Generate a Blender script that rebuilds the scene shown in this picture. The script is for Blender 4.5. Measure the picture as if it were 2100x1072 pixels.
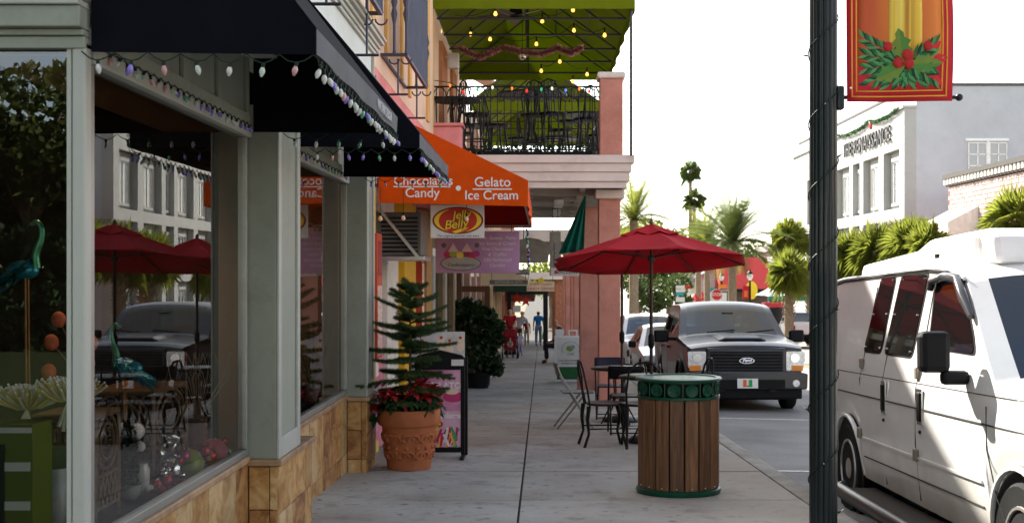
import bpy, math, random
from mathutils import Vector, Matrix, Quaternion
R = math.radians
rnd = random.Random(7)
for o in list(bpy.data.objects): bpy.data.objects.remove(o)
scene = bpy.context.scene
COL = scene.collection
# ---------------------------------------------------------------- camera
EYE = 1.36; F = 2490.0; VX, VY = 1109.0, 562.0
cd = bpy.data.cameras.new('camera'); cam = bpy.data.objects.new('camera', cd); COL.objects.link(cam)
cam.location = (0, 0, EYE); cam.rotation_euler = (R(90), 0, 0)
cd.sensor_width = 36; cd.lens = 36 * F / 2100
cd.shift_x = (1050 - VX) / 2100; cd.shift_y = (VY - 536) / 2100
cd.clip_start = .05; cd.clip_end = 3000
cd.dof.use_dof = True; cd.dof.focus_distance = 8.5; cd.dof.aperture_fstop = 6.3
scene.camera = cam
# ---------------------------------------------------------------- world and sun
SUN = Vector((-1, 1.9, 1.45)).normalized()
w = bpy.data.worlds.new('World'); scene.world = w; w.use_nodes = True
nt = w.node_tree; bg = nt.nodes['Background']
sky = nt.nodes.new('ShaderNodeTexSky'); sky.sky_type = 'NISHITA'; sky.sun_disc = False
sky.sun_elevation = math.asin(SUN.z); sky.sun_rotation = math.atan2(SUN.x, SUN.y) % (2 * math.pi)
sky.air_density = 1.0; sky.dust_density = .6; sky.ozone_density = 1.0
# thin bright cloud cover with blue gaps, all round the sky
tcw = nt.nodes.new('ShaderNodeTexCoord'); nzw = nt.nodes.new('ShaderNodeTexNoise'); mrw = nt.nodes.new('ShaderNodeMapRange'); bww = nt.nodes.new('ShaderNodeRGBToBW'); mxw = nt.nodes.new('ShaderNodeMix'); mxw.data_type = 'RGBA'
mpw = nt.nodes.new('ShaderNodeMapping'); mpw.inputs['Scale'].default_value = (1, 1, 2.5); mulw = nt.nodes.new('ShaderNodeMix'); mulw.data_type = 'RGBA'; mulw.blend_type = 'MULTIPLY'; mulw.inputs['Factor'].default_value = 1
nzw.inputs['Scale'].default_value = 2.2; nzw.inputs['Detail'].default_value = 7; nzw.inputs['Roughness'].default_value = .55
mrw.inputs[1].default_value = .38; mrw.inputs[2].default_value = .6; mrw.inputs[3].default_value = .15; mrw.inputs[4].default_value = .92
nt.links.new(tcw.outputs['Generated'], mpw.inputs[0]); nt.links.new(mpw.outputs[0], nzw.inputs['Vector']); nt.links.new(nzw.outputs[0], mrw.inputs[0]); nt.links.new(mrw.outputs[0], mxw.inputs['Factor'])
nt.links.new(sky.outputs[0], bww.inputs[0]); nt.links.new(bww.outputs[0], mulw.inputs['A']); mulw.inputs['B'].default_value = (1.35, 1.28, 1.12, 1)
nt.links.new(sky.outputs[0], mxw.inputs['A']); nt.links.new(mulw.outputs['Result'], mxw.inputs['B']); nt.links.new(mxw.outputs['Result'], bg.inputs[0]); bg.inputs[1].default_value = .13
sd = bpy.data.lights.new('sun', 'SUN'); sd.energy = 5; sd.angle = R(.5); sd.color = (1, .94, .84)
sun = bpy.data.objects.new('sun', sd); COL.objects.link(sun)
sun.rotation_euler = (-SUN).to_track_quat('-Z', 'Y').to_euler(); sun.location = (-10, 20, 20)
scene.view_settings.view_transform = 'Standard'; scene.view_settings.look = 'None'
scene.view_settings.gamma = 1; scene.view_settings.use_curve_mapping = False
scene.view_settings.exposure = 1.9
scene.render.engine = 'CYCLES'
cy = scene.cycles
cy.max_bounces = 8; cy.diffuse_bounces = 4; cy.glossy_bounces = 4; cy.transmission_bounces = 6; cy.transparent_max_bounces = 12
cy.caustics_reflective = False; cy.caustics_refractive = False; cy.sample_clamp_indirect = 4
cy.use_denoising = True

# ---------------------------------------------------------------- helpers
SL = .0361
def gz(y): return -SL * min(y, 82)
def rz(y, x=3): return gz(y) - .15 - .022 * max(0, min(x, 9) - 2.1)
def at(px, py, Y): return Vector(((px - VX) * Y / F, Y, EYE - (py - VY) * Y / F))

class MB:
    def __init__(s): s.v = []; s.f = []
    def add(s, vs, fs):
        n = len(s.v); s.v += [tuple(p) for p in vs]; s.f += [tuple(i + n for i in f) for f in fs]; return s
    def box(s, x0, x1, y0, y1, z0, z1):
        vs = [(x, y, z) for z in (z0, z1) for y in (y0, y1) for x in (x0, x1)]
        return s.add(vs, [(0, 2, 3, 1), (4, 5, 7, 6), (0, 1, 5, 4), (2, 6, 7, 3), (0, 4, 6, 2), (1, 3, 7, 5)])
    def obox(s, c, size, q):
        h = Vector(size) / 2; q = q if isinstance(q, Quaternion) else Quaternion(q[0], q[1])
        vs = [Vector(c) + q @ Vector((x * h.x, y * h.y, z * h.z)) for z in (-1, 1) for y in (-1, 1) for x in (-1, 1)]
        return s.add(vs, [(0, 2, 3, 1), (4, 5, 7, 6), (0, 1, 5, 4), (2, 6, 7, 3), (0, 4, 6, 2), (1, 3, 7, 5)])
    def bar(s, p, q, wd, dp=None, up=(0, 0, 1)):
        p, q = Vector(p), Vector(q); d = q - p; dp = dp or wd
        z = d.normalized(); u = Vector(up)
        if abs(z.dot(u)) > .98: u = Vector((0, 1, 0)) if abs(z.y) < .9 else Vector((1, 0, 0))
        x = u.cross(z).normalized(); y = z.cross(x)
        vs = [b + x * (i * wd / 2) + y * (j * dp / 2) for b in (p, q) for j in (-1, 1) for i in (-1, 1)]
        return s.add(vs, [(0, 2, 3, 1), (4, 5, 7, 6), (0, 1, 5, 4), (2, 6, 7, 3), (0, 4, 6, 2), (1, 3, 7, 5)])
    def tube(s, pts, r, n=8, cap=True, closed=False):
        pts = [Vector(p) for p in pts]; m = len(pts)
        rs = r if isinstance(r, (list, tuple)) else [r] * m
        t0 = (pts[1] - pts[0]).normalized(); a = Vector((0, 0, 1)) if abs(t0.z) < .9 else Vector((1, 0, 0))
        u = t0.cross(a).normalized(); b = len(s.v)
        for i, p in enumerate(pts):
            if closed: t = (pts[(i + 1) % m] - pts[i - 1]).normalized()
            else: t = (pts[min(i + 1, m - 1)] - pts[max(i - 1, 0)]).normalized()
            u = (u - t * u.dot(t)); u = u.normalized() if u.length > 1e-6 else t.orthogonal().normalized()
            v = t.cross(u)
            for k in range(n):
                an = 2 * math.pi * k / n
                s.v.append(tuple(p + (u * math.cos(an) + v * math.sin(an)) * rs[i]))
        for i in range(m if closed else m - 1):
            j = (i + 1) % m
            for k in range(n):
                s.f.append((b + i * n + k, b + i * n + (k + 1) % n, b + j * n + (k + 1) % n, b + j * n + k))
        if cap and not closed:
            s.f.append(tuple(b + k for k in range(n))[::-1]); s.f.append(tuple(b + (m - 1) * n + k for k in range(n)))
        return s
    def lathe(s, prof, n=24, c=(0, 0, 0), a0=0, q=None):
        b = len(s.v); m = len(prof); c = Vector(c)
        for (r, z) in prof:
            for k in range(n):
                an = a0 + 2 * math.pi * k / n; p = Vector((r * math.cos(an), r * math.sin(an), z))
                if q: p = q @ p
                s.v.append(tuple(c + p))
        for i in range(m - 1):
            for k in range(n):
                s.f.append((b + i * n + k, b + i * n + (k + 1) % n, b + (i + 1) * n + (k + 1) % n, b + (i + 1) * n + k))
        if prof[0][0] > 1e-4: s.f.append(tuple(b + k for k in range(n))[::-1])
        if prof[-1][0] > 1e-4: s.f.append(tuple(b + (m - 1) * n + k for k in range(n)))
        return s
    def ball(s, c, r, nu=12, nv=8):
        rx, ry, rz_ = r if isinstance(r, (tuple, list)) else (r, r, r)
        b = len(s.v); c = Vector(c)
        for i in range(nv + 1):
            ph = math.pi * i / nv
            for k in range(nu):
                an = 2 * math.pi * k / nu
                s.v.append((c.x + rx * math.sin(ph) * math.cos(an), c.y + ry * math.sin(ph) * math.sin(an), c.z - rz_ * math.cos(ph)))
        for i in range(nv):
            for k in range(nu):
                s.f.append((b + i * nu + k, b + i * nu + (k + 1) % nu, b + (i + 1) * nu + (k + 1) % nu, b + (i + 1) * nu + k))
        return s
    def prism(s, pts, fn, a, b):
        """polygon of 2-D points extruded from a to b; fn(u, v, w) gives the 3-D point"""
        n = len(pts); vs = [fn(u, v, a) for u, v in pts] + [fn(u, v, b) for u, v in pts]
        return s.add(vs, [tuple(range(n))[::-1], tuple(range(n, 2 * n))] + [(i, (i + 1) % n, n + (i + 1) % n, n + i) for i in range(n)])
    def quad(s, *p): return s.add(p, [tuple(range(len(p)))])
    def grid(s, fn, nu, nv):
        b = len(s.v)
        for i in range(nu + 1):
            for j in range(nv + 1): s.v.append(tuple(fn(i / nu, j / nv)))
        for i in range(nu):
            for j in range(nv):
                k = b + i * (nv + 1) + j; s.f.append((k, k + nv + 1, k + nv + 2, k + 1))
        return s
    def mesh(s, name, mat, smooth=False):
        me = bpy.data.meshes.new(name); me.from_pydata(s.v, [], s.f); me.validate(); me.update()
        if smooth:
            me.polygons.foreach_set('use_smooth', [True] * len(me.polygons)); me.set_sharp_from_angle(angle=R(smooth if smooth > 1 else 38))
        if mat: me.materials.append(mat)
        return me
    def build(s, name, mat, parent=None, smooth=False, bev=0, solid=0, world=True, kind=None):
        return link(name, s.mesh(name, mat, smooth), parent, bev, solid, world, kind)
def link(name, me, parent=None, bev=0, solid=0, world=True, kind=None):
    o = bpy.data.objects.new(name, me); COL.objects.link(o)
    if parent is not None:
        o.parent = parent
        if world: o.matrix_parent_inverse = wm(parent).inverted()
    if solid:
        m = o.modifiers.new('solid', 'SOLIDIFY'); m.thickness = solid; m.offset = 0
    if bev:
        m = o.modifiers.new('bevel', 'BEVEL'); m.width = bev; m.segments = 2; m.limit_method = 'ANGLE'; m.angle_limit = R(40)
    if kind: o['kind'] = kind
    return o
def wm(o):
    m = Matrix.Translation(o.location) @ o.rotation_euler.to_matrix().to_4x4()
    return (wm(o.parent) @ o.matrix_parent_inverse @ m) if o.parent else m
def tag(o, label, cat, group=None, kind=None):
    if label: o['label'] = label
    if cat: o['category'] = cat
    if group: o['group'] = group
    if kind: o['kind'] = kind
    return o
def thing(name, label, cat, loc=(0, 0, 0), rot=(0, 0, 0), group=None):
    o = bpy.data.objects.new(name, None); COL.objects.link(o); o.location = loc; o.rotation_euler = rot
    o.empty_display_size = .1
    return tag(o, label, cat, group)
def struct(name, mb, mat, **k):
    o = mb.build(name, mat, **k); o['kind'] = 'structure'; return o
def copy_tree(o, loc=None, rot=None, label=None, parent=None):
    c = o.copy(); COL.objects.link(c); c.parent = parent
    if loc is not None: c.location = loc
    if rot is not None: c.rotation_euler = rot
    if label: c['label'] = label
    for ch in [x for x in bpy.data.objects if x.parent is o]: copy_tree(ch, parent=c)
    return c
def text(name, body, size, loc, rot, mat, parent=None, extrude=.002, align='CENTER', sx=1, world=True, space=1, shear=0, bold=0):
    cu = bpy.data.curves.new(name, 'FONT'); cu.body = body; cu.size = size; cu.extrude = extrude
    cu.align_x = align; cu.align_y = 'CENTER'; cu.space_character = space; cu.shear = shear; cu.offset = bold
    tmp = bpy.data.objects.new('tmp', cu); me = bpy.data.meshes.new_from_object(tmp); bpy.data.objects.remove(tmp); bpy.data.curves.remove(cu)
    me.materials.clear(); me.materials.append(mat); me.name = name
    o = bpy.data.objects.new(name, me); COL.objects.link(o); o.location = loc; o.rotation_euler = rot; o.scale = (sx, 1, 1); o['kind'] = 'stuff'
    if parent is not None:
        o.parent = parent
        if world: o.matrix_parent_inverse = wm(parent).inverted()
    return o

# ---------------------------------------------------------------- materials
MATS = {}
def N(t, kind, **k):
    n = t.nodes.new(kind)
    for a, b in k.items():
        if a.startswith('i_'): n.inputs[a[2:].replace('_', ' ')].default_value = b
        else: setattr(n, a, b)
    return n
def M(name, col, rough=.6, metal=0, var=.14, scale=5, bump=0, bscale=60, rand=0, spec=.5, coat=0, emit=0, stretch=(1, 1, 1), trl=0, dirt=0, hue=0):
    if name in MATS: return MATS[name]
    if spec == .5: spec = .12 if rough >= .7 else .28
    m = bpy.data.materials.new(name); m.use_nodes = True; t = m.node_tree; L = t.links.new
    p = t.nodes['Principled BSDF']
    p.inputs['Roughness'].default_value = rough; p.inputs['Metallic'].default_value = metal
    p.inputs['Specular IOR Level'].default_value = spec; p.inputs['Coat Weight'].default_value = coat
    tc = N(t, 'ShaderNodeTexCoord'); mp = N(t, 'ShaderNodeMapping'); mp.inputs['Scale'].default_value = stretch
    L(tc.outputs['Object'], mp.inputs[0])
    hs = N(t, 'ShaderNodeHueSaturation'); hs.inputs['Color'].default_value = (*col, 1)
    val = None
    if var:
        no = N(t, 'ShaderNodeTexNoise'); no.inputs['Scale'].default_value = scale; no.inputs['Detail'].default_value = 7; no.inputs['Roughness'].default_value = .65
        L(mp.outputs[0], no.inputs['Vector'])
        mr = N(t, 'ShaderNodeMapRange'); mr.inputs[1].default_value = .3; mr.inputs[2].default_value = .7
        mr.inputs[3].default_value = 1 - var; mr.inputs[4].default_value = 1 + var
        L(no.outputs[0], mr.inputs[0]); val = mr.outputs[0]
    if rand:
        oi = N(t, 'ShaderNodeObjectInfo'); m2 = N(t, 'ShaderNodeMapRange')
        m2.inputs[3].default_value = 1 - rand; m2.inputs[4].default_value = 1 + rand; L(oi.outputs['Random'], m2.inputs[0])
        if val:
            mu = N(t, 'ShaderNodeMath', operation='MULTIPLY'); L(val, mu.inputs[0]); L(m2.outputs[0], mu.inputs[1]); val = mu.outputs[0]
        else: val = m2.outputs[0]
        if hue:
            mh = N(t, 'ShaderNodeMapRange'); mh.inputs[3].default_value = .5 - hue; mh.inputs[4].default_value = .5 + hue
            L(oi.outputs['Random'], mh.inputs[0]); L(mh.outputs[0], hs.inputs['Hue'])
    if val: L(val, hs.inputs['Value'])
    cout = hs.outputs[0]
    if dirt:
        n3 = N(t, 'ShaderNodeTexNoise'); n3.inputs['Scale'].default_value = 1.3; n3.inputs['Detail'].default_value = 9; n3.inputs['Roughness'].default_value = .75
        L(tc.outputs['Object'], n3.inputs['Vector'])
        r3 = N(t, 'ShaderNodeMapRange'); r3.inputs[1].default_value = .5; r3.inputs[2].default_value = .72; r3.inputs[3].default_value = 0; r3.inputs[4].default_value = dirt
        L(n3.outputs[0], r3.inputs[0]); mx = N(t, 'ShaderNodeMix', data_type='RGBA'); mx.inputs['B'].default_value = (col[0] * .42, col[1] * .38, col[2] * .32, 1)
        L(r3.outputs[0], mx.inputs['Factor']); L(cout, mx.inputs['A']); cout = mx.outputs['Result']
    L(cout, p.inputs['Base Color'])
    if bump:
        nb = N(t, 'ShaderNodeTexNoise'); nb.inputs['Scale'].default_value = bscale; nb.inputs['Detail'].default_value = 5
        L(mp.outputs[0], nb.inputs['Vector']); bp = N(t, 'ShaderNodeBump'); bp.inputs['Strength'].default_value = bump; bp.inputs['Distance'].default_value = .01
        L(nb.outputs[0], bp.inputs['Height']); L(bp.outputs[0], p.inputs['Normal'])
    if emit:
        p.inputs['Emission Color'].default_value = (*col, 1); p.inputs['Emission Strength'].default_value = emit
    if trl:
        tr = N(t, 'ShaderNodeBsdfTranslucent'); L(cout, tr.inputs[0]); ms = N(t, 'ShaderNodeMixShader'); ms.inputs[0].default_value = trl
        L(p.outputs[0], ms.inputs[1]); L(tr.outputs[0], ms.inputs[2]); L(ms.outputs[0], t.nodes['Material Output'].inputs[0])
    MATS[name] = m; return m
def ramp_mat(name, stops, rough=.6, scale=4, detail=8, stretch=(1, 1, 1), bump=.2, rand=.12, dist=0, spec=.5, rofs=True):
    m = bpy.data.materials.new(name); m.use_nodes = True; t = m.node_tree; L = t.links.new; p = t.nodes['Principled BSDF']
    p.inputs['Roughness'].default_value = rough; p.inputs['Specular IOR Level'].default_value = spec
    tc = N(t, 'ShaderNodeTexCoord'); mp = N(t, 'ShaderNodeMapping'); mp.inputs['Scale'].default_value = stretch; L(tc.outputs['Object'], mp.inputs[0])
    oi = N(t, 'ShaderNodeObjectInfo')
    if rofs:
        vm = N(t, 'ShaderNodeVectorMath', operation='SCALE'); vm.inputs[0].default_value = (37, 51, 23); L(oi.outputs['Random'], vm.inputs['Scale']); L(vm.outputs[0], mp.inputs['Location'])
    no = N(t, 'ShaderNodeTexNoise'); no.inputs['Scale'].default_value = scale; no.inputs['Detail'].default_value = detail; no.inputs['Roughness'].default_value = .62; no.inputs['Distortion'].default_value = dist
    L(mp.outputs[0], no.inputs['Vector']); cr = N(t, 'ShaderNodeValToRGB'); e = cr.color_ramp.elements
    e[0].position, e[0].color = stops[0][0], (*stops[0][1], 1); e[1].position, e[1].color = stops[-1][0], (*stops[-1][1], 1)
    for q, c in stops[1:-1]: x = e.new(q); x.color = (*c, 1)
    L(no.outputs[0], cr.inputs[0]); hs = N(t, 'ShaderNodeHueSaturation'); L(cr.outputs[0], hs.inputs['Color'])
    m2 = N(t, 'ShaderNodeMapRange'); m2.inputs[3].default_value = 1 - rand; m2.inputs[4].default_value = 1 + rand; L(oi.outputs['Random'], m2.inputs[0]); L(m2.outputs[0], hs.inputs['Value'])
    L(hs.outputs[0], p.inputs['Base Color'])
    if bump:
        bp = N(t, 'ShaderNodeBump'); bp.inputs['Strength'].default_value = bump; bp.inputs['Distance'].default_value = .01; L(no.outputs[0], bp.inputs['Height']); L(bp.outputs[0], p.inputs['Normal'])
    MATS[name] = m; return m
def glass_mat(name, ior=1.75, tint=(1, 1, 1), rough=0.0, wob=0):
    m = bpy.data.materials.new(name); m.use_nodes = True; t = m.node_tree; L = t.links.new; t.nodes.remove(t.nodes['Principled BSDF'])
    fr = N(t, 'ShaderNodeFresnel'); fr.inputs[0].default_value = ior; tr = N(t, 'ShaderNodeBsdfTransparent'); tr.inputs[0].default_value = (*tint, 1)
    gl = N(t, 'ShaderNodeBsdfGlossy'); gl.inputs['Roughness'].default_value = rough; ms = N(t, 'ShaderNodeMixShader')
    if wob:
        nb = N(t, 'ShaderNodeTexNoise'); nb.inputs['Scale'].default_value = 1.2; tc = N(t, 'ShaderNodeTexCoord'); L(tc.outputs['Object'], nb.inputs['Vector'])
        bp = N(t, 'ShaderNodeBump'); bp.inputs['Strength'].default_value = wob; bp.inputs['Distance'].default_value = .01; L(nb.outputs[0], bp.inputs['Height']); L(bp.outputs[0], gl.inputs['Normal'])
    L(fr.outputs[0], ms.inputs[0]); L(tr.outputs[0], ms.inputs[1]); L(gl.outputs[0], ms.inputs[2]); L(ms.outputs[0], t.nodes['Material Output'].inputs[0])
    MATS[name] = m; return m

def concrete_mat():
    m = bpy.data.materials.new('sidewalk_concrete'); m.use_nodes = True; t = m.node_tree; L = t.links.new; p = t.nodes['Principled BSDF']
    p.inputs['Roughness'].default_value = .85; tc = N(t, 'ShaderNodeTexCoord'); oi = N(t, 'ShaderNodeObjectInfo')
    def noise(sc, det=6, rg=.6):
        n = N(t, 'ShaderNodeTexNoise'); n.inputs['Scale'].default_value = sc; n.inputs['Detail'].default_value = det; n.inputs['Roughness'].default_value = rg
        L(tc.outputs['Object'], n.inputs['Vector']); return n.outputs[0]
    def mr(x, a, b, c, d):
        n = N(t, 'ShaderNodeMapRange'); L(x, n.inputs[0])
        for i, q in zip((1, 2, 3, 4), (a, b, c, d)): n.inputs[i].default_value = q
        return n.outputs[0]
    def mix(fac, A, B):
        n = N(t, 'ShaderNodeMix', data_type='RGBA'); L(fac, n.inputs['Factor'])
        for k, q in (('A', A), ('B', B)):
            if isinstance(q, tuple): n.inputs[k].default_value = (*q, 1)
            else: L(q, n.inputs[k])
        return n.outputs['Result']
    c = mix(mr(noise(1.1, 6, .6), .36, .64, 0, 1), (.33, .315, .285), (.46, .445, .41))
    c = mix(mr(noise(.5, 6), .47, .62, 0, .7), c, (.30, .25, .19))
    c = mix(mr(noise(3.1, 5, .6), .54, .68, 0, .6), c, (.17, .15, .13))
    c = mix(mr(noise(90, 3), .45, .75, 0, .35), c, (.14, .13, .12))
    v = N(t, 'ShaderNodeTexVoronoi'); v.inputs['Scale'].default_value = 2.6; v.inputs['Randomness'].default_value = 1; L(tc.outputs['Object'], v.inputs['Vector'])
    c = mix(mr(v.outputs['Distance'], .06, .10, .75, 0), c, (.09, .08, .07))
    c = mix(mr(noise(11, 4, .6), .6, .68, 0, .75), c, (.13, .115, .10))
    sx = N(t, 'ShaderNodeSeparateXYZ'); L(tc.outputs['Object'], sx.inputs[0]); n5 = N(t, 'ShaderNodeMath', operation='MULTIPLY_ADD'); n5.inputs[1].default_value = 2.2; L(noise(.9, 4), n5.inputs[0]); L(sx.outputs[0], n5.inputs[2])
    c = mix(mr(n5.outputs[0], 1.0, 2.9, 0, .5), c, (.40, .345, .27))
    hs = N(t, 'ShaderNodeHueSaturation'); L(c, hs.inputs['Color']); L(mr(oi.outputs['Random'], 0, 1, .9, 1.08), hs.inputs['Value']); L(hs.outputs[0], p.inputs['Base Color'])
    bp = N(t, 'ShaderNodeBump'); bp.inputs['Strength'].default_value = .25; bp.inputs['Distance'].default_value = .006; L(noise(140, 4), bp.inputs['Height']); L(bp.outputs[0], p.inputs['Normal'])
    return m
def asphalt_mat():
    m = bpy.data.materials.new('asphalt'); m.use_nodes = True; t = m.node_tree; L = t.links.new; p = t.nodes['Principled BSDF']
    p.inputs['Roughness'].default_value = .8; tc = N(t, 'ShaderNodeTexCoord')
    n1 = N(t, 'ShaderNodeTexNoise'); n1.inputs['Scale'].default_value = 60; n1.inputs['Detail'].default_value = 4; L(tc.outputs['Object'], n1.inputs['Vector'])
    n2 = N(t, 'ShaderNodeTexNoise'); n2.inputs['Scale'].default_value = .8; n2.inputs['Detail'].default_value = 8; L(tc.outputs['Object'], n2.inputs['Vector'])
    ad = N(t, 'ShaderNodeMath', operation='ADD'); L(n1.outputs[0], ad.inputs[0]); L(n2.outputs[0], ad.inputs[1])
    cr = N(t, 'ShaderNodeValToRGB'); e = cr.color_ramp.elements; e[0].position = .3; e[0].color = (.08, .078, .074, 1); e[1].position = .7; e[1].color = (.30, .29, .275, 1)
    dv = N(t, 'ShaderNodeMath', operation='MULTIPLY'); dv.inputs[1].default_value = .5; L(ad.outputs[0], dv.inputs[0]); L(dv.outputs[0], cr.inputs[0]); L(cr.outputs[0], p.inputs['Base Color'])
    bp = N(t, 'ShaderNodeBump'); bp.inputs['Strength'].default_value = .6; bp.inputs['Distance'].default_value = .01; L(n1.outputs[0], bp.inputs['Height']); L(bp.outputs[0], p.inputs['Normal'])
    return m

CONC = concrete_mat(); ASPH = asphalt_mat()
KERB = M('kerb_concrete', (.34, .32, .28), .85, var=.25, scale=4, bump=.3, bscale=90, dirt=.6)
JOINT = M('joint', (.05, .047, .043), .95)
WHITEP = M('road_paint', (.75, .74, .7), .7, var=.25, scale=12, dirt=.5)
TRIM = M('sage_paint', (.29, .31, .255), .5, var=.1, scale=3, bump=.08, bscale=30, dirt=.45, stretch=(1, 1, .35))
TRIM2 = M('pale_paint', (.44, .45, .40), .45, var=.08, scale=3, dirt=.3, stretch=(1, 1, .35))
FASC = M('fascia_paint', (.60, .63, .58), .4, var=.06, scale=2, dirt=.2)
STONE = [ramp_mat('travertine_%s' % n, [(.25, a), (.42, b), (.55, c), (.75, d)], .5, 6.5, 11, (1, 1, 1.2), .35, .2, .9) for n, a, b, c, d in (
    ('gold', (.13, .055, .014), (.36, .17, .045), (.50, .29, .10), (.58, .40, .20)),
    ('rust', (.09, .035, .012), (.24, .10, .03), (.40, .20, .065), (.50, .31, .14)),
    ('pale', (.20, .09, .03), (.42, .25, .09), (.54, .37, .18), (.60, .46, .28)))]
CAPST = ramp_mat('cap_stone', [(.3, (.22, .12, .06)), (.6, (.42, .27, .15))], .5, 6, 8, bump=.2)
NAVY = M('navy_canvas', (.0035, .0038, .0075), .9, var=.35, scale=3, bump=.5, bscale=6)
NAVYLIT = M('sky_lit_canvas', (.11, .11, .12), .75, var=.1, bump=.1, bscale=200)  # navy canvas paled: sky light on the valance put into the colour
ORANGE = M('orange_canvas', (.74, .088, .003), .7, var=.13, scale=2.5, bump=.45, bscale=5, trl=.12)
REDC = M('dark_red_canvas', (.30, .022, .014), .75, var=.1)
GREENC = M('lime_canvas', (.19, .235, .006), .75, var=.1, scale=2, trl=.42)
WHITE = M('white_paint', (.8, .8, .78), .5, var=.05)
OFFW = M('off_white', (.72, .70, .64), .6, var=.08)
BLACK = M('black_metal', (.006, .006, .007), .45, .2, var=.2)
BLACKP = M('black_plastic', (.006, .006, .007), .5, var=.1, spec=.15)
RUBBER = M('rubber', (.018, .018, .018), .85, var=.2, bump=.2, bscale=120)
STEEL = M('steel', (.55, .55, .54), .3, 1, var=.1)
CHROME = M('chrome', (.85, .85, .86), .12, 1, var=0)
ALUM = M('aluminium_frame', (.36, .36, .33), .4, .6, var=.1, dirt=.3)
GLASS = glass_mat('shop_glass', 1.78, (.93, .95, .94), 0, .004); GLASS2 = glass_mat('return_glass', 2.0, (.85, .88, .87), 0, .004)
CARGL = glass_mat('tinted_car_glass', 1.45, (.10, .12, .12))
WSGL = glass_mat('windscreen_glass', 1.85, (.16, .22, .26))
DKGL = M('dark_window', (.02, .024, .03), .06, 0, var=0, spec=.9)
PINK = M('salmon_stucco', (.56, .25, .19), .85, var=.14, scale=2.5, bump=.6, bscale=30, dirt=.55)
PEACH = M('peach_stucco', (.76, .56, .42), .85, var=.08, scale=2, bump=.25, bscale=60, dirt=.2)
OCHRE = M('ochre_trim', (.68, .40, .14), .8, var=.1, dirt=.2)
PINKW = M('pink_wall_paint', (.72, .27, .27), .8, var=.12, scale=3, dirt=.3)
CREAMW = M('cream_moulding', (.72, .64, .58), .6, var=.07, scale=3, dirt=.35)
TERRA = M('terracotta', (.43, .145, .062), .75, var=.18, scale=6, bump=.15, bscale=50, dirt=.35)
SOIL = M('soil', (.05, .035, .022), .95, bump=.5)
BARK = M('bark', (.16, .115, .075), .9, var=.35, scale=14, bump=.6, bscale=30, stretch=(1, 1, .3))
WOOD = ramp_mat('slat_wood', [(.25, (.05, .02, .008)), (.5, (.15, .065, .026)), (.75, (.27, .135, .06))], .62, 7, 9, (5, 5, .35), .3, .3, .6)
DKWOOD = ramp_mat('dark_wood', [(.3, (.045, .02, .01)), (.7, (.13, .065, .035))], .5, 6, 7, (4, 4, .4), .2, .15)
GREENM = M('green_enamel', (.004, .065, .034), .35, var=.2, scale=10, coat=.05, dirt=.3)
REDU = M('maroon_canvas', (.54, .018, .032), .75, var=.1, scale=2, bump=.2, bscale=8, trl=.36)
# ================================================================ SETTING: ground, road, sidewalk
YS = [-60, -20, 0, 20, 40, 60, 75, 82, 120, 200, 400, 900]
def strip(x0, x1, zf, ys=YS):
    b = MB()
    vs = [(x, y, zf(y, x)) for y in ys for x in (x0, x1)]
    return b.add(vs, [(2 * i, 2 * i + 1, 2 * i + 3, 2 * i + 2) for i in range(len(ys) - 1)])
struct('ground', strip(-400, 400, lambda y, x: gz(y) - .75), M('earth', (.16, .14, .09), .95, var=.3, scale=.3))
rb = MB()
XR = [2.13, 9, 17.0]
vs = [(x, y, rz(y, x)) for y in YS for x in XR]
rb.add(vs, [(3 * i + k, 3 * i + k + 1, 3 * i + k + 4, 3 * i + k + 3) for i in range(len(YS) - 1) for k in (0, 1)])
struct('road', rb, ASPH)
struct('cross_street', MB().box(-60, 60, 84, 93, gz(90) - .3, gz(90) - .147), ASPH)
for i, (y, x1) in enumerate(((5.6, 4.5), (12.0, 4.5), (18.45, 4.5), (27.2, 4.5), (33.6, 4.5), (40, 4.5))):
    b = MB(); b.quad(*[(x, yy, rz(yy, x) + .004) for x, yy in ((2.16, y), (x1, y), (x1, y + .1), (2.16, y + .1))])
    struct('parking_line', b, WHITEP)
b = MB(); b.add([(x, y, rz(y, 8) + .005) for y in YS[2:8] for x in (9.0, 9.12)], [(2 * i, 2 * i + 1, 2 * i + 3, 2 * i + 2) for i in range(5)])
struct('centre_line', b, M('yellow_paint', (.7, .45, .05), .7))
# near sidewalk: a bed with the joints and single slabs on it
sb = MB(); sb.add([(x, y, gz(y) - (.02 if k == 0 else .6)) for k in (0, 1) for y in YS for x in (-1.9, 1.965)],
    [(2 * i, 2 * i + 1, 2 * i + 3, 2 * i + 2) for i in range(len(YS) - 1)])
walk = struct('sidewalk', sb, JOINT)
def slab(x0, x1, y0, y1, mat, parent, name, t=.1, up=0):
    b = MB(); g = .008; bv = .006; gy = .016
    for (a, c, d, e, dz) in ((x0 + g, x1 - g, y0 + gy, y1 - gy, -.004), (x0 + g + bv, x1 - g - bv, y0 + gy + bv, y1 - gy - bv, 0)):
        b.v += [(x, y, gz(y) + dz + up) for x, y in ((a, d), (c, d), (c, e), (a, e))]
    b.v += [(x, y, gz(y) - t) for x, y in ((x0 + g, y0 + g), (x1 - g, y0 + g), (x1 - g, y1 - g), (x0 + g, y1 - g))]
    b.f += [(4, 5, 6, 7)] + [(i, (i + 1) % 4, 4 + (i + 1) % 4, 4 + i) for i in range(4)] + [(8 + i, 8 + (i + 1) % 4, (i + 1) % 4, i) for i in range(4)]
    return b.build(name, mat, parent)
ty = 9.08 - 1.7 * 7
while ty < 74:
    d = rnd.uniform(0, .003)
    slab(-1.9, -.155, ty, ty + 1.7, CONC, walk, 'paving_slab', up=d); slab(-.155, 1.96, ty, ty + 1.7, CONC, walk, 'paving_slab', up=rnd.uniform(0, .003)); ty += 1.7
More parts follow.
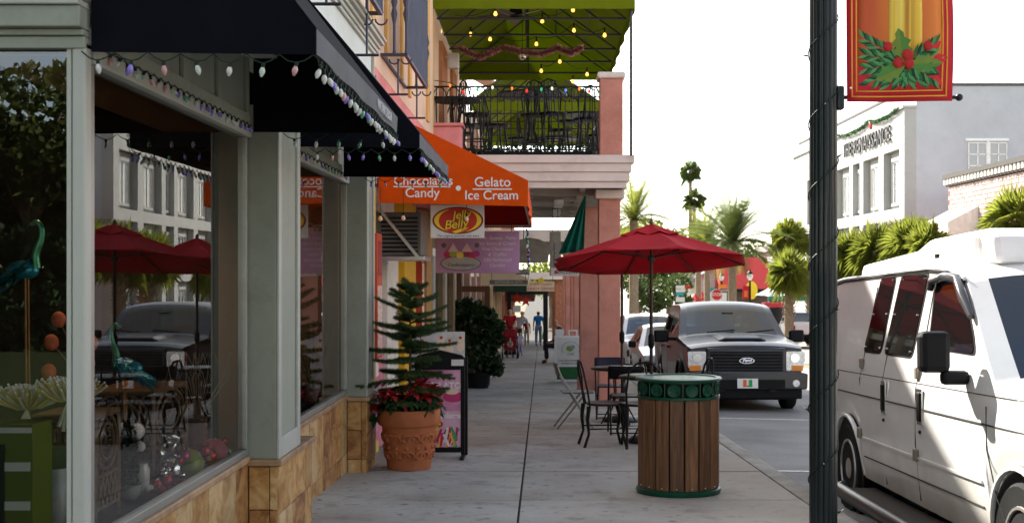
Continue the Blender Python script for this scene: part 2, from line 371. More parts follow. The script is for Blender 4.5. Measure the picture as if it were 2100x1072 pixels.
for k in range(28):
    y0 = -4 + k * 3.0
    b = MB(); x0, x1 = 1.966, 2.15; pr = [(x0, -.02), (x0, -.004), (x0 + .004, 0), (x1 - .04, -.002), (x1 - .012, -.012), (x1, -.04), (x1 + .02, -.3)]
    b.add([(x, y, gz(y) + z) for y in (y0 + .004, y0 + 2.996) for x, z in pr], [(i, i + 7, i + 8, i + 1) for i in range(6)] + [tuple(range(7)), tuple(range(13, 6, -1))])
    o = b.build('kerb_stone', KERB, walk)
struct('lawn', strip(-40, -1.91, lambda y, x: gz(y) - .03, [-40, -20, -10, -4, 0, 4.45]), M('lawn_green', (.028, .04, .014), .95, var=.4, scale=6, bump=.6, bscale=60))
# far sidewalk
fb = strip(17.0, 40, lambda y, x: gz(y) - .08)
struct('far_sidewalk', fb, M('far_concrete', (.42, .40, .36), .85, var=.15, scale=1, dirt=.3))
b = MB(); b.add([(x, y, gz(y) - .08 - dz) for y in YS for x, dz in ((17.0, 0), (17, .3))], [(2 * i, 2 * i + 1, 2 * i + 3, 2 * i + 2) for i in range(len(YS) - 1)])
struct('far_kerb', b, KERB)

# ================================================================ CORNER SHOP (sage woodwork, stone base, big panes)
XW, XP = -1.71, -1.534         # window plane and pilaster face
Y0, Y1 = 4.54, 11.27
SILL, HEAD = .31, 2.2
shop = thing('corner_shop', 'sage green storefront with golden stone tile base and tall display windows', 'shop', (XW, 6, 0))
P = lambda name, mb, mat, **k: mb.build(name, mat, shop, **k)
# masonry core behind the tiles
core = M('render_core', (.2, .17, .13), .9)
P('base_wall', MB().box(-2.0, XW - .03, Y0 + .05, Y1, gz(Y1) - .3, SILL - .05), core)
# tiles on the window base
def tiles(x, y0, y1, z0, z1, cols, rows, facing, skip=None):
    n = len(cols) - 1
    for i in range(n):
        for j in range(len(rows) - 1):
            a, c = y0 + (y1 - y0) * cols[i], y0 + (y1 - y0) * cols[i + 1]; d, e = z0 + (z1 - z0) * rows[j], z0 + (z1 - z0) * rows[j + 1]
            g = .0025; pr = rnd.uniform(0, .004)
            b = MB()
            if facing == 'x': b.box(x - .03, x + pr, a + g, c - g, d + g, e - g)
            else: b.box(a + g, c - g, x - pr, x + .03, d + g, e - g)
            b.build('tile', rnd.choice(STONE), shop, bev=.003)
lin = lambda n: [i / n for i in range(n + 1)]
tiles(XW, Y0 + .02, 7.09, -.52, SILL - .045, lin(9), [0, .36, 1], 'x')
tiles(XW, 8.10, 10.7, -.7, SILL - .045, lin(9), [0, .5, 1], 'x')
# pier bases
for (ya, yb, nm) in ((7.09, 8.10, 0), (10.7, 11.27, 1)):
    P('pier_core', MB().box(XW - .1, XP - .03, ya + .03, yb - .03, -.9, SILL - .1), core)
    tiles(XP, ya, yb, -.78, SILL - .07, [0, .42, .8, 1] if nm == 0 else [0, .55, 1], [0, .2, .45, .72, 1], 'x')
    tiles(ya, XW + .004, XP - .002, -.78, SILL - .07, [0, .72, 1], [0, .25, .5, .75, 1], 'y')
    tiles(yb + .03, XW + .004, XP - .002, -.78, SILL - .07, [0, 1], [0, .25, .5, .75, 1], 'y')
    P('pier_cap', MB().box(XW + .0, XP + .025, ya - .025, yb + .04, SILL - .067, SILL - .03), CAPST, bev=.006)
P('sill_cap', MB().box(XW - .1, XW + .022, Y0, 7.06, SILL - .043, SILL - .005), CAPST, bev=.008)
P('sill_cap', MB().box(XW - .1, XW + .022, 8.15, 10.66, SILL - .043, SILL - .005), CAPST, bev=.008)
# pilasters with inset panel strips
def pilaster(ya, yb):
    z0, z1 = SILL - .03, HEAD + .15
    P('pilaster', MB().box(XW - .06, XP - .012, ya, yb, z0, z1), TRIM, bev=.006)
    xm, xn = XP - .012, XP + .004
    for (p, q, r, s_) in ((ya + .0, ya + .075, z0, z1), (yb - .075, yb, z0, z1), (ya + .075, yb - .075, z0, z0 + .12)):
        P('moulding', MB().box(xm, xn, p, q, r, s_), TRIM2, bev=.004)
pilaster(7.1, 7.73); pilaster(10.72, 11.2)
# window frames and panes
def window(ya, yb):
    fx0, fx1 = XW - .05, XW + .004
    P('window_frame', MB().box(fx0, fx1, ya, yb, SILL - .005, SILL + .035), ALUM, bev=.004)
    P('window_frame', MB().box(fx0, fx1, ya, ya + .045, SILL + .036, HEAD - .046), ALUM, bev=.004)
    P('window_frame', MB().box(fx0, fx1, yb - .045, yb, SILL + .036, HEAD - .046), ALUM, bev=.004)
    P('window_head', MB().box(fx0 - .03, fx1 + .02, ya, yb, HEAD - .045, HEAD + .02), TRIM2, bev=.005)
    P('pane', MB().quad((XW - .02, ya + .04, SILL + .03), (XW - .02, yb - .04, SILL + .03), (XW - .02, yb - .04, HEAD - .04), (XW - .02, ya + .04, HEAD - .04)), GLASS)
window(Y0 + .06, 7.085); window(7.74, 10.71)
# transom boards with sunk panels over the windows, under the awnings
def transom(ya, yb, n):
    P('transom_board', MB().box(XW - .08, XW - .01, ya, yb, HEAD + .021, 3.0), TRIM)
    w_ = (yb - ya) / n
    for i in range(n + 1): P('transom_stile', MB().box(XW - .009, XW + .012, max(ya, ya + i * w_ - .05), min(yb, ya + i * w_ + .05), HEAD + .021, 2.98), TRIM, bev=.004)
    P('transom_rail', MB().box(XW - .012, XW + .018, ya, yb, HEAD + .022, HEAD + .09), TRIM, bev=.004)
    P('transom_rail', MB().box(XW - .012, XW + .018, ya, yb, 2.72, 2.8), TRIM, bev=.004)
transom(Y0 + .03, 7.08, 4); transom(7.74, 10.7, 4)
# the return pane towards the street corner, its post and lintel
P('corner_post', MB().box(XW - .04, XW + .012, Y0 - .012, Y0 + .055, -.6, HEAD + .03), TRIM2, bev=.01)
P('post_bead', MB().box(XW - .062, XW - .043, Y0 - .006, Y0 + .03, -.6, HEAD + .02), TRIM2, bev=.004)
P('return_pane', MB().quad((-4.2, Y0 + .02, -.4), (XW - .06, Y0 + .02, -.4), (XW - .06, Y0 + .02, HEAD - .0), (-4.2, Y0 + .02, HEAD)), GLASS2)
for (z0, z1, pr, m) in ((HEAD, HEAD + .045, .02, TRIM), (HEAD + .047, HEAD + .07, .035, TRIM), (HEAD + .072, HEAD + .15, .07, TRIM), (HEAD + .152, HEAD + .175, .085, TRIM2), (HEAD + .177, 3.3, .03, TRIM)):
    P('lintel', MB().box(-4.4, XW + .012, Y0 - pr, Y0 + .05, z0, z1), m, bev=.005)
P('lintel_stile', MB().box(XW - .07, XW + .03, Y0 - .055, Y0 + .02, HEAD + .18, 3.3), TRIM, bev=.004)
P('return_sill', MB().box(-4.4, XW - .045, Y0 - .01, Y0 + .06, -.6, -.4), TRIM)
# fascia and cornice above the awnings
P('fascia', MB().box(XW - .1, XP - .01, Y0 + .02, Y1, 2.62, 3.372), FASC)
for (z0, z1, pr) in ((3.374, 3.405, .015), (3.407, 3.44, .03), (3.442, 3.475, .05), (3.477, 3.51, .08), (3.512, 3.535, .1)):
    P('cornice', MB().box(XW - .1, XP + pr, Y0 - .02, Y1 + pr * .4, z0, z1), TRIM2, bev=.006)
for (y0, y1) in ((Y0 + .1, 7.3), (7.5, 11.1)):
    for (a, c, d, e) in ((y0, y1, 2.66, 2.69), (y1 - .03, y1, 2.69, 3.36)):
        P('fascia_moulding', MB().box(XP - .009, XP + .014, a, c, d, e), TRIM2, bev=.004)
P('end_board', MB().box(XW - .05, XP + .01, Y1 - .03, Y1 + .02, HEAD, 3.2), TRIM)
# room behind the panes
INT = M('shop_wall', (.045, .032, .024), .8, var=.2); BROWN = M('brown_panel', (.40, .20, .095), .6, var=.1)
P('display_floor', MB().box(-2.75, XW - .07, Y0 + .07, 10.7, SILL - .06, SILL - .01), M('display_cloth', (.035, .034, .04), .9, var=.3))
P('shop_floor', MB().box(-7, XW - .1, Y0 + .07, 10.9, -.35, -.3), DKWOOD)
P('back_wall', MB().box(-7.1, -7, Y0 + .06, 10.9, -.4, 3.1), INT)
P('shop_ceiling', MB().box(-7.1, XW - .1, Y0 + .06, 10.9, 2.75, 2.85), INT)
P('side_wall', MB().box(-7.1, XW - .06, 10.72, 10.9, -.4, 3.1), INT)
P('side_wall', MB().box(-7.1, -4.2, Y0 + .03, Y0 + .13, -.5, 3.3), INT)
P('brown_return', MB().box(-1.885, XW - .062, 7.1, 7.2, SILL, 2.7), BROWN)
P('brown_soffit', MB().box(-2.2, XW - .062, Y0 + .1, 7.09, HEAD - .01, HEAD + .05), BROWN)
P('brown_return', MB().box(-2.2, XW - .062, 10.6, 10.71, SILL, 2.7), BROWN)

# ================================================================ BLACK AWNINGS
def black_awning(ya, yb, xo, label, txt):
    t = thing('black_awning', label, 'awning', (XW, ya, 2.2), group='black canvas awnings')
    zb, zt, zw, xw = 2.18, 2.276, 3.15, XP + .02
    k = dict(solid=.006)
    MB().quad((xo, ya, zt), (xo, yb, zt), (xw, yb, zw), (xw, ya, zw)).build('slope', NAVY, t, **k)
    MB().grid(lambda u, v: (xo + .006 * math.sin(u * 23) * (1 - v), ya + (yb - ya) * u, zb + (zt - zb) * v), 24, 2).build('valance', NAVYLIT, t, **k)
    for i, y in enumerate((ya, yb)):
        MB().quad((XW + .03, y, zb + .01), (xo, y, zb), (xo, y, zt), (xw, y, zw), (XW + .03, y, zw)).build('end_panel', NAVY, t, **k)
    b = MB(); b.tube([(xo + .02 - .04, ya + .02, zb + .02), (xo - .02, yb - .02, zb + .02)], .011, 6); b.build('frame_bar', BLACK, t)
    for y in (ya + .02, (ya + yb) / 2, yb - .02):
        MB().tube([(xo - .03, y, zt - .01), (xw, y, zw - .05)], .01, 6).build('frame_rib', BLACK, t)
    if txt: text('lettering', txt, .075, (xo + .009, yb - .62, (zb + zt) / 2), (R(90), 0, R(90)), M('faded_lettering', (.55, .55, .56), .8), t, sx=1.0, extrude=.001)
    return t
black_awning(Y0, 7.1, -.84, 'larger near black canvas awning over the first display window', 'WATANI DESIGN')
black_awning(7.9, 10.35, -.79, 'smaller far black canvas awning beside the orange candy awning', None)
# ================================================================ PEACH TWO-STOREY BUILDING over the shops
XB = -1.60
peach = thing('peach_building', 'peach stucco upper storey with ochre trim and iron balconettes above the shops', 'building', (XB, 10, 0))
P = lambda name, mb, mat, **k: mb.build(name, mat, peach, **k)
HT = 5.5
# wall in pieces round the two french windows
def wall_with_openings(x0, x1, ya, yb, za, zb, ops, mat, fn):
    ys = ya
    for (o0, o1, p0, p1) in sorted(ops):
        fn('wall', MB().box(x0, x1, ys, o0, za, zb), mat)
        if p0 > za: fn('wall', MB().box(x0, x1, o0, o1, za, p0), mat)
        if p1 < zb: fn('wall', MB().box(x0, x1, o0, o1, p1, zb), mat)
        ys = o1
    fn('wall', MB().box(x0, x1, ys, yb, za, zb), mat)
ops = [(8.35, 9.5, 3.62, 5.2), (12.55, 13.75, 3.62, 5.2)]
wall_with_openings(-1.95, XB, 4.3, 18.0, 3.54, HT, ops, PEACH, P)
P('pink_wall', MB().box(-1.95, XB - .004, Y1 + .02, 18.0, 2.3, 3.36), PINKW)
P('wall_band', MB().box(-1.95, XB, Y1 + .02, 18, 3.36, 3.539), PEACH)
P('wall', MB().box(-8, XB - .35, 17.8, 17.98, -1, HT), PEACH)
P('wall', MB().box(-8, -1.951, 4.3, 4.45, 3.3, HT), PEACH)
P('roof', MB().box(-8, XB - .02, 4.32, 17.9, HT + .02, HT + .12), M('roof_felt', (.2, .19, .18), .9))
P('parapet_cap', MB().box(-1.98, XB + .05, 4.28, 18.0, HT, HT + .015), CREAMW)
for (a, c) in ((11.35, 11.55), (14.6, 14.8), (16.9, 17.2), (10.35, 10.5)):
    P('ochre_pilaster', MB().box(XB + .001, XB + .03, a, c, 3.5, HT - .1), OCHRE, bev=.004)
CURT = M('curtain', (.75, .73, .70), .8, var=.1, scale=20, stretch=(1, 8, .1))
for (o0, o1, p0, p1) in ops:
    P('window_reveal', MB().box(-1.9, -1.88, o0, o1, p0, p1), CURT)
    g = MB().quad((-1.8, o0, p0), (-1.8, o1, p0), (-1.8, o1, p1), (-1.8, o0, p1)); P('window_pane', g, GLASS)
    m_ = (o0 + o1) / 2
    for (a, c, d, e) in ((o0, o0 + .07, p0, p1), (o1 - .07, o1, p0, p1), (m_ - .06, m_ + .06, p0, p1), (o0 + .07, m_ - .06, p1 - .07, p1), (m_ + .06, o1 - .07, p1 - .07, p1)):
        P('window_frame', MB().box(-1.82, -1.76, a, c, d, e), WHITE, bev=.005)
    for y in (o0 - .14, o1 + .02):
        P('window_surround', MB().box(XB + .001, XB + .035, y, y + .12, p0 - .05, p1 + .1), OCHRE, bev=.005)
# iron balconettes
IRON = M('iron', (.07, .07, .10), .5, .6, var=.2)
def balconette(ya, yb):
    xo, z0, z1 = -1.34, 3.53, 4.55
    for (a, c, d, e) in ((xo - .02, xo + .012, ya, yb), (XB + .002, xo - .021, ya, ya + .03), (XB + .002, xo - .021, yb - .03, yb), (XB + .002, XB + .03, ya + .031, yb - .031)): P('balconette_frame', MB().box(a, c, d, e, z0, z0 + .03), IRON)
    b = MB(); b.tube([(XB, ya, z1), (xo, ya, z1), (xo, yb, z1), (XB, yb, z1)], .018, 6); P('balconette_rail', b, IRON)
    n = int((yb - ya) / .085)
    for i in range(n + 1):
        y = ya + (yb - ya) * i / n
        P('baluster', MB().tube([(xo, y, z0 + .02), (xo, y, z1)], .012, 5), IRON)
    for y in (ya, yb):
        for x in (xo, -1.46):
            P('baluster', MB().lathe([(.02, 0), (.014, .05), (.014, .3), (.034, .4), (.018, .46), (.034, .52), (.014, .62), (.014, 1.0)], 8, (x, y, z0 + .02)), IRON, smooth=True)
            b = MB()
            b.tube([(x + .05 * math.cos(a), y, z0 - .03 + .05 * math.sin(a)) for a in [math.pi * (1 + k / 6) for k in range(7)]], .008, 5); P('scroll', b, IRON)
    for y in (ya + .15, yb - .15):
        P('bracket', MB().tube([(XB, y, z0 - .36), (xo, y, z0 - .36)], .012, 5).tube([(xo + .0 - .1, y, z0 - .36), (xo - .1, y, z0)], .01, 5), IRON)
balconette(12.1, 14.25); balconette(8.0, 10.2)

# ================================================================ CANDY SHOP FRONT
candy = thing('candy_shop', 'brightly painted candy shop front with yellow, pink and purple panels', 'shop', (XB, 14, -.5))
P = lambda name, mb, mat, **k: mb.build(name, mat, candy, **k)
YEL = M('yellow_paint_wall', (.72, .42, .02), .6, var=.08, dirt=.2); PUR = M('purple_paint', (.34, .12, .38), .5); ORR = M('red_orange_frame', (.52, .07, .025), .5, dirt=.2)
PNK = M('pink_paint', (.75, .22, .30), .5); WHT = M('white_wall', (.72, .68, .60), .6, dirt=.25); SHADEB = M('brown_frame', (.14, .06, .03), .5, var=.2)
P('wall', MB().box(-2.0, XB - .16, 11.31, 18.0, -1.2, 2.295), WHT)
def strip_panel(nm, ya, yb, za, zb, m, d=.05): return P(nm, MB().box(XB - .158, XB - .155 + d, ya, yb, za, zb), m, bev=.006)
z_ = -.6
strip_panel('yellow_panel', 11.33, 11.75, z_, 2.2, YEL, .16)
fr = strip_panel('poster_frame', 11.55, 11.9, .55, 1.75, ORR, .2)
POST = ramp_mat('collage', [(.35, (.75, .72, .66)), (.45, (.7, .25, .12)), (.55, (.8, .78, .74)), (.65, (.35, .3, .25))], .5, 14, 4, bump=0, rand=.1)
strip_panel('poster', 11.58, 11.87, .58, 1.25, POST, .205)
strip_panel('poster', 11.6, 11.85, 1.35, 1.68, M('dark_red_print', (.3, .03, .03), .5), .205)
strip_panel('purple_post', 11.95, 12.1, z_ - .1, 1.6, PUR, .1)
strip_panel('pink_panel', 12.5, 13.1, -.7, .9, PNK, .05)
strip_panel('white_panel', 13.2, 14.2, -.7, 1.75, WHT, .09)
strip_panel('yellow_post', 14.6, 15.9, -.9, 2.25, YEL, .12)
strip_panel('red_frame', 16.2, 16.5, -.9, 1.7, ORR, .17); strip_panel('poster', 16.23, 16.47, .2, 1.5, POST, .175)
strip_panel('ochre_post', 17.1, 17.9, -.9, 2.25, M('ochre_wall', (.38, .22, .08), .7), .15)
# door recess with a coloured display rack behind the tree
strip_panel('rack_back', 12.15, 12.48, -.9, 1.0, M('blue_rack', (.10, .12, .35), .5), .04)
for i in range(6):
    strip_panel('rack_item', 12.16, 12.47, -.8 + i * .28, -.62 + i * .28, M('packs_%d' % i, [(.7, .1, .08), (.85, .7, .1), (.8, .3, .5), (.2, .4, .7), (.85, .8, .75), (.6, .1, .3)][i], .4), .09)
# wall-mounted air conditioner on its bracket
ac = thing('air_conditioner', 'grey window air conditioner on a steel bracket under the orange awning', 'air conditioner', (XB, 13.2, 1.6))
ym = 12.55
MB().box(XB - .15, -1.24, ym, ym + .7, 1.55, 2.0).build('case', M('ac_case', (.14, .13, .11), .5, var=.15), ac, bev=.01)
for i in range(9): MB().box(XB - .05, -1.27, ym - .012, ym - .001, 1.585 + i * .043, 1.605 + i * .043).build('louvre', BLACK, ac)
MB().box(XB - .15, -1.2, ym - .05, ym + .75, 1.50, 1.545).build('shelf', STEEL, ac, bev=.005)
MB().bar((-1.25, ym - .06, 1.52), (XB - .12, ym - .06, 2.1), .05, .03).build('brace', STEEL, ac)

# ================================================================ ORANGE AWNING
oa = thing('orange_awning', 'bright orange canvas awning with white lettering for sweets and ice cream', 'awning', (XB, 12, 2.1))
P = lambda name, mb, mat, **k: mb.build(name, mat, oa, **k)
ya, yb, xo = 12.0, 17.6, -.13; zb_, zt_, zw_ = 2.03, 2.285, 3.0
P('end_panel', MB().quad((XB, ya, zb_ + .035), (xo, ya, zb_), (xo, ya, zt_), (XB + .0, ya, zw_)), ORANGE, solid=.006)
P('slope', MB().quad((xo, ya, zt_), (xo, yb, zt_), (XB, yb, zw_), (XB, ya, zw_)), ORANGE, solid=.006)
P('valance', MB().grid(lambda u, v: (xo + .012 * math.sin(u * 19) * (1 - v), ya + (yb - ya) * u, zb_ + (zt_ - zb_) * v), 30, 2), ORANGE, solid=.006)
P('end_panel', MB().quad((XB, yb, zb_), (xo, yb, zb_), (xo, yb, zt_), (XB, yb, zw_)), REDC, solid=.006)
P('frame_bar', MB().tube([(xo - .03, ya + .03, zb_ + .05), (xo - .03, yb - .03, zb_ + .05)], .015, 6), STEEL)
P('frame_bar', MB().tube([(XB, yb - .05, zb_ + .03), (xo - .03, yb - .05, zb_ + .03)], .015, 6), STEEL)
LW = M('white_lettering', (.82, .80, .76), .6, var=.04)
def otext(s_, px, py, size): text('lettering', s_, size, at(px, py, ya - .006), (R(90), 0, 0), LW, oa, sx=1.0, extrude=.002, bold=.0012)
sc = ya / F
otext('Chocolates', 868, 371, .128); otext('Candy', 866, 396, .132); otext('Gelato', 1010, 374, .132); otext('Ice Cream', 1008, 401, .127)
for (x0, x1, y) in ((807, 924, 383), (969, 1050, 388)):
    a, c = at(x0, y, ya), at(x1, y, ya); P('rule', MB().box(a.x, c.x, ya - .008, ya - .004, a.z - .006, a.z + .006), LW)
c = at(940, 386, ya); P('dot', MB().lathe([(.026, 0), (.026, .004)], 16, (c.x, ya - .004, c.z), q=Quaternion((1, 0, 0), R(90))), LW)

# ================================================================ HANGING SIGNS under the awning
YLW = M('sign_yellow', (.80, .58, .03), .5, var=.05); SRED = M('sign_red', (.50, .03, .012), .5, var=.08); SIGNW = M('sign_white', (.70, .68, .64), .5, var=.05); INK = M('ink', (.03, .03, .03), .6)
sy = 12.25
j = thing('hanging_sign', 'white square sign with a red oval and yellow lettering under the orange awning', 'sign', at(938, 488, sy))
a, c = at(883, 488, sy), at(993, 420, sy)
MB().box(a.x, c.x, sy, sy + .02, a.z, c.z).build('board', SIGNW, j, bev=.003)
ce = at(939, 452, sy)
def ellipse(cx, cz, rx, rz2, y, t, n=36): return MB().prism([(cx + rx * math.cos(2 * math.pi * k / n), cz + rz2 * math.sin(2 * math.pi * k / n)) for k in range(n)], lambda u, v, q: (u, q, v), y, y - t)
ellipse(ce.x, ce.z, .258, .137, sy - .001, .002).build('oval_rim', M('dark_rim', (.10, .015, .01), .5), j)
ellipse(ce.x, ce.z, .248, .128, sy - .0035, .002).build('oval', SRED, j)
for sg in (-1, 1):
    b = MB(); pts = []
    for k in range(13):
        an = R(100 + k * 12.5) if sg < 0 else R(-80 + k * 12.5); pts.append((ce.x + .238 * math.cos(an), ce.z + .12 * math.sin(an)))
    for k in range(12, -1, -1):
        an = R(100 + k * 12.5) if sg < 0 else R(-80 + k * 12.5); th = .045 * math.sin(math.pi * k / 12)
        pts.append((ce.x + (.238 - th) * math.cos(an), ce.z + (.12 - th * .3) * math.sin(an)))
    pts = pts[:-1]; b.prism(pts[1:], lambda u, v, q: (u, q, v), sy - .006, sy - .008); b.build('swoosh', YLW, j)
for s_, dx, dz, zsz in (('Jelly', .035, .055, .105), ('Belly', -.02, -.04, .115)):
    text('lettering', s_, zsz * 1.08, (ce.x + dx, sy - .0095, ce.z + dz), (R(90), R(-6), 0), INK, j, extrude=.001, shear=.25, bold=.005)
    text('lettering', s_, zsz * 1.08, (ce.x + dx, sy - .0125, ce.z + dz), (R(90), R(-6), 0), YLW, j, extrude=.001, shear=.25, bold=.0012)
MB().prism([(ce.x - .06, ce.z - .115), (ce.x + .02, ce.z - .085), (ce.x + .11, ce.z - .07), (ce.x + .06, ce.z - .105), (ce.x - .02, ce.z - .13)], lambda u, v, q: (u, q, v), sy - .006, sy - .009).build('tail', YLW, j)
text('lettering', 'The original gourmet jelly bean', .034, (ce.x, sy - .002, a.z + .022), (R(90), 0, 0), INK, j, extrude=.0005, shear=.15)
for dx in (.04, -.04): MB().tube([(a.x - dx if dx < 0 else c.x - dx, sy + .01, c.z), (a.x - dx if dx < 0 else c.x - dx, sy + .01, 2.35)], .003, 5).build('hanger', BLACK, j)
# purple confectionery sign
sy = 15.8
pu = thing('hanging_sign', 'purple sweetshop sign with a fruit basket and rows of white lettering', 'sign', at(980, 560, sy))
a, c = at(893, 560, sy), at(1065, 474, sy)
LAV = M('lavender_print', (.42, .24, .42), .5, var=.18, scale=1.5); BAS = M('basket_grey', (.34, .33, .33), .6); 
MB().box(a.x, c.x, sy, sy + .03, a.z, c.z).build('board', LAV, pu, bev=.004)
e = at(945, 540, sy)
ellipse(e.x, e.z, .265, .095, sy - .001, .002).build('plaque_rim', INK, pu); ellipse(e.x, e.z, .255, .087, sy - .0035, .002).build('plaque', BAS, pu)
text('lettering', 'Confectionery', .06, (e.x, sy - .007, e.z - .02), (R(90), 0, 0), INK, pu, extrude=.0005, shear=.2)
for k, (dx, cc) in enumerate(((-.17, (.5, .02, .12)), (-.1, (.25, .35, .05)), (-.01, (.7, .55, .06)), (.08, (.25, .03, .08)), (.16, (.5, .03, .03)), (.2, (.35, .05, .2)))):
    ellipse(e.x + dx, e.z + .11 + .015 * (k % 2), .05, .042, sy - .007 - .0012 * k, .001, 14).build('fruit', M('fruit_%d' % k, cc, .5), pu)
for dx in (-.1, .08):
    MB().prism([(e.x + dx - .07, e.z + .15), (e.x + dx, e.z + .27), (e.x + dx + .07, e.z + .15)], lambda u, v, q: (u, q, v), sy - .016, sy - .018).build('cone', M('cone_pink', (.62, .42, .44), .6), pu)
for dx in (-.22, .21): ellipse(e.x + dx, e.z + .235, .033, .033, sy - .001, .002, 14).build('roundel', M('roundel', (.12, .12, .10), .6), pu)
for i, s_ in enumerate(('We  Sweets  Make', 'Ice Sours & Cream', 'Fine Chocolates', '& Truffles', 'Old Fashioned', 'Candies')):
    text('lettering', s_, .062, (at(1020, 488 + i * 11.2, sy).x, sy - .003, at(0, 488 + i * 11.2, sy).z), (R(90), 0, 0), SIGNW, pu, extrude=.0005, shear=.2)
MB().tube([(a.x + .1, sy + .015, c.z), (a.x + .1, sy + .015, 2.05)], .006, 5).build('hanger', BLACK, pu); MB().tube([(c.x - .1, sy + .015, c.z), (c.x - .1, sy + .015, 2.05)], .006, 5).build('hanger', BLACK, pu)

# ================================================================ BALCONY BUILDING
bal = thing('balcony_building', 'salmon stucco arcade building with a balcony on square pillars over the sidewalk', 'building', (-1.7, 18.3, -.7))
P = lambda name, mb, mat, **k: mb.build(name, mat, bal, **k)
BY0, BY1, BX = 18.3, 27.6, 1.35; FL = 3.15
# walls of the storey behind the balcony, with a rising gable parapet
P('wall', MB().box(-2.0, -1.68, BY0 - .28, BY1, 2.3, 7.5), PEACH)
P('gable_wall', MB().prism([(-1.7, 3), (-1.7, 7.5), (-9, 11.4), (-12, 9), (-12, 3)], lambda u, v, q: (u, q, v), BY0 - .28, BY0 - .05), PEACH)
P('roof_slope', MB().quad((-1.5, BY0 - .35, 7.42), (-1.5, 40, 7.42), (-9, 40, 11.5), (-9, BY0 - .35, 11.5)), M('roof_tile', (.4, .2, .13), .8), solid=.12)
P('corner_trim', MB().box(-1.679, -1.62, BY0 - .1, BY0 + .15, FL, 5.5), OCHRE)
P('doorway', MB().box(-1.679, -1.62, 20.0, 21.1, FL, 5.2), M('orange_door', (.42, .16, .06), .6, var=.15))
P('doorway', MB().box(-1.679, -1.63, 22.5, 23.6, FL, 5.2), M('orange_door', (.42, .16, .06), .6))
# balcony slab with stepped cornice
P('slab', MB().box(-1.66, BX - .12, BY0 + .12, BY1, 2.78, FL - .012), CREAMW)
for (z0, z1, pr) in ((3.03, FL, .06), (2.9, 3.029, .02), (2.76, 2.899, -.01), (2.66, 2.759, -.05)):
    P('cornice', MB().box(-1.62, BX + pr, BY0 - pr, BY0 + .119, z0, z1), CREAMW, bev=.008)
    P('cornice', MB().box(BX - .119, BX + pr, BY0 + .121, BY1, z0, z1), CREAMW, bev=.008)
CEIL = M('ceiling_paint', (.42, .40, .36), .7, dirt=.3)
P('soffit', MB().box(-1.66, BX - .13, BY0 + .125, BY1, 2.74, 2.775), CEIL)
for k in range(6): P('ceiling_beam', MB().box(-1.5, BX - .14, BY0 + .9 + k * 1.5, BY0 + 1.02 + k * 1.5, 2.6, 2.739), CEIL, bev=.008)
for k in range(3): P('ceiling_beam', MB().box(-1.0 + k * .8, -.92 + k * .8, BY0 + .125, BY1, 2.64, 2.738), CEIL)
for (x, y) in ((.3, 20.2), (.3, 23.2), (-.4, 21.7)): P('ceiling_light', MB().box(x - .08, x + .08, y, y + 1.1, 2.52, 2.6), M('light_case', (.75, .75, .72), .4), bev=.01)
# pillars
def pillar(x0, x1, y0, y1, ztop, base=True):
    g = gz(y0); P('pillar', MB().box(x0, x1, y0, y1, g - .2, ztop), PINK, bev=.012)
    if base: P('pillar_base', MB().box(x0 - .04, x1 + .04, y0 - .04, y1 + .04, g - .2, g + .22), PINK, bev=.015)
pillar(.895, 1.226, 18.7, 19.1, 2.66, False); P('pillar_capital', MB().box(.84, 1.29, 18.62, 19.18, 2.52, 2.659), CREAMW, bev=.02)
pillar(.74, 1.10, 22.9, 23.3, 2.74); pillar(.86, 1.2, 27.0, 27.4, 2.74)
# pedestals on the balcony
P('pedestal', MB().box(.90, 1.25, 18.45, 18.85, FL + .001, 4.33), PINK, bev=.012); P('pedestal_cap', MB().box(.86, 1.29, 18.41, 18.89, 4.331, 4.43), CREAMW, bev=.03)
P('pedestal', MB().box(-1.66, -1.2, 18.4, 18.8, FL + .001, 3.6), PINKW, bev=.03); P('pedestal_cap', MB().box(-1.66, -1.17, 18.37, 18.83, 3.601, 3.65), PINKW, bev=.015)
# iron railing: rails, balusters, arches
ry, rt = 18.62, 4.22
for z in (FL + .1, rt - .16, rt): P('rail', MB().box(-1.66, .9, ry - .012, ry + .012, z, z + .022), BLACK)
nb = 24
for k in range(nb):
    x = -1.60 + k * .104
    P('baluster', MB().tube([(x, ry, FL + .12), (x, ry, rt)], .0085, 5), BLACK)
for k in range(nb - 1):
    if k % 2 == 0:
        x = -1.60 + k * .104 + .052; P('arch', MB().tube([(x + .1 * math.cos(a), ry, rt - .14 + .14 * math.sin(a)) for a in [math.pi * q / 8 for q in range(9)]], .008, 5), BLACK)
for z in (FL + .1, rt): P('side_rail', MB().box(1.06, 1.085, 18.86, BY1, z, z + .022), BLACK)
for k in range(60): P('side_baluster', MB().box(1.067, 1.079, 18.95 + k * .144, 18.962 + k * .144, FL + .12, rt), BLACK)
P('planter', MB().box(-.9, .8, 18.7, 18.85, FL + .0, FL + .1), BLACK)

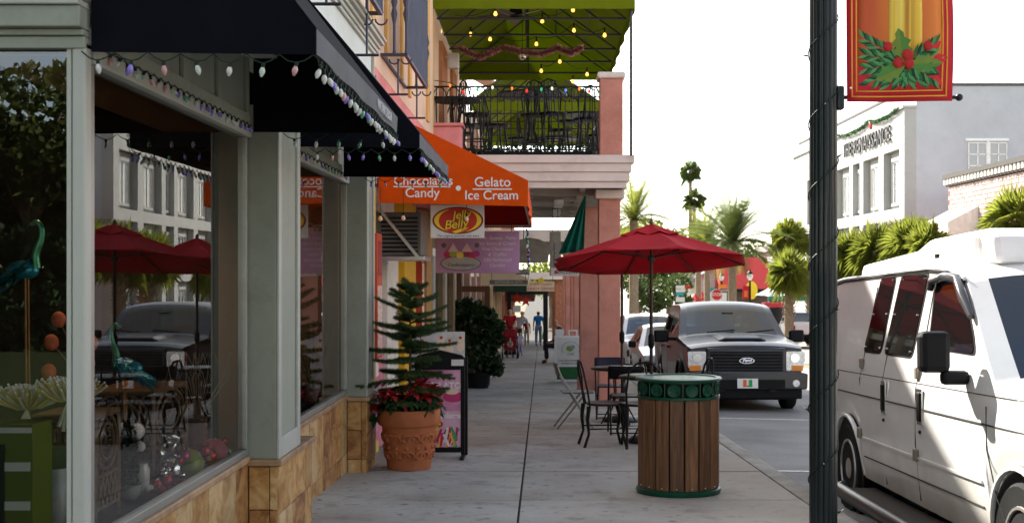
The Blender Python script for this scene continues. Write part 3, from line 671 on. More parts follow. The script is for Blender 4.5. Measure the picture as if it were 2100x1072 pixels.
# canopies over the balcony
def canopy(y0, y1, ze, label):
    t = thing('green_canopy', label, 'canopy', (0, y0, ze), group='lime green balcony canopies')
    xl, xr, xm, zr = -1.66, 1.4, -.25, ze + 1.15
    Q = lambda nm, mb, mt=GREENC, **k: mb.build(nm, mt, t, **k)
    Q('roof_panel', MB().quad((xr, y0, ze), (xr, y1, ze), (xm, y1, zr), (xm, y0, zr)), solid=.008); Q('roof_panel', MB().quad((xm, y0, zr), (xm, y1, zr), (xl, y1, ze), (xl, y0, ze)), solid=.008)
    Q('front_valance', MB().grid(lambda u, v: (xl + (xr - xl) * u, y0 + .01 * math.sin(u * 30) * (1 - v), ze - .2 + .2 * v), 30, 2), solid=.006)
    Q('side_valance', MB().grid(lambda u, v: (xr + .015 * math.sin(u * 37) * (1 - v), y0 + (y1 - y0) * u, ze - .2 + .2 * v), 40, 2), solid=.006)
    Q('rear_gable', MB().quad((xl, y1, ze - .2), (xr, y1, ze - .2), (xr, y1, ze), (xm, y1, zr), (xl, y1, ze)), solid=.006)
    Q('corner_drop', MB().quad((xr, y1 - .9, ze - .2), (xr, y1, ze - .2), (xr - .03, y1, ze - 1.0), (xr - .03, y1 - .35, ze - .9)), solid=.006)
    FR = M('canopy_frame', (.06, .06, .055), .5, .4)
    n = 5
    for k in range(n + 1):
        y = y0 + .05 + (y1 - y0 - .1) * k / n
        Q('tie_bar', MB().tube([(xl, y, ze - .06), (xr - .03, y, ze - .06)], .02, 6), FR)
        Q('rafter', MB().tube([(xr - .04, y, ze - .06), (xm, y, zr - .06)], .016, 6), FR); Q('rafter', MB().tube([(xl + .02, y, ze - .06), (xm, y, zr - .06)], .016, 6), FR)
        Q('king_post', MB().tube([(xm, y, ze - .06), (xm, y, zr - .06)], .016, 6), FR)
    for q in (.33, .66): Q('purlin', MB().tube([(xm + (xr - xm) * q, y0, zr - .06 - (zr - ze) * q), (xm + (xr - xm) * q, y1, zr - .06 - (zr - ze) * q)], .013, 6), FR)
    for (x, y) in ((xr - .05, y0 + .1), (xr - .05, y1 - .1)): Q('post', MB().tube([(x, y, FL - .02), (x, y, ze - .06)], .022, 8), FR)
    return t
canopy(18.05, 24.7, 5.5, 'near lime green canvas canopy over the balcony with hanging light bulbs')
canopy(28.2, 36, 5.35, 'far lime green canvas canopy glimpsed beyond the balcony railing')
# ================================================================ FAR SHOPS on the near side of the street
def far_shop(ya, yb, h, wallm, label, awn=None, awm=None, xw=-1.62, door=None):
    t = thing('shop_building', label, 'shop', (xw, ya, gz(ya))); g = gz(yb) - .4; g0 = gz(ya)
    Q = lambda nm, mb, mt, **k: mb.build(nm, mt, t, **k)
    Q('wall', MB().box(-8, xw - .12, ya, yb, g, h), wallm); 
    n = max(2, int((yb - ya) / 2.2)); w_ = (yb - ya) / n
    for i in range(n):
        y0 = ya + i * w_
        Q('pier', MB().box(xw - .12, xw, y0, y0 + .4, g, h - .02), wallm, bev=.01)
        Q('stall_riser', MB().box(xw - .12, xw - .03, y0 + .4, y0 + w_, g, g0 + .35), CREAMW)
        Q('window', MB().box(xw - .119, xw - .09, y0 + .42, y0 + w_ - .02, g0 + .36, g0 + 2.3), DKGL)
        Q('window_frame', MB().box(xw - .1, xw - .05, y0 + .4, y0 + w_, g0 + 2.3, g0 + 2.42), OFFW)
        Q('mullion', MB().box(xw - .1, xw - .05, y0 + .4 + (w_ - .4) / 2 - .03, y0 + .4 + (w_ - .4) / 2 + .03, g0 + .36, g0 + 2.3), OFFW)
    Q('cornice', MB().box(-8, xw + .12, ya, yb, h - .25, h), CREAMW, bev=.02)
    if awn:
        (a, c, xo, zb, zt, zw) = awn
        Q('awning', MB().quad((xo, a, zt), (xo, c, zt), (xw, c, zw), (xw, a, zw)), awm, solid=.01); Q('awning_valance', MB().quad((xo, a, zb), (xo, c, zb), (xo, c, zt), (xo, a, zt)), awm, solid=.01)
        Q('awning_end', MB().quad((xw, a, zb), (xo, a, zb), (xo, a, zt), (xw, a, zw)), awm, solid=.01); Q('awning_end', MB().quad((xw, c, zb), (xo, c, zb), (xo, c, zt), (xw, c, zw)), awm, solid=.01)
    return t
CRM = M('cream_canvas', (.72, .60, .42), .7, var=.06, trl=.2); TANW = M('tan_stucco', (.60, .45, .28), .8, dirt=.2)
far_shop(18.02, 27.7, 2.7, M('olive_front', (.22, .16, .09), .7, dirt=.2), 'dark arcade shop front with wooden frames beneath the balcony', xw=-1.64)
far_shop(27.75, 38, 5.0, M('rose_stucco', (.50, .30, .24), .8), 'rose stucco shop just past the balcony with its cream side awning', (33, 36.8, -.35, 1.05, 1.22, 1.75), CRM)
far_shop(38.05, 52, 4.6, TANW, 'tan stucco shop halfway down the sidewalk with a dark green awning', (42, 50, -.2, .75, 1.0, 1.5), M('dark_green_canvas', (.02, .05, .035), .8))
far_shop(52.05, 78, 5.2, M('brick_red_front', (.42, .17, .10), .8, var=.2), 'brick red shop row at the far end of the sidewalk', (56, 74, -.3, .1, .35, .9), M('brown_canvas', (.12, .06, .04), .8))
# brown timber door frame standing out beside the ficus
df = thing('timber_door', 'open brown timber shop door with glazed panels behind the ficus bush', 'door', (-1.6, 23.4, gz(23.4)))
y = 24.6
for (x0, x1, z0, z1) in ((-1.72, -1.60, -1.0, 1.42), (-1.13, -1.03, -1.0, 1.12), (-1.599, -1.131, 1.0, 1.12), (-1.599, -1.131, .0, .1), (-1.599, -1.131, -.9, -.7)):
    MB().box(x0, x1, y, y + .06, z0, z1).build('frame', SHADEB, df, bev=.006)
MB().box(-1.599, -1.131, y + .025, y + .035, .1, 1.0).build('glass', GLASS, df); MB().box(-1.599, -1.131, y + .025, y + .035, -.7, 0).build('panel', SHADEB, df)
ellipse(-1.36, .62, .18, .22, y + .02, .004, 24).build('etched_oval', M('etched', (.45, .45, .42), .5), df)
# portal frame of dark posts further down and thin posts of the verandah
pf = thing('dark_portal', 'dark metal portal spanning the sidewalk beyond the cream awning', 'portal', (-.4, 44, gz(44)))
MB().box(-1.4, .3, 51.0, 51.25, gz(51) + 2.35, gz(51) + 2.85).build('lintel', BLACK, pf); MB().box(.1, .3, 51.001, 51.2, gz(51) - .1, gz(51) + 2.349).build('post', BLACK, pf); MB().box(-1.4, -1.25, 51.001, 51.2, gz(51) - .1, gz(51) + 2.349).build('post', BLACK, pf)
# far arcade pillars
ar = thing('arcade_building', 'row of salmon pillars and flat roof of the next arcade along the sidewalk', 'building', (.9, 30, gz(30)))
for y in (31.5, 35.0, 42.5, 47): MB().box(.86, 1.16, y, y + .35, gz(y) - .2, 2.2).build('pillar', PINK, ar, bev=.012)
MB().box(-1.6, 1.4, 31.2, 47.5, 2.201, 2.5).build('roof_slab', CREAMW, ar)
for k in range(5): MB().box(-1.6, 1.1, 32 + k * 3, 32.12 + k * 3, 2.08, 2.2).build('beam', CEIL, ar)
BPIER = ramp_mat('brick_pier', [(.3, (.22, .07, .035)), (.6, (.42, .17, .09)), (.75, (.5, .28, .18))], .85, 12, 5, bump=.4)
ba = thing('brick_arcade', 'orange brick piers of the farthest arcade along the kerb', 'building', (1, 54, gz(54)))
for y in (53, 57, 61, 66): MB().box(.62, 1.15, y, y + .5, gz(y) - .2, gz(y) + 3.3).build('pier', BPIER, ba, bev=.02)
MB().box(-1.6, 1.2, 52.5, 68, gz(60) + 3.3, gz(60) + 3.6).build('roof_slab', CREAMW, ba)
# little hanging signs down the arcade
def board(name, label, px0, py0, px1, py1, Y, mat, lines, tm, cat='sign', size=None, th=.03, rod=.4):
    a, c = at(px0, py1, Y), at(px1, py0, Y)
    t = thing(name, label, cat, ((a.x + c.x) / 2, Y, a.z)); MB().box(a.x, c.x, Y, Y + th, a.z, c.z).build('board', mat, t, bev=.004)
    n = len(lines); h = (c.z - a.z) / max(n, 1)
    for i, s_ in enumerate(lines): text('lettering', s_, (size or h * .75), ((a.x + c.x) / 2, Y - .003, c.z - h * (i + .5)), (R(90), 0, 0), tm, t, extrude=.001)
    if rod:
        for x in (a.x + .05, c.x - .05): MB().tube([(x, Y + th / 2, c.z), (x, Y + th / 2, c.z + rod)], .006, 5).build('hanger', BLACK, t)
    return t
GRB = M('weathered_board', (.30, .28, .24), .7, var=.2); GRG = M('grey_green_board', (.18, .22, .18), .6)
sg = thing('shaped_sign', 'weathered grey sign cut in a rounded shape beside the purple sign', 'sign', at(1100, 540, 21))
a = [at(x, y, 21) for x, y in ((1062, 540), (1062, 492), (1085, 487), (1105, 490), (1120, 497), (1128, 512), (1124, 538))]
MB().prism([(p.x, p.z) for p in a], lambda u, v, q: (u, q, v), 21, 21.04).build('board', GRB, sg, bev=.005); MB().tube([(a[1].x + .1, 21.02, a[1].z), (a[1].x + .1, 21.02, 2.7)], .008, 5).build('hanger', BLACK, sg)
board('hanging_sign', 'grey green board hanging below the weathered shaped sign', 1058, 552, 1086, 563, 24, GRG, ['SHOPS'], SIGNW, rod=.25)
board('hanging_sign', 'long grey street of shops board over the cream awning', 1004, 574, 1082, 583, 28, M('slate_board', (.15, .155, .14), .6), ['ANTIQUES & GIFTS'], SIGNW, rod=.25)
hs = board('hanging_sign', 'cream sign with red lettering and a yellow smiling disc, far down the arcade', 1080, 577, 1137, 597, 34, M('cream_board', (.78, .66, .50), .6), ['Grand  Garden', 'LUNCH  DINNER'], M('red_ink', (.55, .06, .04), .6), rod=.3)
e = at(1109, 575, 34); ellipse(e.x, e.z, .075, .075, 33.98, .02, 18).build('disc', YLW, hs)
board('upright_sign', 'tall grey narrow sign half hidden behind the teal flag', 1127, 475, 1150, 565, 20.6, M('taupe_board', (.30, .28, .26), .6), ['C', 'O', 'S'], M('gold_ink', (.45, .40, .28), .5), size=.13)
gl = board('gallery_sign', 'small white gallery sign with a red leaf below the umbrella edge', 1130, 549, 1188, 566, 19.6, SIGNW, ['  GALLERY'], INK, size=.09)
e = at(1140, 558, 19.6); ellipse(e.x, e.z, .03, .03, 19.597, .002, 7).build('leaf_mark', SRED, gl)
b = MB(); p = [at(x, y, 19.9) for x, y in ((1202, 394), (1146, 520), (1168, 526), (1196, 505))]
fl = tag(MB().grid(lambda u, v: ((p[0] * (1 - v) + (p[1] * (1 - u) + p[2] * u * .5 + p[3] * u * .5) * v) + Vector((u * .12 * v + 0, .05 * math.sin(u * 16) * v, (p[3].z - p[1].z) * 0))), 24, 8).build('flag', M('teal_cloth', (.012, .16, .12), .7, var=.1, trl=.15), solid=.004, smooth=60), 'teal green flag hanging furled from the balcony soffit by the pillar', 'flag')
# banner-like red and white decorations deep in the arcade
for k, (px, py, Y, lb) in enumerate(((1060, 612, 45, 'red and white star decoration hanging nearer the shop wall'), (1078, 617, 47, 'red bow decoration hanging in the middle of the arcade'))):
    t = thing('hanging_decoration', lb, 'decoration', at(px, py + 12, Y)); c = at(px, py, Y)
    MB().prism([(c.x + (.24 if q % 2 == 0 else .1) * math.sin(q * math.pi / 5), c.z + (.24 if q % 2 == 0 else .1) * math.cos(q * math.pi / 5)) for q in range(10)], lambda u, v, q: (u, q, v), Y, Y + .04).build('star', SRED, t)
    MB().tube([(c.x, Y + .02, c.z + .2), (c.x, Y + .02, 2.4 if Y < 47.3 else 1.5)], .006, 4).build('string', BLACK, t)
    if k == 0: MB().box(c.x - .14, c.x + .14, Y, Y + .03, c.z - .5, c.z - .26).build('card', SIGNW, t)

# ================================================================ WHITE HOTEL-LIKE BUILDING ACROSS THE STREET
RX, RY = 20.0, 65.8
REN = M('white_stucco', (.40, .40, .385), .8, var=.05, scale=1, bump=.2, bscale=20, dirt=.15)
RENSHADE = M('shaded_side_stucco', (.46, .48, .51), .85, var=.06, scale=.8, dirt=.15)  # same white stucco, with the blue-grey of shade put into its colour
ren = thing('white_building', 'three storey white building with framed windows, shutters and dark roof lettering', 'building', (RX, RY, gz(66)))
P = lambda name, mb, mat, **k: mb.build(name, mat, ren, **k)
RH = 10.35
P('main_block', MB().box(RX + .35, RX + 18, RY, RY + 30, -3, 11.55), RENSHADE)
P('roof_edge', MB().box(RX + .3, RX + 18.1, RY - .06, RY + 30, 11.55, 11.7), M('roof_edge', (.10, .09, .09), .7))
bays = [(RY + .9, RY + 4.0), (RY + 5.0, RY + 8.4), (RY + 9.2, RY + 10.9), (RY + 11.7, RY + 15.2), (RY + 16.2, RY + 19.6), (RY + 20.5, RY + 24)]
rows = [(-2.0, .9), (1.6, 4.35), (5.0, 8.25)]
wall_pieces = []
P('facade', MB().box(RX + .12, RX + .35, RY, RY + 29, -3, RH), REN)
# raised grid of piers and bands so that the bays sit back
ys = RY
for (a, c) in bays + [(RY + 29, RY + 29)]:
    P('facade_pier', MB().box(RX - .3, RX + .119, ys, a, -3, RH), REN); ys = c
for (a, c) in bays:
    zs = -3
    for (d, e) in rows + [(RH, RH)]:
        P('facade_band', MB().box(RX - .3, RX + .119, a, c, zs, d), REN); zs = e
P('facade_cornice', MB().box(RX - .42, RX + .35, RY - .08, RY + 29, RH, RH + .14), REN)
SHUT = M('grey_shutter', (.10, .09, .075), .6)
REFL = M('window_glass', (.12, .14, .17), .08, 0, var=0, spec=1)
for bi, (a, c) in enumerate(bays):
    for (d, e) in rows:
        m_ = (a + c) / 2; w2 = min(.62, (c - a) * .36); zb2, zt2 = d + .35, e - .55
        f = P('window', MB().box(RX + .06, RX + .118, m_ - w2, m_ + w2, zb2, zt2), REFL)
        for (p0, p1, q0, q1) in ((m_ - w2 - .08, m_ - w2, zb2, zt2), (m_ + w2, m_ + w2 + .08, zb2, zt2), (m_ - .05, m_ + .05, zb2, zt2), (m_ - w2, m_ - .05, zt2 - .08, zt2), (m_ + .05, m_ + w2, zt2 - .08, zt2)):
            MB().box(RX + .02, RX + .11, p0, p1, q0, q1).build('window_frame', WHITE, f)
        MB().box(RX - .06, RX + .1, m_ - w2 - .2, m_ + w2 + .2, zb2 - .16, zb2).build('sill', REN, f); MB().box(RX - .06, RX + .1, m_ - w2 - .2, m_ + w2 + .2, zt2, zt2 + .22).build('hood', REN, f)
        if c - a > 2:
            for y in (m_ - w2 - .5, m_ + w2 + .09): MB().box(RX + .0, RX + .11, y, y + .4, zb2, zt2).build('shutter', SHUT, f)
for (x0, x1) in ((23.2, 24.12), (24.35, 25.2)):
    f = P('side_window', MB().box(x0, x1, RY - .03, RY - .001, 6.6, 8.45), REFL)
    for k in range(4): MB().box(x0 - .05, x1 + .05, RY - .06, RY - .031, 6.58 + k * .62, 6.63 + k * .62).build('glazing_bar', WHITE, f)
    for x in (x0 - .06, (x0 + x1) / 2 - .025, x1): MB().box(x, x + .06, RY - .06, RY - .0305, 6.64, 8.43).build('glazing_bar', WHITE, f)
P('side_window_frame', MB().box(24.16, 24.31, RY - .08, RY - .001, 6.5, 8.55), WHITE); P('side_window_frame', MB().box(23.0, 25.35, RY - .09, RY - .001, 8.56, 8.7), WHITE)
text('lettering', 'THE RENAISSANCE', 1.25, (RX - .4, RY + 7.6, RH - 1.1), (R(90), 0, R(-90)), M('sign_letters', (.045, .045, .05), .5), ren, extrude=.05, space=1.12, sx=.9)
# garland draped above the letters
gd = thing('garland', 'green garland with red bow draped above the dark roof lettering', 'garland', (RX - .25, RY + 8, RH))
GARL = M('garland_green', (.05, .16, .04), .7, var=.4, scale=20)
for (a, c) in ((RY + .6, RY + 6.4), (RY + 6.8, RY + 14)):
    b = MB()
    for k in range(260):
        u = rnd.random(); y = a + (c - a) * u; z = RH + .12 - .28 * 4 * u * (1 - u)
        q = Vector((RX - .45, y, z)); d = Vector((rnd.uniform(-1, 1), rnd.uniform(-1, 1), rnd.uniform(-1, 1))).normalized() * .22; s2 = d.orthogonal().normalized() * .05
        b.quad(q - s2, q + d, q + s2)
    b.build('swag', GARL, gd, kind='stuff')
MB().ball((RX - .25, RY + 6.6, RH - .1), (.18, .28, .3), 10, 6).build('bow', SRED, gd); MB().box(RX - .24, RX - .2, RY + 6.4, RY + 6.75, RH - .5, RH - .2).build('ribbon', GARL, gd)

# ================================================================ PINK BRICK SHOP across the street
BRK = ramp_mat('pale_brick', [(.3, (.34, .19, .165)), (.5, (.43, .31, .275)), (.7, (.48, .40, .365))], .85, 9, 6, bump=.5, rand=.2)
MORT = M('red_mortar', (.34, .10, .08), .9, var=.2)
bk = thing('brick_building', 'pale pink brick shop with dark dentil cornice across the street', 'building', (20.3, 55, gz(55)))
P = lambda name, mb, mat, **k: mb.build(name, mat, bk, **k)
KY0, KY1, KH = 40.0, 59.6, 5.62
P('wall', MB().box(20.03, 34, KY0, KY1, -2.5, KH), MORT)
bm = MB().box(-.035, .0, -.235, .235, -.095, .095).mesh('brick', BRK)
for r in range(13):
    for k in range(22):
        y = KY1 - .3 - k * .5 - (.25 if r % 2 else 0); z = KH - .12 - r * .215
        o = bpy.data.objects.new('brick', bm); COL.objects.link(o); o.parent = bk; o.matrix_parent_inverse = wm(bk).inverted(); o.location = (20.025 + rnd.uniform(-.012, .012), y, z)
P('cornice', MB().box(19.75, 34, KY0, KY1 + .15, KH + .38, KH + .6), M('dark_cornice', (.022, .016, .013), .6)); P('cornice', MB().box(19.9, 34, KY0, KY1 + .1, KH + .02, KH + .1), M('dark_cornice', (.022, .016, .013), .6))
P('frieze', MB().box(19.97, 34, KY0, KY1 + .05, KH + .1, KH + .38), M('dark_cornice', (.022, .016, .013), .6))
for k in range(30): P('dentil', MB().box(19.8, 19.969, KY1 - .1 - k * .42, KY1 + .1 - k * .42, KH + .11, KH + .37), OFFW)
# small roofs and awnings in the gap
ag = thing('side_awnings', 'white shop awnings and a flat porch roof in the gap beside the brick shop', 'awning', (20, 61, 1))
for (a, c, xo, z0, z1, m_) in ((60.2, 63.8, 18.3, 3.3, 3.55, OFFW), ): MB().box(xo, 20, a, c, z0, z1).build('porch_roof', m_, ag)
MB().box(18.6, 20, 62.5, 65.2, 4.05, 4.2).build('porch_roof', M('dark_porch', (.2, .18, .15), .7), ag)
MB().prism([(18.6, 3.2), (18.6, 3.75), (20.02, 4.5), (20.02, 3.2)], lambda u, v, q: (u, q, v), 55.5, 59.4).build('awning', M('white_canvas', (.82, .80, .74), .7, trl=.1), ag)

# ================================================================ FAR END OF THE STREET
g = gz(100) - .15
rr = thing('red_roof_restaurant', 'brown restaurant with a steep red roof at the far end of the street', 'building', (14, 100, g))
s_ = F / 100
a, c = at(1478, 600, 100), at(1580, 600, 100)
MB().box(a.x, c.x, 100, 112, g, at(0, 598, 100).z).build('wall', M('brown_wall', (.12, .09, .07), .8), rr)
MB().box(a.x - .3, c.x + .3, 99.6, 112, at(0, 598, 100).z, at(0, 592, 100).z).build('fascia', BLACK, rr)
zt = at(0, 527, 100).z; zbm = at(0, 592, 100).z
MB().prism([(99.7, zbm), (101.6, zt), (111, zt), (112, zbm)], lambda u, v, q: (q, u, v), a.x + .1, c.x).build('roof', M('red_roof', (.55, .06, .06), .5, var=.1), rr)
for k in range(3): MB().box(a.x + .8 + k * 1.2, a.x + 1.5 + k * 1.2, 99.95, 99.999, g + .8, g + 2.1).build('window', DKGL, rr)
p = at(1541, 595, 99.5); ellipse(p.x, p.z, .5, .75, 99.5, .05, 20).build('round_sign', YLW, rr)
wg = thing('gabled_house', 'white gabled building half hidden behind the palm trunks', 'building', (11, 104, g))
a, c = at(1425, 600, 104), at(1502, 600, 104); m_ = (a.x + c.x) / 2
MB().prism([(a.x, g), (c.x, g), (c.x, at(0, 575, 104).z), (m_ + .8, at(0, 535, 104).z), (a.x, at(0, 575, 104).z)], lambda u, v, q: (u, q, v), 104, 116).build('wall', OFFW, wg)
MB().quad((a.x - .3, 103.6, at(0, 578, 104).z), (m_ + .8, 103.6, at(0, 534, 104).z), (m_ + .8, 116, at(0, 534, 104).z), (a.x - .3, 116, at(0, 578, 104).z)).build('roof', M('grey_roof', (.3, .28, .26), .8), wg, solid=.1); MB().quad((c.x + .3, 103.6, at(0, 578, 104).z), (m_ + .8, 103.6, at(0, 534, 104).z), (m_ + .8, 116, at(0, 534, 104).z), (c.x + .3, 116, at(0, 578, 104).z)).build('roof', M('grey_roof', (.3, .28, .26), .8), wg, solid=.1)
for k in range(3): MB().box(a.x + .5 + k * .9, a.x + 1.0 + k * .9, 103.95, 103.999, g + 1, g + 2.4).build('window', DKGL, wg)
wh = thing('white_shop', 'low white building with a cornice beside the lamp post pole', 'building', (24, 98, g))
a = at(1618, 600, 98)
MB().box(a.x, a.x + 14, 98, 112, g, at(0, 512, 98).z).build('wall', REN, wh); MB().box(a.x - .3, a.x + 14, 97.7, 112, at(0, 512, 98).z, at(0, 500, 98).z).build('cornice', REN, wh)
for k in range(5): MB().box(a.x + .8 + k * 2.4, a.x + 1.8 + k * 2.4, 97.95, 97.999, g + 3, g + 4.6).build('window', DKGL, wh)
tn = thing('green_white_tent', 'white tent canopy with a green fringe beside the small palm', 'tent', (20, 86, gz(86)))
a, c = at(1575, 607, 86), at(1672, 607, 86); zt = at(0, 572, 86).z
MB().add([(a.x, 86, a.z), (c.x, 86, a.z), (c.x, 91, a.z), (a.x, 91, a.z), (a.x + 1.8, 88.5, zt), (c.x - .8, 88.5, zt)], [(0, 1, 5, 4), (1, 2, 5), (2, 3, 4, 5), (3, 0, 4)]).build('roof', M('tent_white', (.80, .86, .84), .6, trl=.2), tn)
MB().box(a.x, c.x, 85.97, 85.99, a.z - .35, a.z).build('fringe', M('tent_green', (.04, .30, .20), .6), tn)
for x in (a.x + .05, (a.x + c.x) / 2, c.x - .1): MB().tube([(x, 86.05, gz(86) - .2), (x, 86.05, a.z)], .05, 6).build('pole', WHITE, tn)
MB().box(a.x - .5, a.x + 1.0, 84.5, 85.7, a.z - .75, a.z - .42).build('red_valance', M('red_valance', (.5, .04, .06), .6), tn)
def red_parasol(px, py, Y, wpx, label):
    c = at(px, py, Y); r = wpx / 2 * Y / F; t = thing('red_parasol', label, 'parasol', (c.x, Y, gz(Y)), group='red parasols at the far corner')
    b = MB(); n = 8
    b.add([(c.x, Y, c.z + .55)] + [(c.x + r * math.cos(2 * math.pi * k / n), Y + r * math.sin(2 * math.pi * k / n), c.z) for k in range(n)], [(0, 1 + k, 1 + (k + 1) % n) for k in range(n)])
    b.build('canopy', M('bright_red_canvas', (.60, .05, .05), .6, trl=.2), t, solid=.02); MB().tube([(c.x, Y, gz(Y) - .2), (c.x, Y, c.z + .5)], .03, 6).build('pole', STEEL, t)
    for k in range(0, n, 2): 
        an = 2 * math.pi * (k + .5) / n; MB().add([(c.x, Y, c.z + .56), (c.x + r * .95 * math.cos(an - .35), Y + r * .95 * math.sin(an - .35), c.z + .02), (c.x + r * .95 * math.cos(an + .35), Y + r * .95 * math.sin(an + .35), c.z + .02)], [(0, 1, 2)]).build('white_stripe', SIGNW, t)
red_parasol(1425, 617, 92, 38, 'red and white parasol in front of the tall palm trunks'); red_parasol(1438, 611, 96, 40, 'second red parasol, taller, right behind the first'); 
# pink awning building seen only in the shop window reflection
pk = thing('pink_awning_shop', 'low shop across the street with a long pink scalloped awning', 'shop', (20.5, 33, gz(33)))
MB().box(20.5, 34, 24, 39.8, -2, 3.2).build('wall', OFFW, pk); MB().prism([(18.4, 1.2), (18.4, 1.5), (20.5, 2.6), (20.5, 1.2)], lambda u, v, q: (u, q, v), 26, 39).build('awning', M('pink_canvas', (.62, .22, .30), .7), pk)
# ================================================================ TREES AND PALMS
def leafm(name, col, trl=.35, var=.35, rough=.55): return M(name, col, rough, var=var, scale=3, trl=trl, rand=.12)
PALM = leafm('palm_green', (.085, .115, .028), .5); PALMY = leafm('palm_yellow_green', (.17, .195, .028), .55); OAK = leafm('oak_green', (.055, .085, .02)); OAKL = leafm('tree_green', (.09, .12, .03)); DARKL = leafm('dark_leaf', (.022, .05, .015), .2)
TRUNK = M('palm_trunk', (.25, .19, .13), .9, var=.3, scale=9, bump=.6, bscale=14)
def crown_palm(base, h, spread, label, fan=True, mat=PALM, n=34, tr=.16, name='palm_tree', lean=0, group='palms at the end of the street', stub=0, seed=0, wf=.035, drp=.3):
    r = random.Random(seed * 31 + 5); base = Vector(base); t = thing(name, label, 'palm tree', base, group=group); top = base + Vector((lean, 0, h))
    prof = []; b = MB(); m_ = 9; pts = [base + Vector((lean * (i / m_) ** 2, 0, h * i / m_ - .2 * (i == 0))) for i in range(m_ + 1)]
    b.tube(pts, [tr * (1.25 - .35 * i / m_ + (.12 if i % 2 else 0)) for i in range(m_ + 1)], 9)
    if stub:
        for k in range(70):
            an = k * 2.4; z = h * (.35 + .63 * k / 70); p = base + Vector((lean * (z / h) ** 2, 0, z)); d = Vector((math.cos(an), math.sin(an), .9)); b.bar(p + d * tr * .5, p + d * tr * 1.75, .09, .05)
    b.build('trunk', TRUNK, t, smooth=60)
    c = MB()
    for k in range(n):
        an = k * 2.39996 + r.uniform(-.3, .3); el = R((78 - 125 * (k / n) ** 1.05 if fan else 80 - 92 * (k / n)) + r.uniform(-9, 9)); d = Vector((math.cos(an) * math.cos(el), math.sin(an) * math.cos(el), math.sin(el)))
        side = Vector((-math.sin(an), math.cos(an), 0)); ln = spread * r.uniform(.85, 1.1)
        if fan:
            rl_ = Quaternion(d, r.uniform(-1.3, 1.3)); side = rl_ @ side; st = ln * .3; p = top + d * st + Vector((0, 0, -.05 * ln)); up = side.cross(d).normalized()
            c.add([top - side * .02, top + side * .02, p + side * .015, p - side * .015], [(0, 1, 2, 3)])
            m2 = 19
            for q in range(m2):
                f = (q / (m2 - 1) - .5) * R(230); dd = (d * math.cos(f) + side * math.sin(f)).normalized(); l2 = ln * .68 * (.75 + .25 * math.cos(f)) * r.uniform(.9, 1.08)
                w_ = side * math.cos(f) - d * math.sin(f); w_ = w_ * ln * wf; mid = p + dd * l2 * .6 + up * .03 * ln; tip = p + dd * l2 + Vector((0, 0, -drp * l2 * (1.1 - el)))
                c.add([p, mid - w_, tip, mid + w_], [(0, 1, 2), (0, 2, 3)])
        else:
            m2 = 12; pt = []; p = Vector(top); dd = Vector(d); stp = ln * 1.5 / m2
            for q in range(m2 + 1):
                pt.append(p.copy()); p = p + dd * stp; dd = (dd + Vector((0, 0, -.085 - .03 * (el < .5)))).normalized()
            c.tube(pt, [.025 * ln * (1 - .85 * q / m2) * .4 + .004 for q in range(m2 + 1)], 4, cap=False)
            for q in range(1, m2 * 3):
                u = q / (m2 * 3) * m2; i = int(u); pp = pt[i].lerp(pt[i + 1], u - i); tg = (pt[i + 1] - pt[i]).normalized(); sd = side
                L_ = ln * .36 * math.sin(math.pi * (.12 + .85 * q / (m2 * 3))) + .05; upv = sd.cross(tg)
                for sgn in (-1, 1):
                    tip = pp + (sd * sgn * .8 + tg * .55 + upv * -.25).normalized() * L_; w_ = tg * ln * .016
                    c.add([pp - w_, pp + w_, tip], [(0, 1, 2)])
    c.build('crown', mat, t, kind='stuff'); return t
def bp(px, Y, x=None): return ((px - VX) * Y / F, Y, gz(Y) - .2)
def hgt(py, Y): return EYE - (py - VY) * Y / F - (gz(Y) - .2)
crown_palm(bp(1416, 132), hgt(350, 132), 1.5, 'tallest fan palm rising over the street end', wf=.022, drp=.4, n=24, seed=1, mat=PALM, tr=.2)
crown_palm(bp(1424, 128), hgt(408, 128), 1.5, 'second tall fan palm, shorter, overlapping the tallest trunk', wf=.022, drp=.4, n=24, seed=2, mat=PALM, tr=.2)
crown_palm(bp(1502, 74), hgt(500, 74), 2.6, 'large feathery date palm in front of the red roof', False, PALM, 46, .24, seed=3)
crown_palm(bp(1450, 90), hgt(500, 90), 1.9, 'smaller feathery palm left of the date palm', False, PALMY, 34, .2, seed=4)
crown_palm(bp(1432, 95), hgt(492, 95), 1.7, 'yellow green palm just above the red umbrella top', False, PALMY, 30, .2, seed=14)
crown_palm(bp(1616, 88), hgt(487, 88), 1.9, 'upright fan palm by the low white building', True, PALMY, 34, .2, seed=5)
crown_palm(bp(1618, 66), hgt(558, 66), 1.5, 'short bushy fan palm with a stubbly trunk beside the tent', True, PALMY, 44, .22, seed=6, stub=1)
crown_palm(bp(1662, 72), hgt(566, 72), 1.5, 'short fan palm half hidden by the lamp post', True, PALMY, 40, .2, seed=7, stub=1)
crown_palm(bp(1300, 52), hgt(452, 52), 1.5, 'bright palm crown beside the salmon pillar', False, PALMY, 36, .18, seed=8)
for k, (px, Y, py, sp, lb) in enumerate(((1745, 52, 528, 1.5, 'low palmetto behind the van nearest the lamp post'), (1800, 50, 515, 1.5, 'palmetto behind the van below the shuttered windows'), (1868, 48, 502, 1.45, 'palmetto clump behind the van roof below the white corner'), (1905, 46, 505, 1.2, 'small palmetto beside the white shop awning'), (2085, 44, 452, 1.5, 'palmetto in front of the brick shop above the van roof'), (1770, 56, 530, 1.3, 'pale palmetto between two others behind the van'))):
    crown_palm(bp(px, Y), hgt(py, Y), sp, lb, True, PALMY, 40, .2, 'palmetto', group='palmettos along the far sidewalk', seed=20 + k, stub=1)
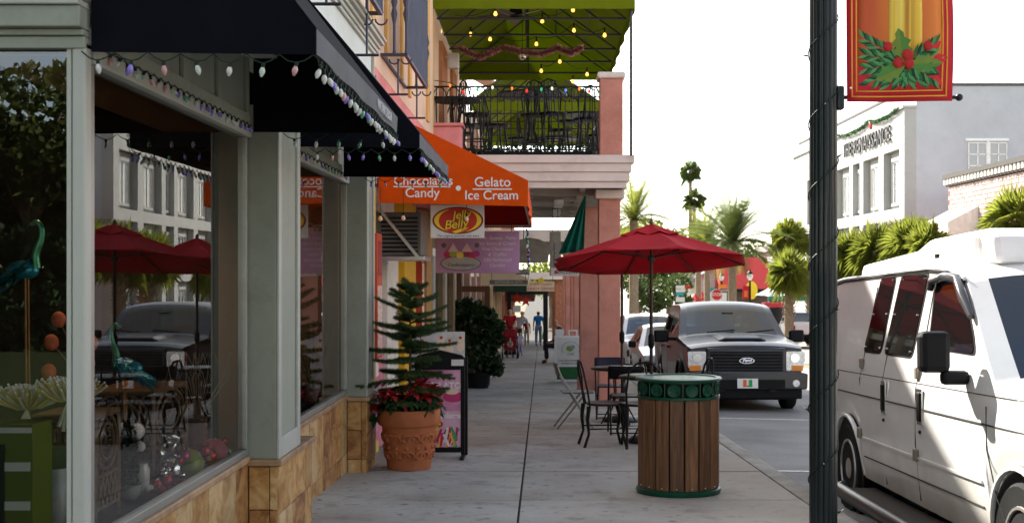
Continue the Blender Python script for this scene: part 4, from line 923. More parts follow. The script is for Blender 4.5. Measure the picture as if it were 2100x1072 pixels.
def leaf_quads(b, c, rad, n, size, r, shell=.55, squash=1):
    for k in range(n):
        d = Vector((r.gauss(0, 1), r.gauss(0, 1), r.gauss(0, 1))).normalized(); q = (r.random() ** .45) * (1 - shell) + shell * r.random() ** .3
        p = Vector(c) + Vector((d.x * rad[0], d.y * rad[1], d.z * rad[2])) * min(1.05, q)
        u = (d + Vector((r.uniform(-1, 1), r.uniform(-1, 1), r.uniform(-1, 1)))).normalized(); v = u.orthogonal().normalized(); v = Quaternion(u, r.uniform(0, 6.28)) @ v
        s1 = size * r.uniform(.6, 1.3); b.add([p - v * s1 * .32, p + u * s1 * .5, p + v * s1 * .32, p - u * s1 * .5], [(0, 1, 2, 3)])
def broad_tree(base, h, rad, label, mat, name='oak_tree', n=2600, size=.35, seed=1, group='trees beyond the street end', trunk=.22, clumps=14, low=.45):
    r = random.Random(seed); base = Vector(base); t = thing(name, label, 'tree', base, group=group); b = MB(); c = MB()
    fork = base + Vector((0, 0, h * .35)); b.tube([base - Vector((0, 0, .3)), base + Vector((.08, .05, h * .18)), fork], [trunk * 1.3, trunk, trunk * .85], 9)
    for k in range(clumps):
        an = k * 2.4; q = r.uniform(.25, .9); cc = base + Vector((math.cos(an) * rad[0] * q, math.sin(an) * rad[1] * q, h * (low + (.92 - low) * r.random()) * (1.03 - .15 * q)))
        mid = fork.lerp(cc, .5) + Vector((0, 0, .1 * h)); b.tube([fork, mid, cc], [trunk * .55, trunk * .3, trunk * .1], 6)
        s3 = r.uniform(.28, .45); leaf_quads(c, cc, (rad[0] * s3, rad[1] * s3, rad[2] * s3), n // clumps, size, r)
    b.build('trunk', BARK, t, smooth=60); c.build('crown', mat, t, kind='stuff'); return t
broad_tree(bp(1310, 105), 9.0, (4.5, 4, 3.5), 'pale green oak behind the parked cars at the pillar', OAKL, n=4200, size=.4, seed=3)
broad_tree(bp(1370, 112), 9.5, (4.5, 4, 3.6), 'grey green oak in the middle of the far tree row', OAK, n=4200, size=.42, seed=4)
broad_tree(bp(1345, 84), 5.2, (2.4, 2.4, 2.0), 'small dark street tree beside the direction signs', OAK, n=3000, size=.28, seed=5, trunk=.14)
broad_tree(bp(1420, 125), 8.5, (4.2, 4, 3.2), 'hazy oak below the tall fan palms', OAKL, n=3600, size=.42, seed=6)
broad_tree(bp(1575, 130), 8.0, (4, 4, 3), 'oak crown showing over the red roof end', OAKL, n=3000, size=.42, seed=7)
broad_tree(bp(1240, 110), 9.0, (4.5, 4, 3.5), 'oak behind the salmon pillars', OAKL, n=3600, size=.42, seed=8)
broad_tree(bp(1130, 98), 7.5, (3.8, 3.5, 3.2), 'yellow green tree closing the arcade view', leafm('spring_green', (.16, .2, .03), .5), n=3600, size=.36, seed=9)
broad_tree(bp(1660, 140), 8.0, (5, 4, 3), 'oak behind the low white building', OAK, n=2600, size=.45, seed=17)
# greenery behind the photographer's corner (seen mirrored in the return pane)
broad_tree((-8.1, -10.2, .3), 4.9, (1.5, 1.5, 1.5), 'slender multi stemmed tree mirrored in the corner pane', OAKL, 'crape_myrtle', 3000, .17, 10, 'trees by the street corner', .09, 16, .5)
broad_tree((-9.3, -12.5, .4), 3.7, (2.4, 1.8, 1.5), 'dense evergreen mirrored beside the slender tree in the corner pane', DARKL, 'evergreen_tree', 5200, .24, 11, 'trees by the street corner', .14, 18, .3)
hd = MB(); leaf_quads(hd, (-7.6, -8.6, 1.0), (2.8, .8, 1.1), 9000, .15, random.Random(5), .8); ho = hd.build('hedge', DARKL); tag(ho, 'dark clipped hedge mirrored low in the corner pane', 'hedge', kind='stuff')
# shade trees and shop row added behind camera, blocking sky light, showing in panes
for k, (x, y, h, lb) in enumerate(((-2.0, -15, 10.5, 'added tall live oak by the corner lot behind the shop'), (.5, -19, 11, 'added tall live oak in the sidewalk strip up the hill'), (-14, -6, 9.5, 'added broad live oak in the corner lot'), (8, -24, 11, 'added tall live oak at the far kerb up the hill'), (-4, -30, 12, 'added live oak further up the hill'), (15.5, -14, 10, 'added live oak across the street up the hill'))):
    broad_tree((x, y, gz(y)), h, (5.2, 5.0, 4.2), lb, DARKL, 'added_live_oak', 5200, .5, 60 + k, 'added live oaks up the hill', .35, 22, .3)
ur = thing('added_shop_row', 'added low cream shop row across the street up the hill', 'shop', (21, 0, 0))  # added unseen row, blocks sky and bounces warm sunlight
MB().box(21, 34, -40, 23.8, -1.5, 5.5).build('wall', M('cream_stucco', (.62, .55, .44), .8, dirt=.2), ur); MB().box(20.8, 34, -40, 23.8, 5.5, 5.8).build('cornice', CREAMW, ur)
for k in range(14): MB().box(20.95, 20.99, -38 + k * 4.4, -35 + k * 4.4, .3, 2.8).build('shop_window', DKGL, ur); MB().quad((19.6, -38.4 + k * 4.4, 2.9), (19.6, -34.6 + k * 4.4, 2.9), (20.98, -34.6 + k * 4.4, 3.8), (20.98, -38.4 + k * 4.4, 3.8)).build('awning', [PINKW, CREAMW, TRIM][k % 3], ur, solid=.02)
# ================================================================ VEHICLES
def lerp_tab(tab):
    def f(y):
        if y <= tab[0][0]: return tab[0][1]
        for (a, p), (c, q) in zip(tab, tab[1:]):
            if y <= c:
                u = (y - a) / (c - a); return p + (q - p) * u
        return tab[-1][1]
    return f
def loft(L, top, belt, half, bottom, tum, wheels, wr, extra=(), crown=.06, nst=70, arch=1.12):
    """grid of points: stations along y (0 front), rows from sill over the belt to the roof centre line"""
    ys = sorted(set([round(L * i / nst, 4) for i in range(nst + 1)] + [round(e, 4) for e in extra] + [round(wy + wr * arch * math.cos(math.pi * k / 14), 4) for wy in wheels for k in range(15)]))
    rows = []
    for y in ys:
        W_, e, t, b = half(y), belt(y), top(y), bottom(y)
        for wy in wheels:
            d = abs(y - wy); ra = wr * arch
            if d < ra: b = max(b, wr + math.sqrt(ra * ra - d * d) * .98)
        b = min(b, e - .04); r_ = []
        for k in range(9):
            u = k / 8; r_.append((W_ - .05 * (1 - u) ** 2.5 - .018 * u ** 3, b + (e - b) * u))
        g_ = max(.004, t - e - crown)
        for k in range(1, 6):
            u = k / 5; r_.append((W_ - .02 - tum * g_ * u, e + g_ * u))
        xg = r_[-1][0]; cr = max(.002, t - e - g_)
        for k in range(1, 8):
            u = k / 7; r_.append((xg * (1 - u), e + g_ + cr * (1 - (1 - u) ** 2.6)))
        rows.append(r_)
    return ys, rows
NR = 21
def loft_parts(ys, rows, sel):
    """sel(y_mid, row, side) -> part name; returns dict of MB, both sides"""
    out = {}
    for s in (-1, 1):
        for i in range(len(ys) - 1):
            ym = (ys[i] + ys[i + 1]) / 2
            for j in range(NR - 1):
                nm = sel(ym, j)
                if nm is None: continue
                p = [(rows[i][j], ys[i]), (rows[i + 1][j], ys[i + 1]), (rows[i + 1][j + 1], ys[i + 1]), (rows[i][j + 1], ys[i])]
                v = [(s * q[0], yy, q[1]) for q, yy in p]
                out.setdefault(nm, MB()).add(v, [(0, 1, 2, 3) if s > 0 else (3, 2, 1, 0)])
    for (i, fl) in ((0, 1), (len(ys) - 1, -1)):
        o = out.setdefault('body', MB()); n0 = len(o.v); pr = rows[i]
        pts = [(x, ys[i], z) for x, z in pr] + [(-x, ys[i], z) for x, z in pr[::-1][1:]]
        o.add(pts, [tuple(range(len(pts)))[::fl]])
    return out
def weld(me, d=.0004):
    import bmesh
    bm_ = bmesh.new(); bm_.from_mesh(me); bmesh.ops.remove_doubles(bm_, verts=bm_.verts, dist=d); bmesh.ops.recalc_face_normals(bm_, faces=bm_.faces); bm_.to_mesh(me); bm_.free()
    me.polygons.foreach_set('use_smooth', [True] * len(me.polygons)); me.set_sharp_from_angle(angle=R(32))
def wheel(parent, x, y, r, w_, side, rimm, holes=8):
    q = Quaternion((0, 1, 0), R(90) * side)
    tw = MB().lathe([(r * .62, -w_ / 2), (r * .9, -w_ / 2), (r * .985, -w_ / 2 + .03), (r, -w_ / 4), (r, w_ / 4), (r * .985, w_ / 2 - .03), (r * .9, w_ / 2), (r * .62, w_ / 2 - .015)], 32, (x, y, r), q=q).build('wheel', RUBBER, parent, smooth=50, world=False)
    b = MB().lathe([(r * .64, w_ / 2 - .03), (r * .62, w_ / 2 - .005), (r * .58, w_ / 2 - .005), (r * .54, w_ / 2 - .05), (r * .3, w_ / 2 - .035), (r * .2, w_ / 2 - .01), (0.0001, w_ / 2 - .008)], 28, (x, y, r), q=q).build('rim', rimm, tw, smooth=40, world=False)
    b = MB()
    for k in range(holes):
        an = 2 * math.pi * k / holes; c = Vector((x, y, r)) + q @ Vector((r * .43 * math.cos(an), r * .43 * math.sin(an), w_ / 2 - .038)); b.lathe([(r * .075, 0), (r * .075, .004)], 10, c, q=q)
    b.build('rim_holes', BLACK, tw, world=False, kind='stuff')
def rounded(pts, rad=.05, n=4):
    out = []
    m_ = len(pts)
    for i in range(m_):
        p0, p, p1 = Vector(pts[i - 1]), Vector(pts[i]), Vector(pts[(i + 1) % m_]); a = (p0 - p).normalized(); c = (p1 - p).normalized(); r_ = min(rad, (p0 - p).length * .45, (p1 - p).length * .45)
        for k in range(n + 1):
            u = k / n; out.append(tuple((p + a * r_) * (1 - u) ** 2 + p * 2 * u * (1 - u) + (p + c * r_) * u ** 2))
    return out
def paint(name, col, rough=.25, metal=0.0, coat=.8): return M(name, col, rough, metal, var=.03, scale=2, coat=coat)
PITCH = math.atan(SL)

# ---------------------------------------------------------------- white van
VW = M('van_white', (.74, .74, .72), .28, var=.05, scale=1.5, coat=.6, dirt=.12)
_t = VW.node_tree; _p = _t.nodes['Principled BSDF']; _c = _p.inputs['Base Color'].links[0].from_socket
_tc = N(_t, 'ShaderNodeTexCoord'); _sx = N(_t, 'ShaderNodeSeparateXYZ'); _nz = N(_t, 'ShaderNodeTexNoise'); _nz.inputs['Scale'].default_value = 3; _nz.inputs['Detail'].default_value = 8; _ma = N(_t, 'ShaderNodeMath', operation='MULTIPLY_ADD'); _ma.inputs[1].default_value = .55
_mr = N(_t, 'ShaderNodeMapRange'); _mr.inputs[1].default_value = 1.0; _mr.inputs[2].default_value = .5; _mr.inputs[3].default_value = 0; _mr.inputs[4].default_value = .75; _mx = N(_t, 'ShaderNodeMix', data_type='RGBA'); _mx.inputs['B'].default_value = (.30, .235, .15, 1)
_t.links.new(_tc.outputs['Object'], _sx.inputs[0]); _t.links.new(_tc.outputs['Object'], _nz.inputs['Vector']); _t.links.new(_nz.outputs[0], _ma.inputs[0]); _t.links.new(_sx.outputs[2], _ma.inputs[2]); _t.links.new(_ma.outputs[0], _mr.inputs[0]); _t.links.new(_mr.outputs[0], _mx.inputs['Factor']); _t.links.new(_c, _mx.inputs['A']); _t.links.new(_mx.outputs['Result'], _p.inputs['Base Color'])   # road dust on the sills
VX0, VY0 = 2.43 + 1.0, 5.44
van = thing('white_van', 'white delivery van with roof pod parked beside the lamp post', 'van', (VX0, VY0, rz(VY0 + .75, 3.4)), (-PITCH, 0, 0))
Q = lambda nm, mb, mt, p=van, **k: mb.build(nm, mt, p, world=False, **k)
wf, wb, wr = .75, 4.25, .37
topv = lerp_tab([(0, .98), (.12, 1.06), (.5, 1.14), (.95, 1.22), (1.1, 1.26), (1.85, 1.87), (2.1, 1.93), (2.6, 1.96), (4.8, 1.96), (5.45, 1.92)])
beltv = lerp_tab([(0, .9), (.12, .97), (.5, 1.03), (1.1, 1.10), (1.3, 1.12), (5.45, 1.14)])
halfv = lerp_tab([(0, .84), (.08, .92), (.3, .98), (.7, 1.0), (4.9, 1.0), (5.3, .98), (5.45, .94)])
botv = lerp_tab([(0, .36), (.2, .3), (.9, .33), (4.6, .36), (5.45, .42)])
ys, rows = loft(5.45, topv, beltv, halfv, botv, .19, (wf, wb), wr, (1.12, 1.8, 1.2), crown=.06, nst=60, arch=1.17)
def selv(y, j):
    if 1.12 < y < 1.82 and j >= 14: return 'windscreen'
    return 'body'
pr = loft_parts(ys, rows, selv)
body = Q('body', pr['body'], VW); weld(body.data)
ws = Q('windscreen', pr['windscreen'], WSGL); weld(ws.data)
def vside(y, z, off=.004):       # outer side surface (kerb side is -x)
    e, t = beltv(y), topv(y); W_ = halfv(y); g_ = max(.004, t - e - .06)
    if z <= e:
        b = botv(y); u = max(0, min(1, (z - b) / (e - b))); x = W_ - .05 * (1 - u) ** 2.5 - .018 * u ** 3
    else: x = W_ - .02 - .19 * (z - e)
    return Vector((-(x + off), y, z))
def sidepanel(name, pts, mat, off=.004, rad=.06, t=.012, parent=van):
    rp = rounded(pts, rad); b = MB(); n = len(rp)
    b.add([vside(y, z, off) for y, z in rp] + [vside(y, z, off - t) for y, z in rp], [tuple(range(n))] + [(i, n + i, n + (i + 1) % n, (i + 1) % n) for i in range(n)]); return Q(name, b, mat, parent)
dz = 0.46
def vl(px, py, X=2.47):     # photo point on the van's side -> local y, z
    Y = X * F / (px - VX); z = EYE - (py - VY) * Y / F; return (Y - VY0, z - (rz(VY0 + .75, 3.4) - SL * (Y - VY0)))
w1 = [vl(1772, 718, 2.47), vl(1806, 722, 2.47), vl(1838, 566, 2.57), vl(1809, 570, 2.57)]
w2_ = [vl(1815, 723, 2.47), vl(1870, 731, 2.47), vl(1906, 562, 2.57), vl(1851, 566, 2.57)]
w3 = [vl(1903, 712, 2.47), vl(1996, 726, 2.47), vl(1998, 690, 2.5), vl(1979, 574, 2.57), vl(1926, 576, 2.57)]
for k, w_ in enumerate((w1, w2_, w3)):
    cy_ = sum(p[0] for p in w_) / len(w_); cz_ = sum(p[1] for p in w_) / len(w_)
    grow = [(cy_ + (p[0] - cy_) * 1.05 + (.012 if p[0] > cy_ else -.012), cz_ + (p[1] - cz_) * 1.06) for p in w_]
    s_ = sidepanel('side_window', grow, BLACKP, .003, .07); sidepanel('pane', w_, M('van_glass', (.006, .007, .007), .03, 0, var=0, spec=.6), .0075, .06, .004, s_)
    if k < 2:
        for (y, z) in w_ + [((w_[0][0] + w_[3][0]) / 2, (w_[0][1] + w_[3][1]) / 2), ((w_[1][0] + w_[2][0]) / 2, (w_[1][1] + w_[2][1]) / 2)]:
            p = vside(cy_ + (y - cy_) * .88, cz_ + (z - cz_) * .9, .011); Q('screw', MB().ball(p, .008, 6, 4), CHROME, s_)
# visor over the cab window
vv = [vl(1926, 576, 2.57), vl(1979, 571, 2.57), vl(1998, 650, 2.51)]
b = MB(); pts = [vside(vv[0][0] + .02, vv[0][1] - .06, .03), vside(*vv[0], .035), vside((vv[0][0] + vv[1][0]) / 2, vv[0][1] + .02, .04), vside(*vv[1], .035), vside((vv[1][0] * .5 + vv[2][0] * .5), (vv[1][1] + vv[2][1]) / 2, .035), vside(*vv[2], .025)]
Q('wind_visor', MB().tube(pts, [.02, .028, .03, .032, .034, .02], 8), M('smoke_plastic', (.05, .05, .055), .15, var=0), smooth=60)
# seams, mouldings, gutter
SEAM = M('seam', (.05, .05, .05), .8)
def seam(pts, r_=.004, m_=SEAM, nm='panel_seam', off=.002): return Q(nm, MB().tube([vside(y, z, off) for y, z in pts], r_, 5), m_)
def ly(px, X=2.43): return X * F / (px - VX) - VY0
yd0, yd1, yd2 = ly(1877), ly(2025), ly(1808)
seam([(yd0, .38), (yd0, .75), (yd0, 1.1), (yd0 - .02, 1.45), (yd0 - .02, 1.8)]); seam([(yd2, .38), (yd2, 1.1), (yd2 - .02, 1.8)]); seam([(ly(1762), .42), (ly(1762), 1.1), (ly(1766), 1.8)])
seam([(yd1 - .3, .4), (yd1 - .12, .6), (yd1, .85), (yd1 + .02, 1.08)])
for z, r_ in ((.98, .0055), (1.14, .003)): seam([(y_, z) for y_ in [.25 + 5.05 * k / 30 for k in range(31)]], r_)
seam([(y_, .66) for y_ in [wf + .5 + (wb - wf - 1.0) * k / 20 for k in range(21)]], .012, VW, 'side_moulding'); seam([(y_, .52) for y_ in [wf + .5 + (wb - wf - 1.0) * k / 20 for k in range(21)]], .005)
g_ = [1.85 + 3.55 * k / 24 for k in range(25)]
Q('roof_gutter', MB().tube([vside(y, topv(y) - .066, .012) for y in g_], .014, 6), VW, smooth=60); Q('gutter_shadow_gap', MB().tube([vside(y, topv(y) - .088, .004) for y in g_], .006, 5), SEAM)
# wheel arch lips
for wy in (wf, wb):
    Q('wheel_arch', MB().tube([vside(wy + wr * 1.17 * math.cos(a), wr + wr * 1.17 * math.sin(a) * .98, -.004) for a in [math.pi * k / 18 for k in range(19)]], .018, 6), VW, smooth=60)
    Q('wheel_well', MB().lathe([(wr * 1.16, -.5), (wr * 1.16, .0)], 28, (-.46, wy, wr), q=Quaternion((0, 1, 0), R(90))), BLACKP)
    for s in (-1, 1): wheel(van, s * .87, wy, wr, .23, s, M('van_rim', (.42, .40, .37), .4, .7, dirt=.6))
# handles, locks, hinges
for px, py in ((1813, 815), (1888, 835)):
    y, z = vl(px, py, 2.43); h = Q('door_handle', MB().obox(vside(y, z, .012), (.02, .07, .19), ((0, 0, 1), 0)), BLACKP, bev=.015); Q('handle_rim', MB().obox(vside(y, z, .006), (.012, .1, .23), ((0, 0, 1), 0)), CHROME, h, bev=.004)
    Q('lock', MB().ball(vside(y, z - .16, .004), .013, 8, 5), SEAM)
for px, py in ((1878, 765), (1880, 933), (1764, 887), (1764, 745)):
    y, z = vl(px, py, 2.43); Q('hinge', MB().obox(vside(y, z, .014), (.03, .05, .08), ((0, 0, 1), 0)), M('hinge', (.30, .26, .2), .5, .5), bev=.008)
# mirror
b = MB(); my = 1.5
Q('mirror_housing', MB().box(-1.245, -1.07, my - .02, my + .1, 1.25, 1.49), BLACKP, bev=.035); Q('mirror_arm', MB().box(-1.12, -.96, my - .01, my + .07, 1.18, 1.262), BLACKP, bev=.025)
# wipers, cowl, aerial
Q('cowl', MB().box(-.75, .75, 1.0, 1.1, 1.235, 1.25), BLACKP); Q('wiper', MB().tube([(-.5, 1.08, 1.28), (.1, 1.2, 1.40)], .012, 5), BLACKP)
Q('aerial', MB().tube([(-.78, .95, 1.2), (-.8, .97, 2.2)], .004, 5), BLACK); Q('aerial_base', MB().ball((-.78, .95, 1.2), .03, 8, 5), BLACKP)
Q('cab_interior', MB().box(-.8, .8, 1.9, 2.0, .6, 1.75), M('cab_dark', (.05, .06, .07), .8)); Q('dashboard', MB().box(-.8, .8, 1.15, 1.5, .9, 1.18), BLACKP, bev=.03); Q('seat', MB().box(-.72, -.25, 1.85, 1.95, .7, 1.6), M('seat_cloth', (.08, .09, .11), .9), bev=.08)
# running board
Q('running_board', MB().tube([(-1.18, 1.42, .26), (-1.2, 1.5, .27), (-1.2, 3.6, .29), (-1.14, 3.72, .29)], .055, 8).box(-1.19, -.95, 1.55, 3.55, .285, .31), M('board_black', (.04, .037, .035), .35, .5, dirt=.3), smooth=50)
for y in (1.75, 2.6, 3.4): Q('bracket', MB().box(-1.15, -.6, y, y + .08, .22, .27), BLACKP)
Q('underbody', MB().box(-.8, .8, .5, 5.2, .25, .4), BLACKP)
Q('front_bumper', MB().box(-.95, .95, -.09, .04, .42, .62), CHROME, bev=.03)
Q('grille', MB().box(-.6, .6, -.012, .01, .68, .92), BLACKP)
for s in (-1, 1): Q('headlight', MB().box(s * .72 - .12, s * .72 + .12, -.015, .02, .7, .92), CHROME, bev=.02)
# roof pod
POD = M('pod_white', (.80, .80, .79), .35, var=.04)
Q('roof_pod', MB().prism([(2.0, 1.9), (2.05, 2.08), (2.2, 2.135), (3.3, 2.135), (3.6, 2.07), (5.1, 2.03), (5.25, 1.92)], lambda u, v, q: (q, u, v), -.62, .62), POD, bev=.05)
Q('pod_cover', MB().prism([(2.25, 1.98), (2.25, 2.09), (2.95, 2.09), (2.98, 1.98)], lambda u, v, q: (q, u, v), -.66, -.6), POD, bev=.03); Q('pod_latch', MB().box(-.68, -.66, 2.93, 2.97, 1.98, 2.01), BLACK)

# ---------------------------------------------------------------- generic car from a profile
def car(name, label, L, topt, beltt, halft, wheels, wr, tum, paintm, ws, rear, winys, cat='car', group=None, loc=(0, 0, 0), rot=(0, 0, 0), bed=None, lights=True, bot=.28, glassm=None, crown=.07, tail=M('tail_red', (.45, .01, .01), .25, var=0)):
    t = thing(name, label, cat, loc, rot, group); T, Bl, H = lerp_tab(topt), lerp_tab(beltt), lerp_tab(halft); G = glassm or CARGL
    ys, rows = loft(L, T, Bl, H, lambda y: bot, tum, wheels, wr, [ws[0], ws[1], rear[0], rear[1]] + [y for p in winys for y in p], crown=crown, nst=46)
    def sel(y, j):
        if ws[0] < y < ws[1] and 14 <= j: return 'windscreen'
        if rear[0] < y < rear[1] and 14 <= j: return 'rear_window'
        for k, (a, c) in enumerate(winys):
            if a < y < c and 9 <= j <= 11: return 'side_windows_%d' % k
        return 'body'
    pr = loft_parts(ys, rows, sel)
    for nm, mb in pr.items():
        o = mb.build('side_window' if nm.startswith('side') else nm, paintm if nm == 'body' else (WSGL if nm == 'windscreen' else G), t, world=False); weld(o.data)
        if nm.startswith('side'): o['kind'] = 'stuff'
    for wy in wheels:
        for s in (-1, 1):
            wheel(t, s * (H(wy) - .12), wy, wr, .22, s, M('alloy', (.5, .5, .5), .3, .9))
        MB().box(-H(wy) + .22, H(wy) - .22, wy - wr * 1.1, wy + wr * 1.1, .25, wr * 2).build('wheel_well', BLACKP, t, world=False)
    MB().box(-H(1) + .15, H(1) - .15, .3, L - .3, .2, .5).build('underbody', BLACKP, t, world=False)
    MB().box(-H(2) + .2, H(2) - .2, ws[0] + .1, rear[1] - .1 if rear[1] > ws[1] else L - .5, .45, Bl(L / 2) - .05).build('seats', M('cabin_dark', (.035, .037, .04), .8), t, world=False)
    return t, (lambda nm, mb, mt, p=t, **k: mb.build(nm, mt, p, world=False, **k)), T, Bl, H
# ---------------------------------------------------------------- dark pickup facing the camera
TRK = M('pickup_paint', (.012, .014, .026), .3, 0, var=.04, coat=.35, spec=.4, dirt=.1)
tx, tyy = 3.40, 20.1
tk, Q, T, Bl, H = car('pickup_truck', 'dark blue grey pickup truck facing the camera behind the red umbrella tables', 5.9,
    [(0, 1.12), (.1, 1.17), (.6, 1.22), (1.3, 1.28), (1.45, 1.30), (2.2, 1.80), (2.5, 1.88), (3.6, 1.9), (4.15, 1.84), (4.22, 1.25), (5.9, 1.25)],
    [(0, 1.06), (.1, 1.09), (1.4, 1.16), (5.9, 1.2)], [(0, .93), (.1, .97), (.5, .99), (5.6, .99), (5.9, .97)], (.95, 4.65), .40, .26, TRK, (1.47, 2.3), (4.1, 4.2), ((1.95, 2.9), (3.0, 3.9)), 'truck', None, (tx, tyy, rz(tyy + .95, tx)), (-PITCH, 0, 0), bot=.42)
Q('grille_surround', MB().box(-.66, .66, -.05, .01, .63, 1.08), TRK, bev=.03)
gr = Q('grille', MB().box(-.60, .60, -.062, -.051, .69, 1.02), BLACKP)
for k in range(6): Q('grille_bar', MB().box(-.595, .595, -.085, -.063, .715 + k * .052, .735 + k * .052), M('grille_dark', (.03, .03, .035), .3, .5), gr, bev=.005)
bd = Q('badge', ellipse(0, .87, .125, .05, -.09, .012, 28), M('badge_rim', (.7, .7, .72), .25, .8)); Q('badge_field', ellipse(0, .87, .112, .041, -.103, .004, 28), M('badge_blue', (.015, .05, .22), .25), bd)
text('badge_script', 'Ford', .075, (0, -.109, .873), (R(90), 0, 0), CHROME, bd, extrude=.001, shear=.3, world=False)
LENS = M('headlight_lens', (.75, .76, .76), .08, .3, var=.3, scale=22, coat=1); AMB = M('amber_lens', (.75, .25, .03), .2, var=.1)
for s in (-1, 1):
    h = Q('headlight', MB().prism(rounded([(s * .665, .70), (s * .955, .74), (s * .965, 1.02), (s * .665, 1.02)], .03), lambda u, v, q: (u, q, v), -.03, .16), LENS)
    Q('indicator', MB().box(min(s * .75, s * .94), max(s * .75, s * .94), -.036, -.029, .70, .79), AMB, h, bev=.003); Q('reflector_bezel', MB().lathe([(.08, 0), (.075, .006)], 16, (s * .81, -.032, .91), q=Quaternion((1, 0, 0), R(90))), CHROME, h)
    Q('marker', MB().box(min(s * .957, s * .975), max(s * .957, s * .975), .0, .12, .85, 1.0), tk and M('tail_red', (.45, .01, .01), .25), h)
    Q('fog_light', MB().lathe([(.062, 0), (.055, .012)], 16, (s * .80, -.155, .50), q=Quaternion((1, 0, 0), R(90))), LENS)
    Q('tow_hook', MB().box(s * .42 - .05, s * .42 + .05, -.17, -.14, .36, .4), BLACK)
    m_ = Q('mirror', MB().box(s * 1.22 - .13, s * 1.22 + .13, 1.75, 1.88, 1.14, 1.36), BLACKP, bev=.03); Q('mirror_arm', MB().box(min(s * .95, s * 1.12), max(s * .95, s * 1.12), 1.78, 1.86, 1.17, 1.23), BLACKP, m_)
    Q('arch_flare', MB().tube([(s * 1.0, .95 + .46 * math.cos(a), .40 + .45 * math.sin(a)) for a in [math.pi * k / 16 for k in range(17)]], .028, 6), BLACKP, smooth=60)
Q('bumper', MB().prism(rounded([(-.99, .40), (.99, .40), (1.0, .66), (.72, .70), (-.72, .70), (-1.0, .66)], .04), lambda u, v, q: (u, q, v), -.15, .05), M('bumper_paint', (.035, .035, .042), .3, .4, coat=.6), bev=.02)
Q('bumper_band', MB().box(-.62, .62, -.157, -.1495, .42, .56), BLACKP); Q('air_dam', MB().box(-.92, .92, -.06, .2, .24, .41), BLACKP, bev=.02)
pl = Q('number_plate', MB().box(-.17, .17, -.172, -.158, .42, .58), M('plate_white', (.78, .78, .76), .4), bev=.004)
Q('plate_mark', MB().box(-.075, -.02, -.177, -.173, .45, .56), M('plate_orange', (.75, .15, .02), .5), pl); Q('plate_mark', MB().box(.02, .075, -.177, -.173, .45, .56), M('plate_green', (.02, .35, .1), .5), pl); Q('plate_mark', MB().box(-.075, .0, -.1765, -.1735, .445, .47), M('plate_orange', (.75, .15, .02), .5), pl); Q('plate_mark', MB().box(.0005, .075, -.1765, -.1735, .445, .47), M('plate_green', (.02, .35, .1), .5), pl)
for x in (-.45, .25): Q('wiper', MB().tube([(x, 1.42, 1.315), (x + .5, 1.5, 1.36)], .012, 5), BLACKP)
Q('hood_crease', MB().prism([(-.42, 1.19), (-.3, 1.245), (.3, 1.245), (.42, 1.19)], lambda u, v, q: (u, q, v + (q - .3) * .075), .3, 1.25), TRK, bev=.03)
Q('rear_view_mirror', MB().box(-.1, .1, 1.98, 2.0, 1.6, 1.67), BLACKP)
for y in (2.95, 3.98): Q('door_seam', MB().box(-1.0, -.995, y, y + .008, .5, 1.16), SEAM)
for y in (2.7, 3.75): Q('door_handle', MB().box(-1.02, -.99, y, y + .17, 1.02, 1.06), BLACKP, bev=.01)
# ---------------------------------------------------------------- parked cars behind it
SED = dict(topt=[(0, .62), (.15, .72), (.9, .86), (1.2, .93), (2.0, 1.38), (2.5, 1.45), (3.3, 1.43), (4.0, 1.1), (4.6, 1.02), (4.75, .8)], beltt=[(0, .58), (.2, .68), (1.1, .86), (4.2, .95), (4.75, .78)], halft=[(0, .72), (.25, .86), (1, .9), (4.2, .9), (4.75, .78)], wheels=(.9, 3.65), wr=.32, tum=.42, ws=(1.22, 2.0), rear=(3.3, 3.98), winys=((1.75, 2.5), (2.58, 3.3)))
SUVP = dict(topt=[(0, .85), (.12, .98), (1.0, 1.08), (1.2, 1.12), (1.9, 1.62), (2.3, 1.72), (4.2, 1.7), (4.6, 1.2), (4.7, .9)], beltt=[(0, .8), (.15, .9), (1.2, 1.02), (4.7, 1.1)], halft=[(0, .8), (.2, .92), (4.5, .93), (4.7, .86)], wheels=(.9, 3.7), wr=.36, tum=.3, ws=(1.22, 1.95), rear=(4.2, 4.55), winys=((1.7, 2.6), (2.68, 3.4), (3.48, 4.1)))
def simple_front(t, Q, w_, z, y=0.0):
    for s in (-1, 1): Q('headlight', MB().box(s * (w_ - .2) - .16, s * (w_ - .2) + .16, y - .01, y + .15, z - .07, z + .07), LENS, bev=.03)
    Q('grille', MB().box(-w_ + .42, w_ - .42, y - .012, y + .05, z - .1, z + .04), BLACKP); Q('bumper', MB().box(-w_ + .06, w_ - .06, y - .06, y + .1, z - .32, z - .12), BLACKP, bev=.04)
    for s in (-1, 1): Q('mirror', MB().box(s * (w_ + .12) - .09, s * (w_ + .12) + .09, 1.55, 1.65, z + .2, z + .36), BLACKP, bev=.03)
def simple_rear(t, Q, w_, z, y):
    for s in (-1, 1): Q('tail_light', MB().box(s * (w_ - .1) - .09, s * (w_ - .1) + .09, y - .08, y + .012, z - .14, z + .14), M('tail_red', (.45, .01, .01), .25), bev=.01)
    Q('rear_plate', MB().box(-.16, .16, y + .0, y + .015, z - .3, z - .15), SIGNW); Q('rear_bumper', MB().box(-w_ + .04, w_ - .04, y - .05, y + .09, z - .55, z - .35), BLACKP, bev=.03)
SILV = paint('silver_paint', (.50, .50, .50), .3, .6); WCAR = paint('white_car_paint', (.78, .78, .77), .3); GREY = paint('grey_paint', (.25, .25, .26), .3, .6); REDP = paint('red_paint', (.4, .03, .03), .3)
grp = 'cars parked along the near kerb'
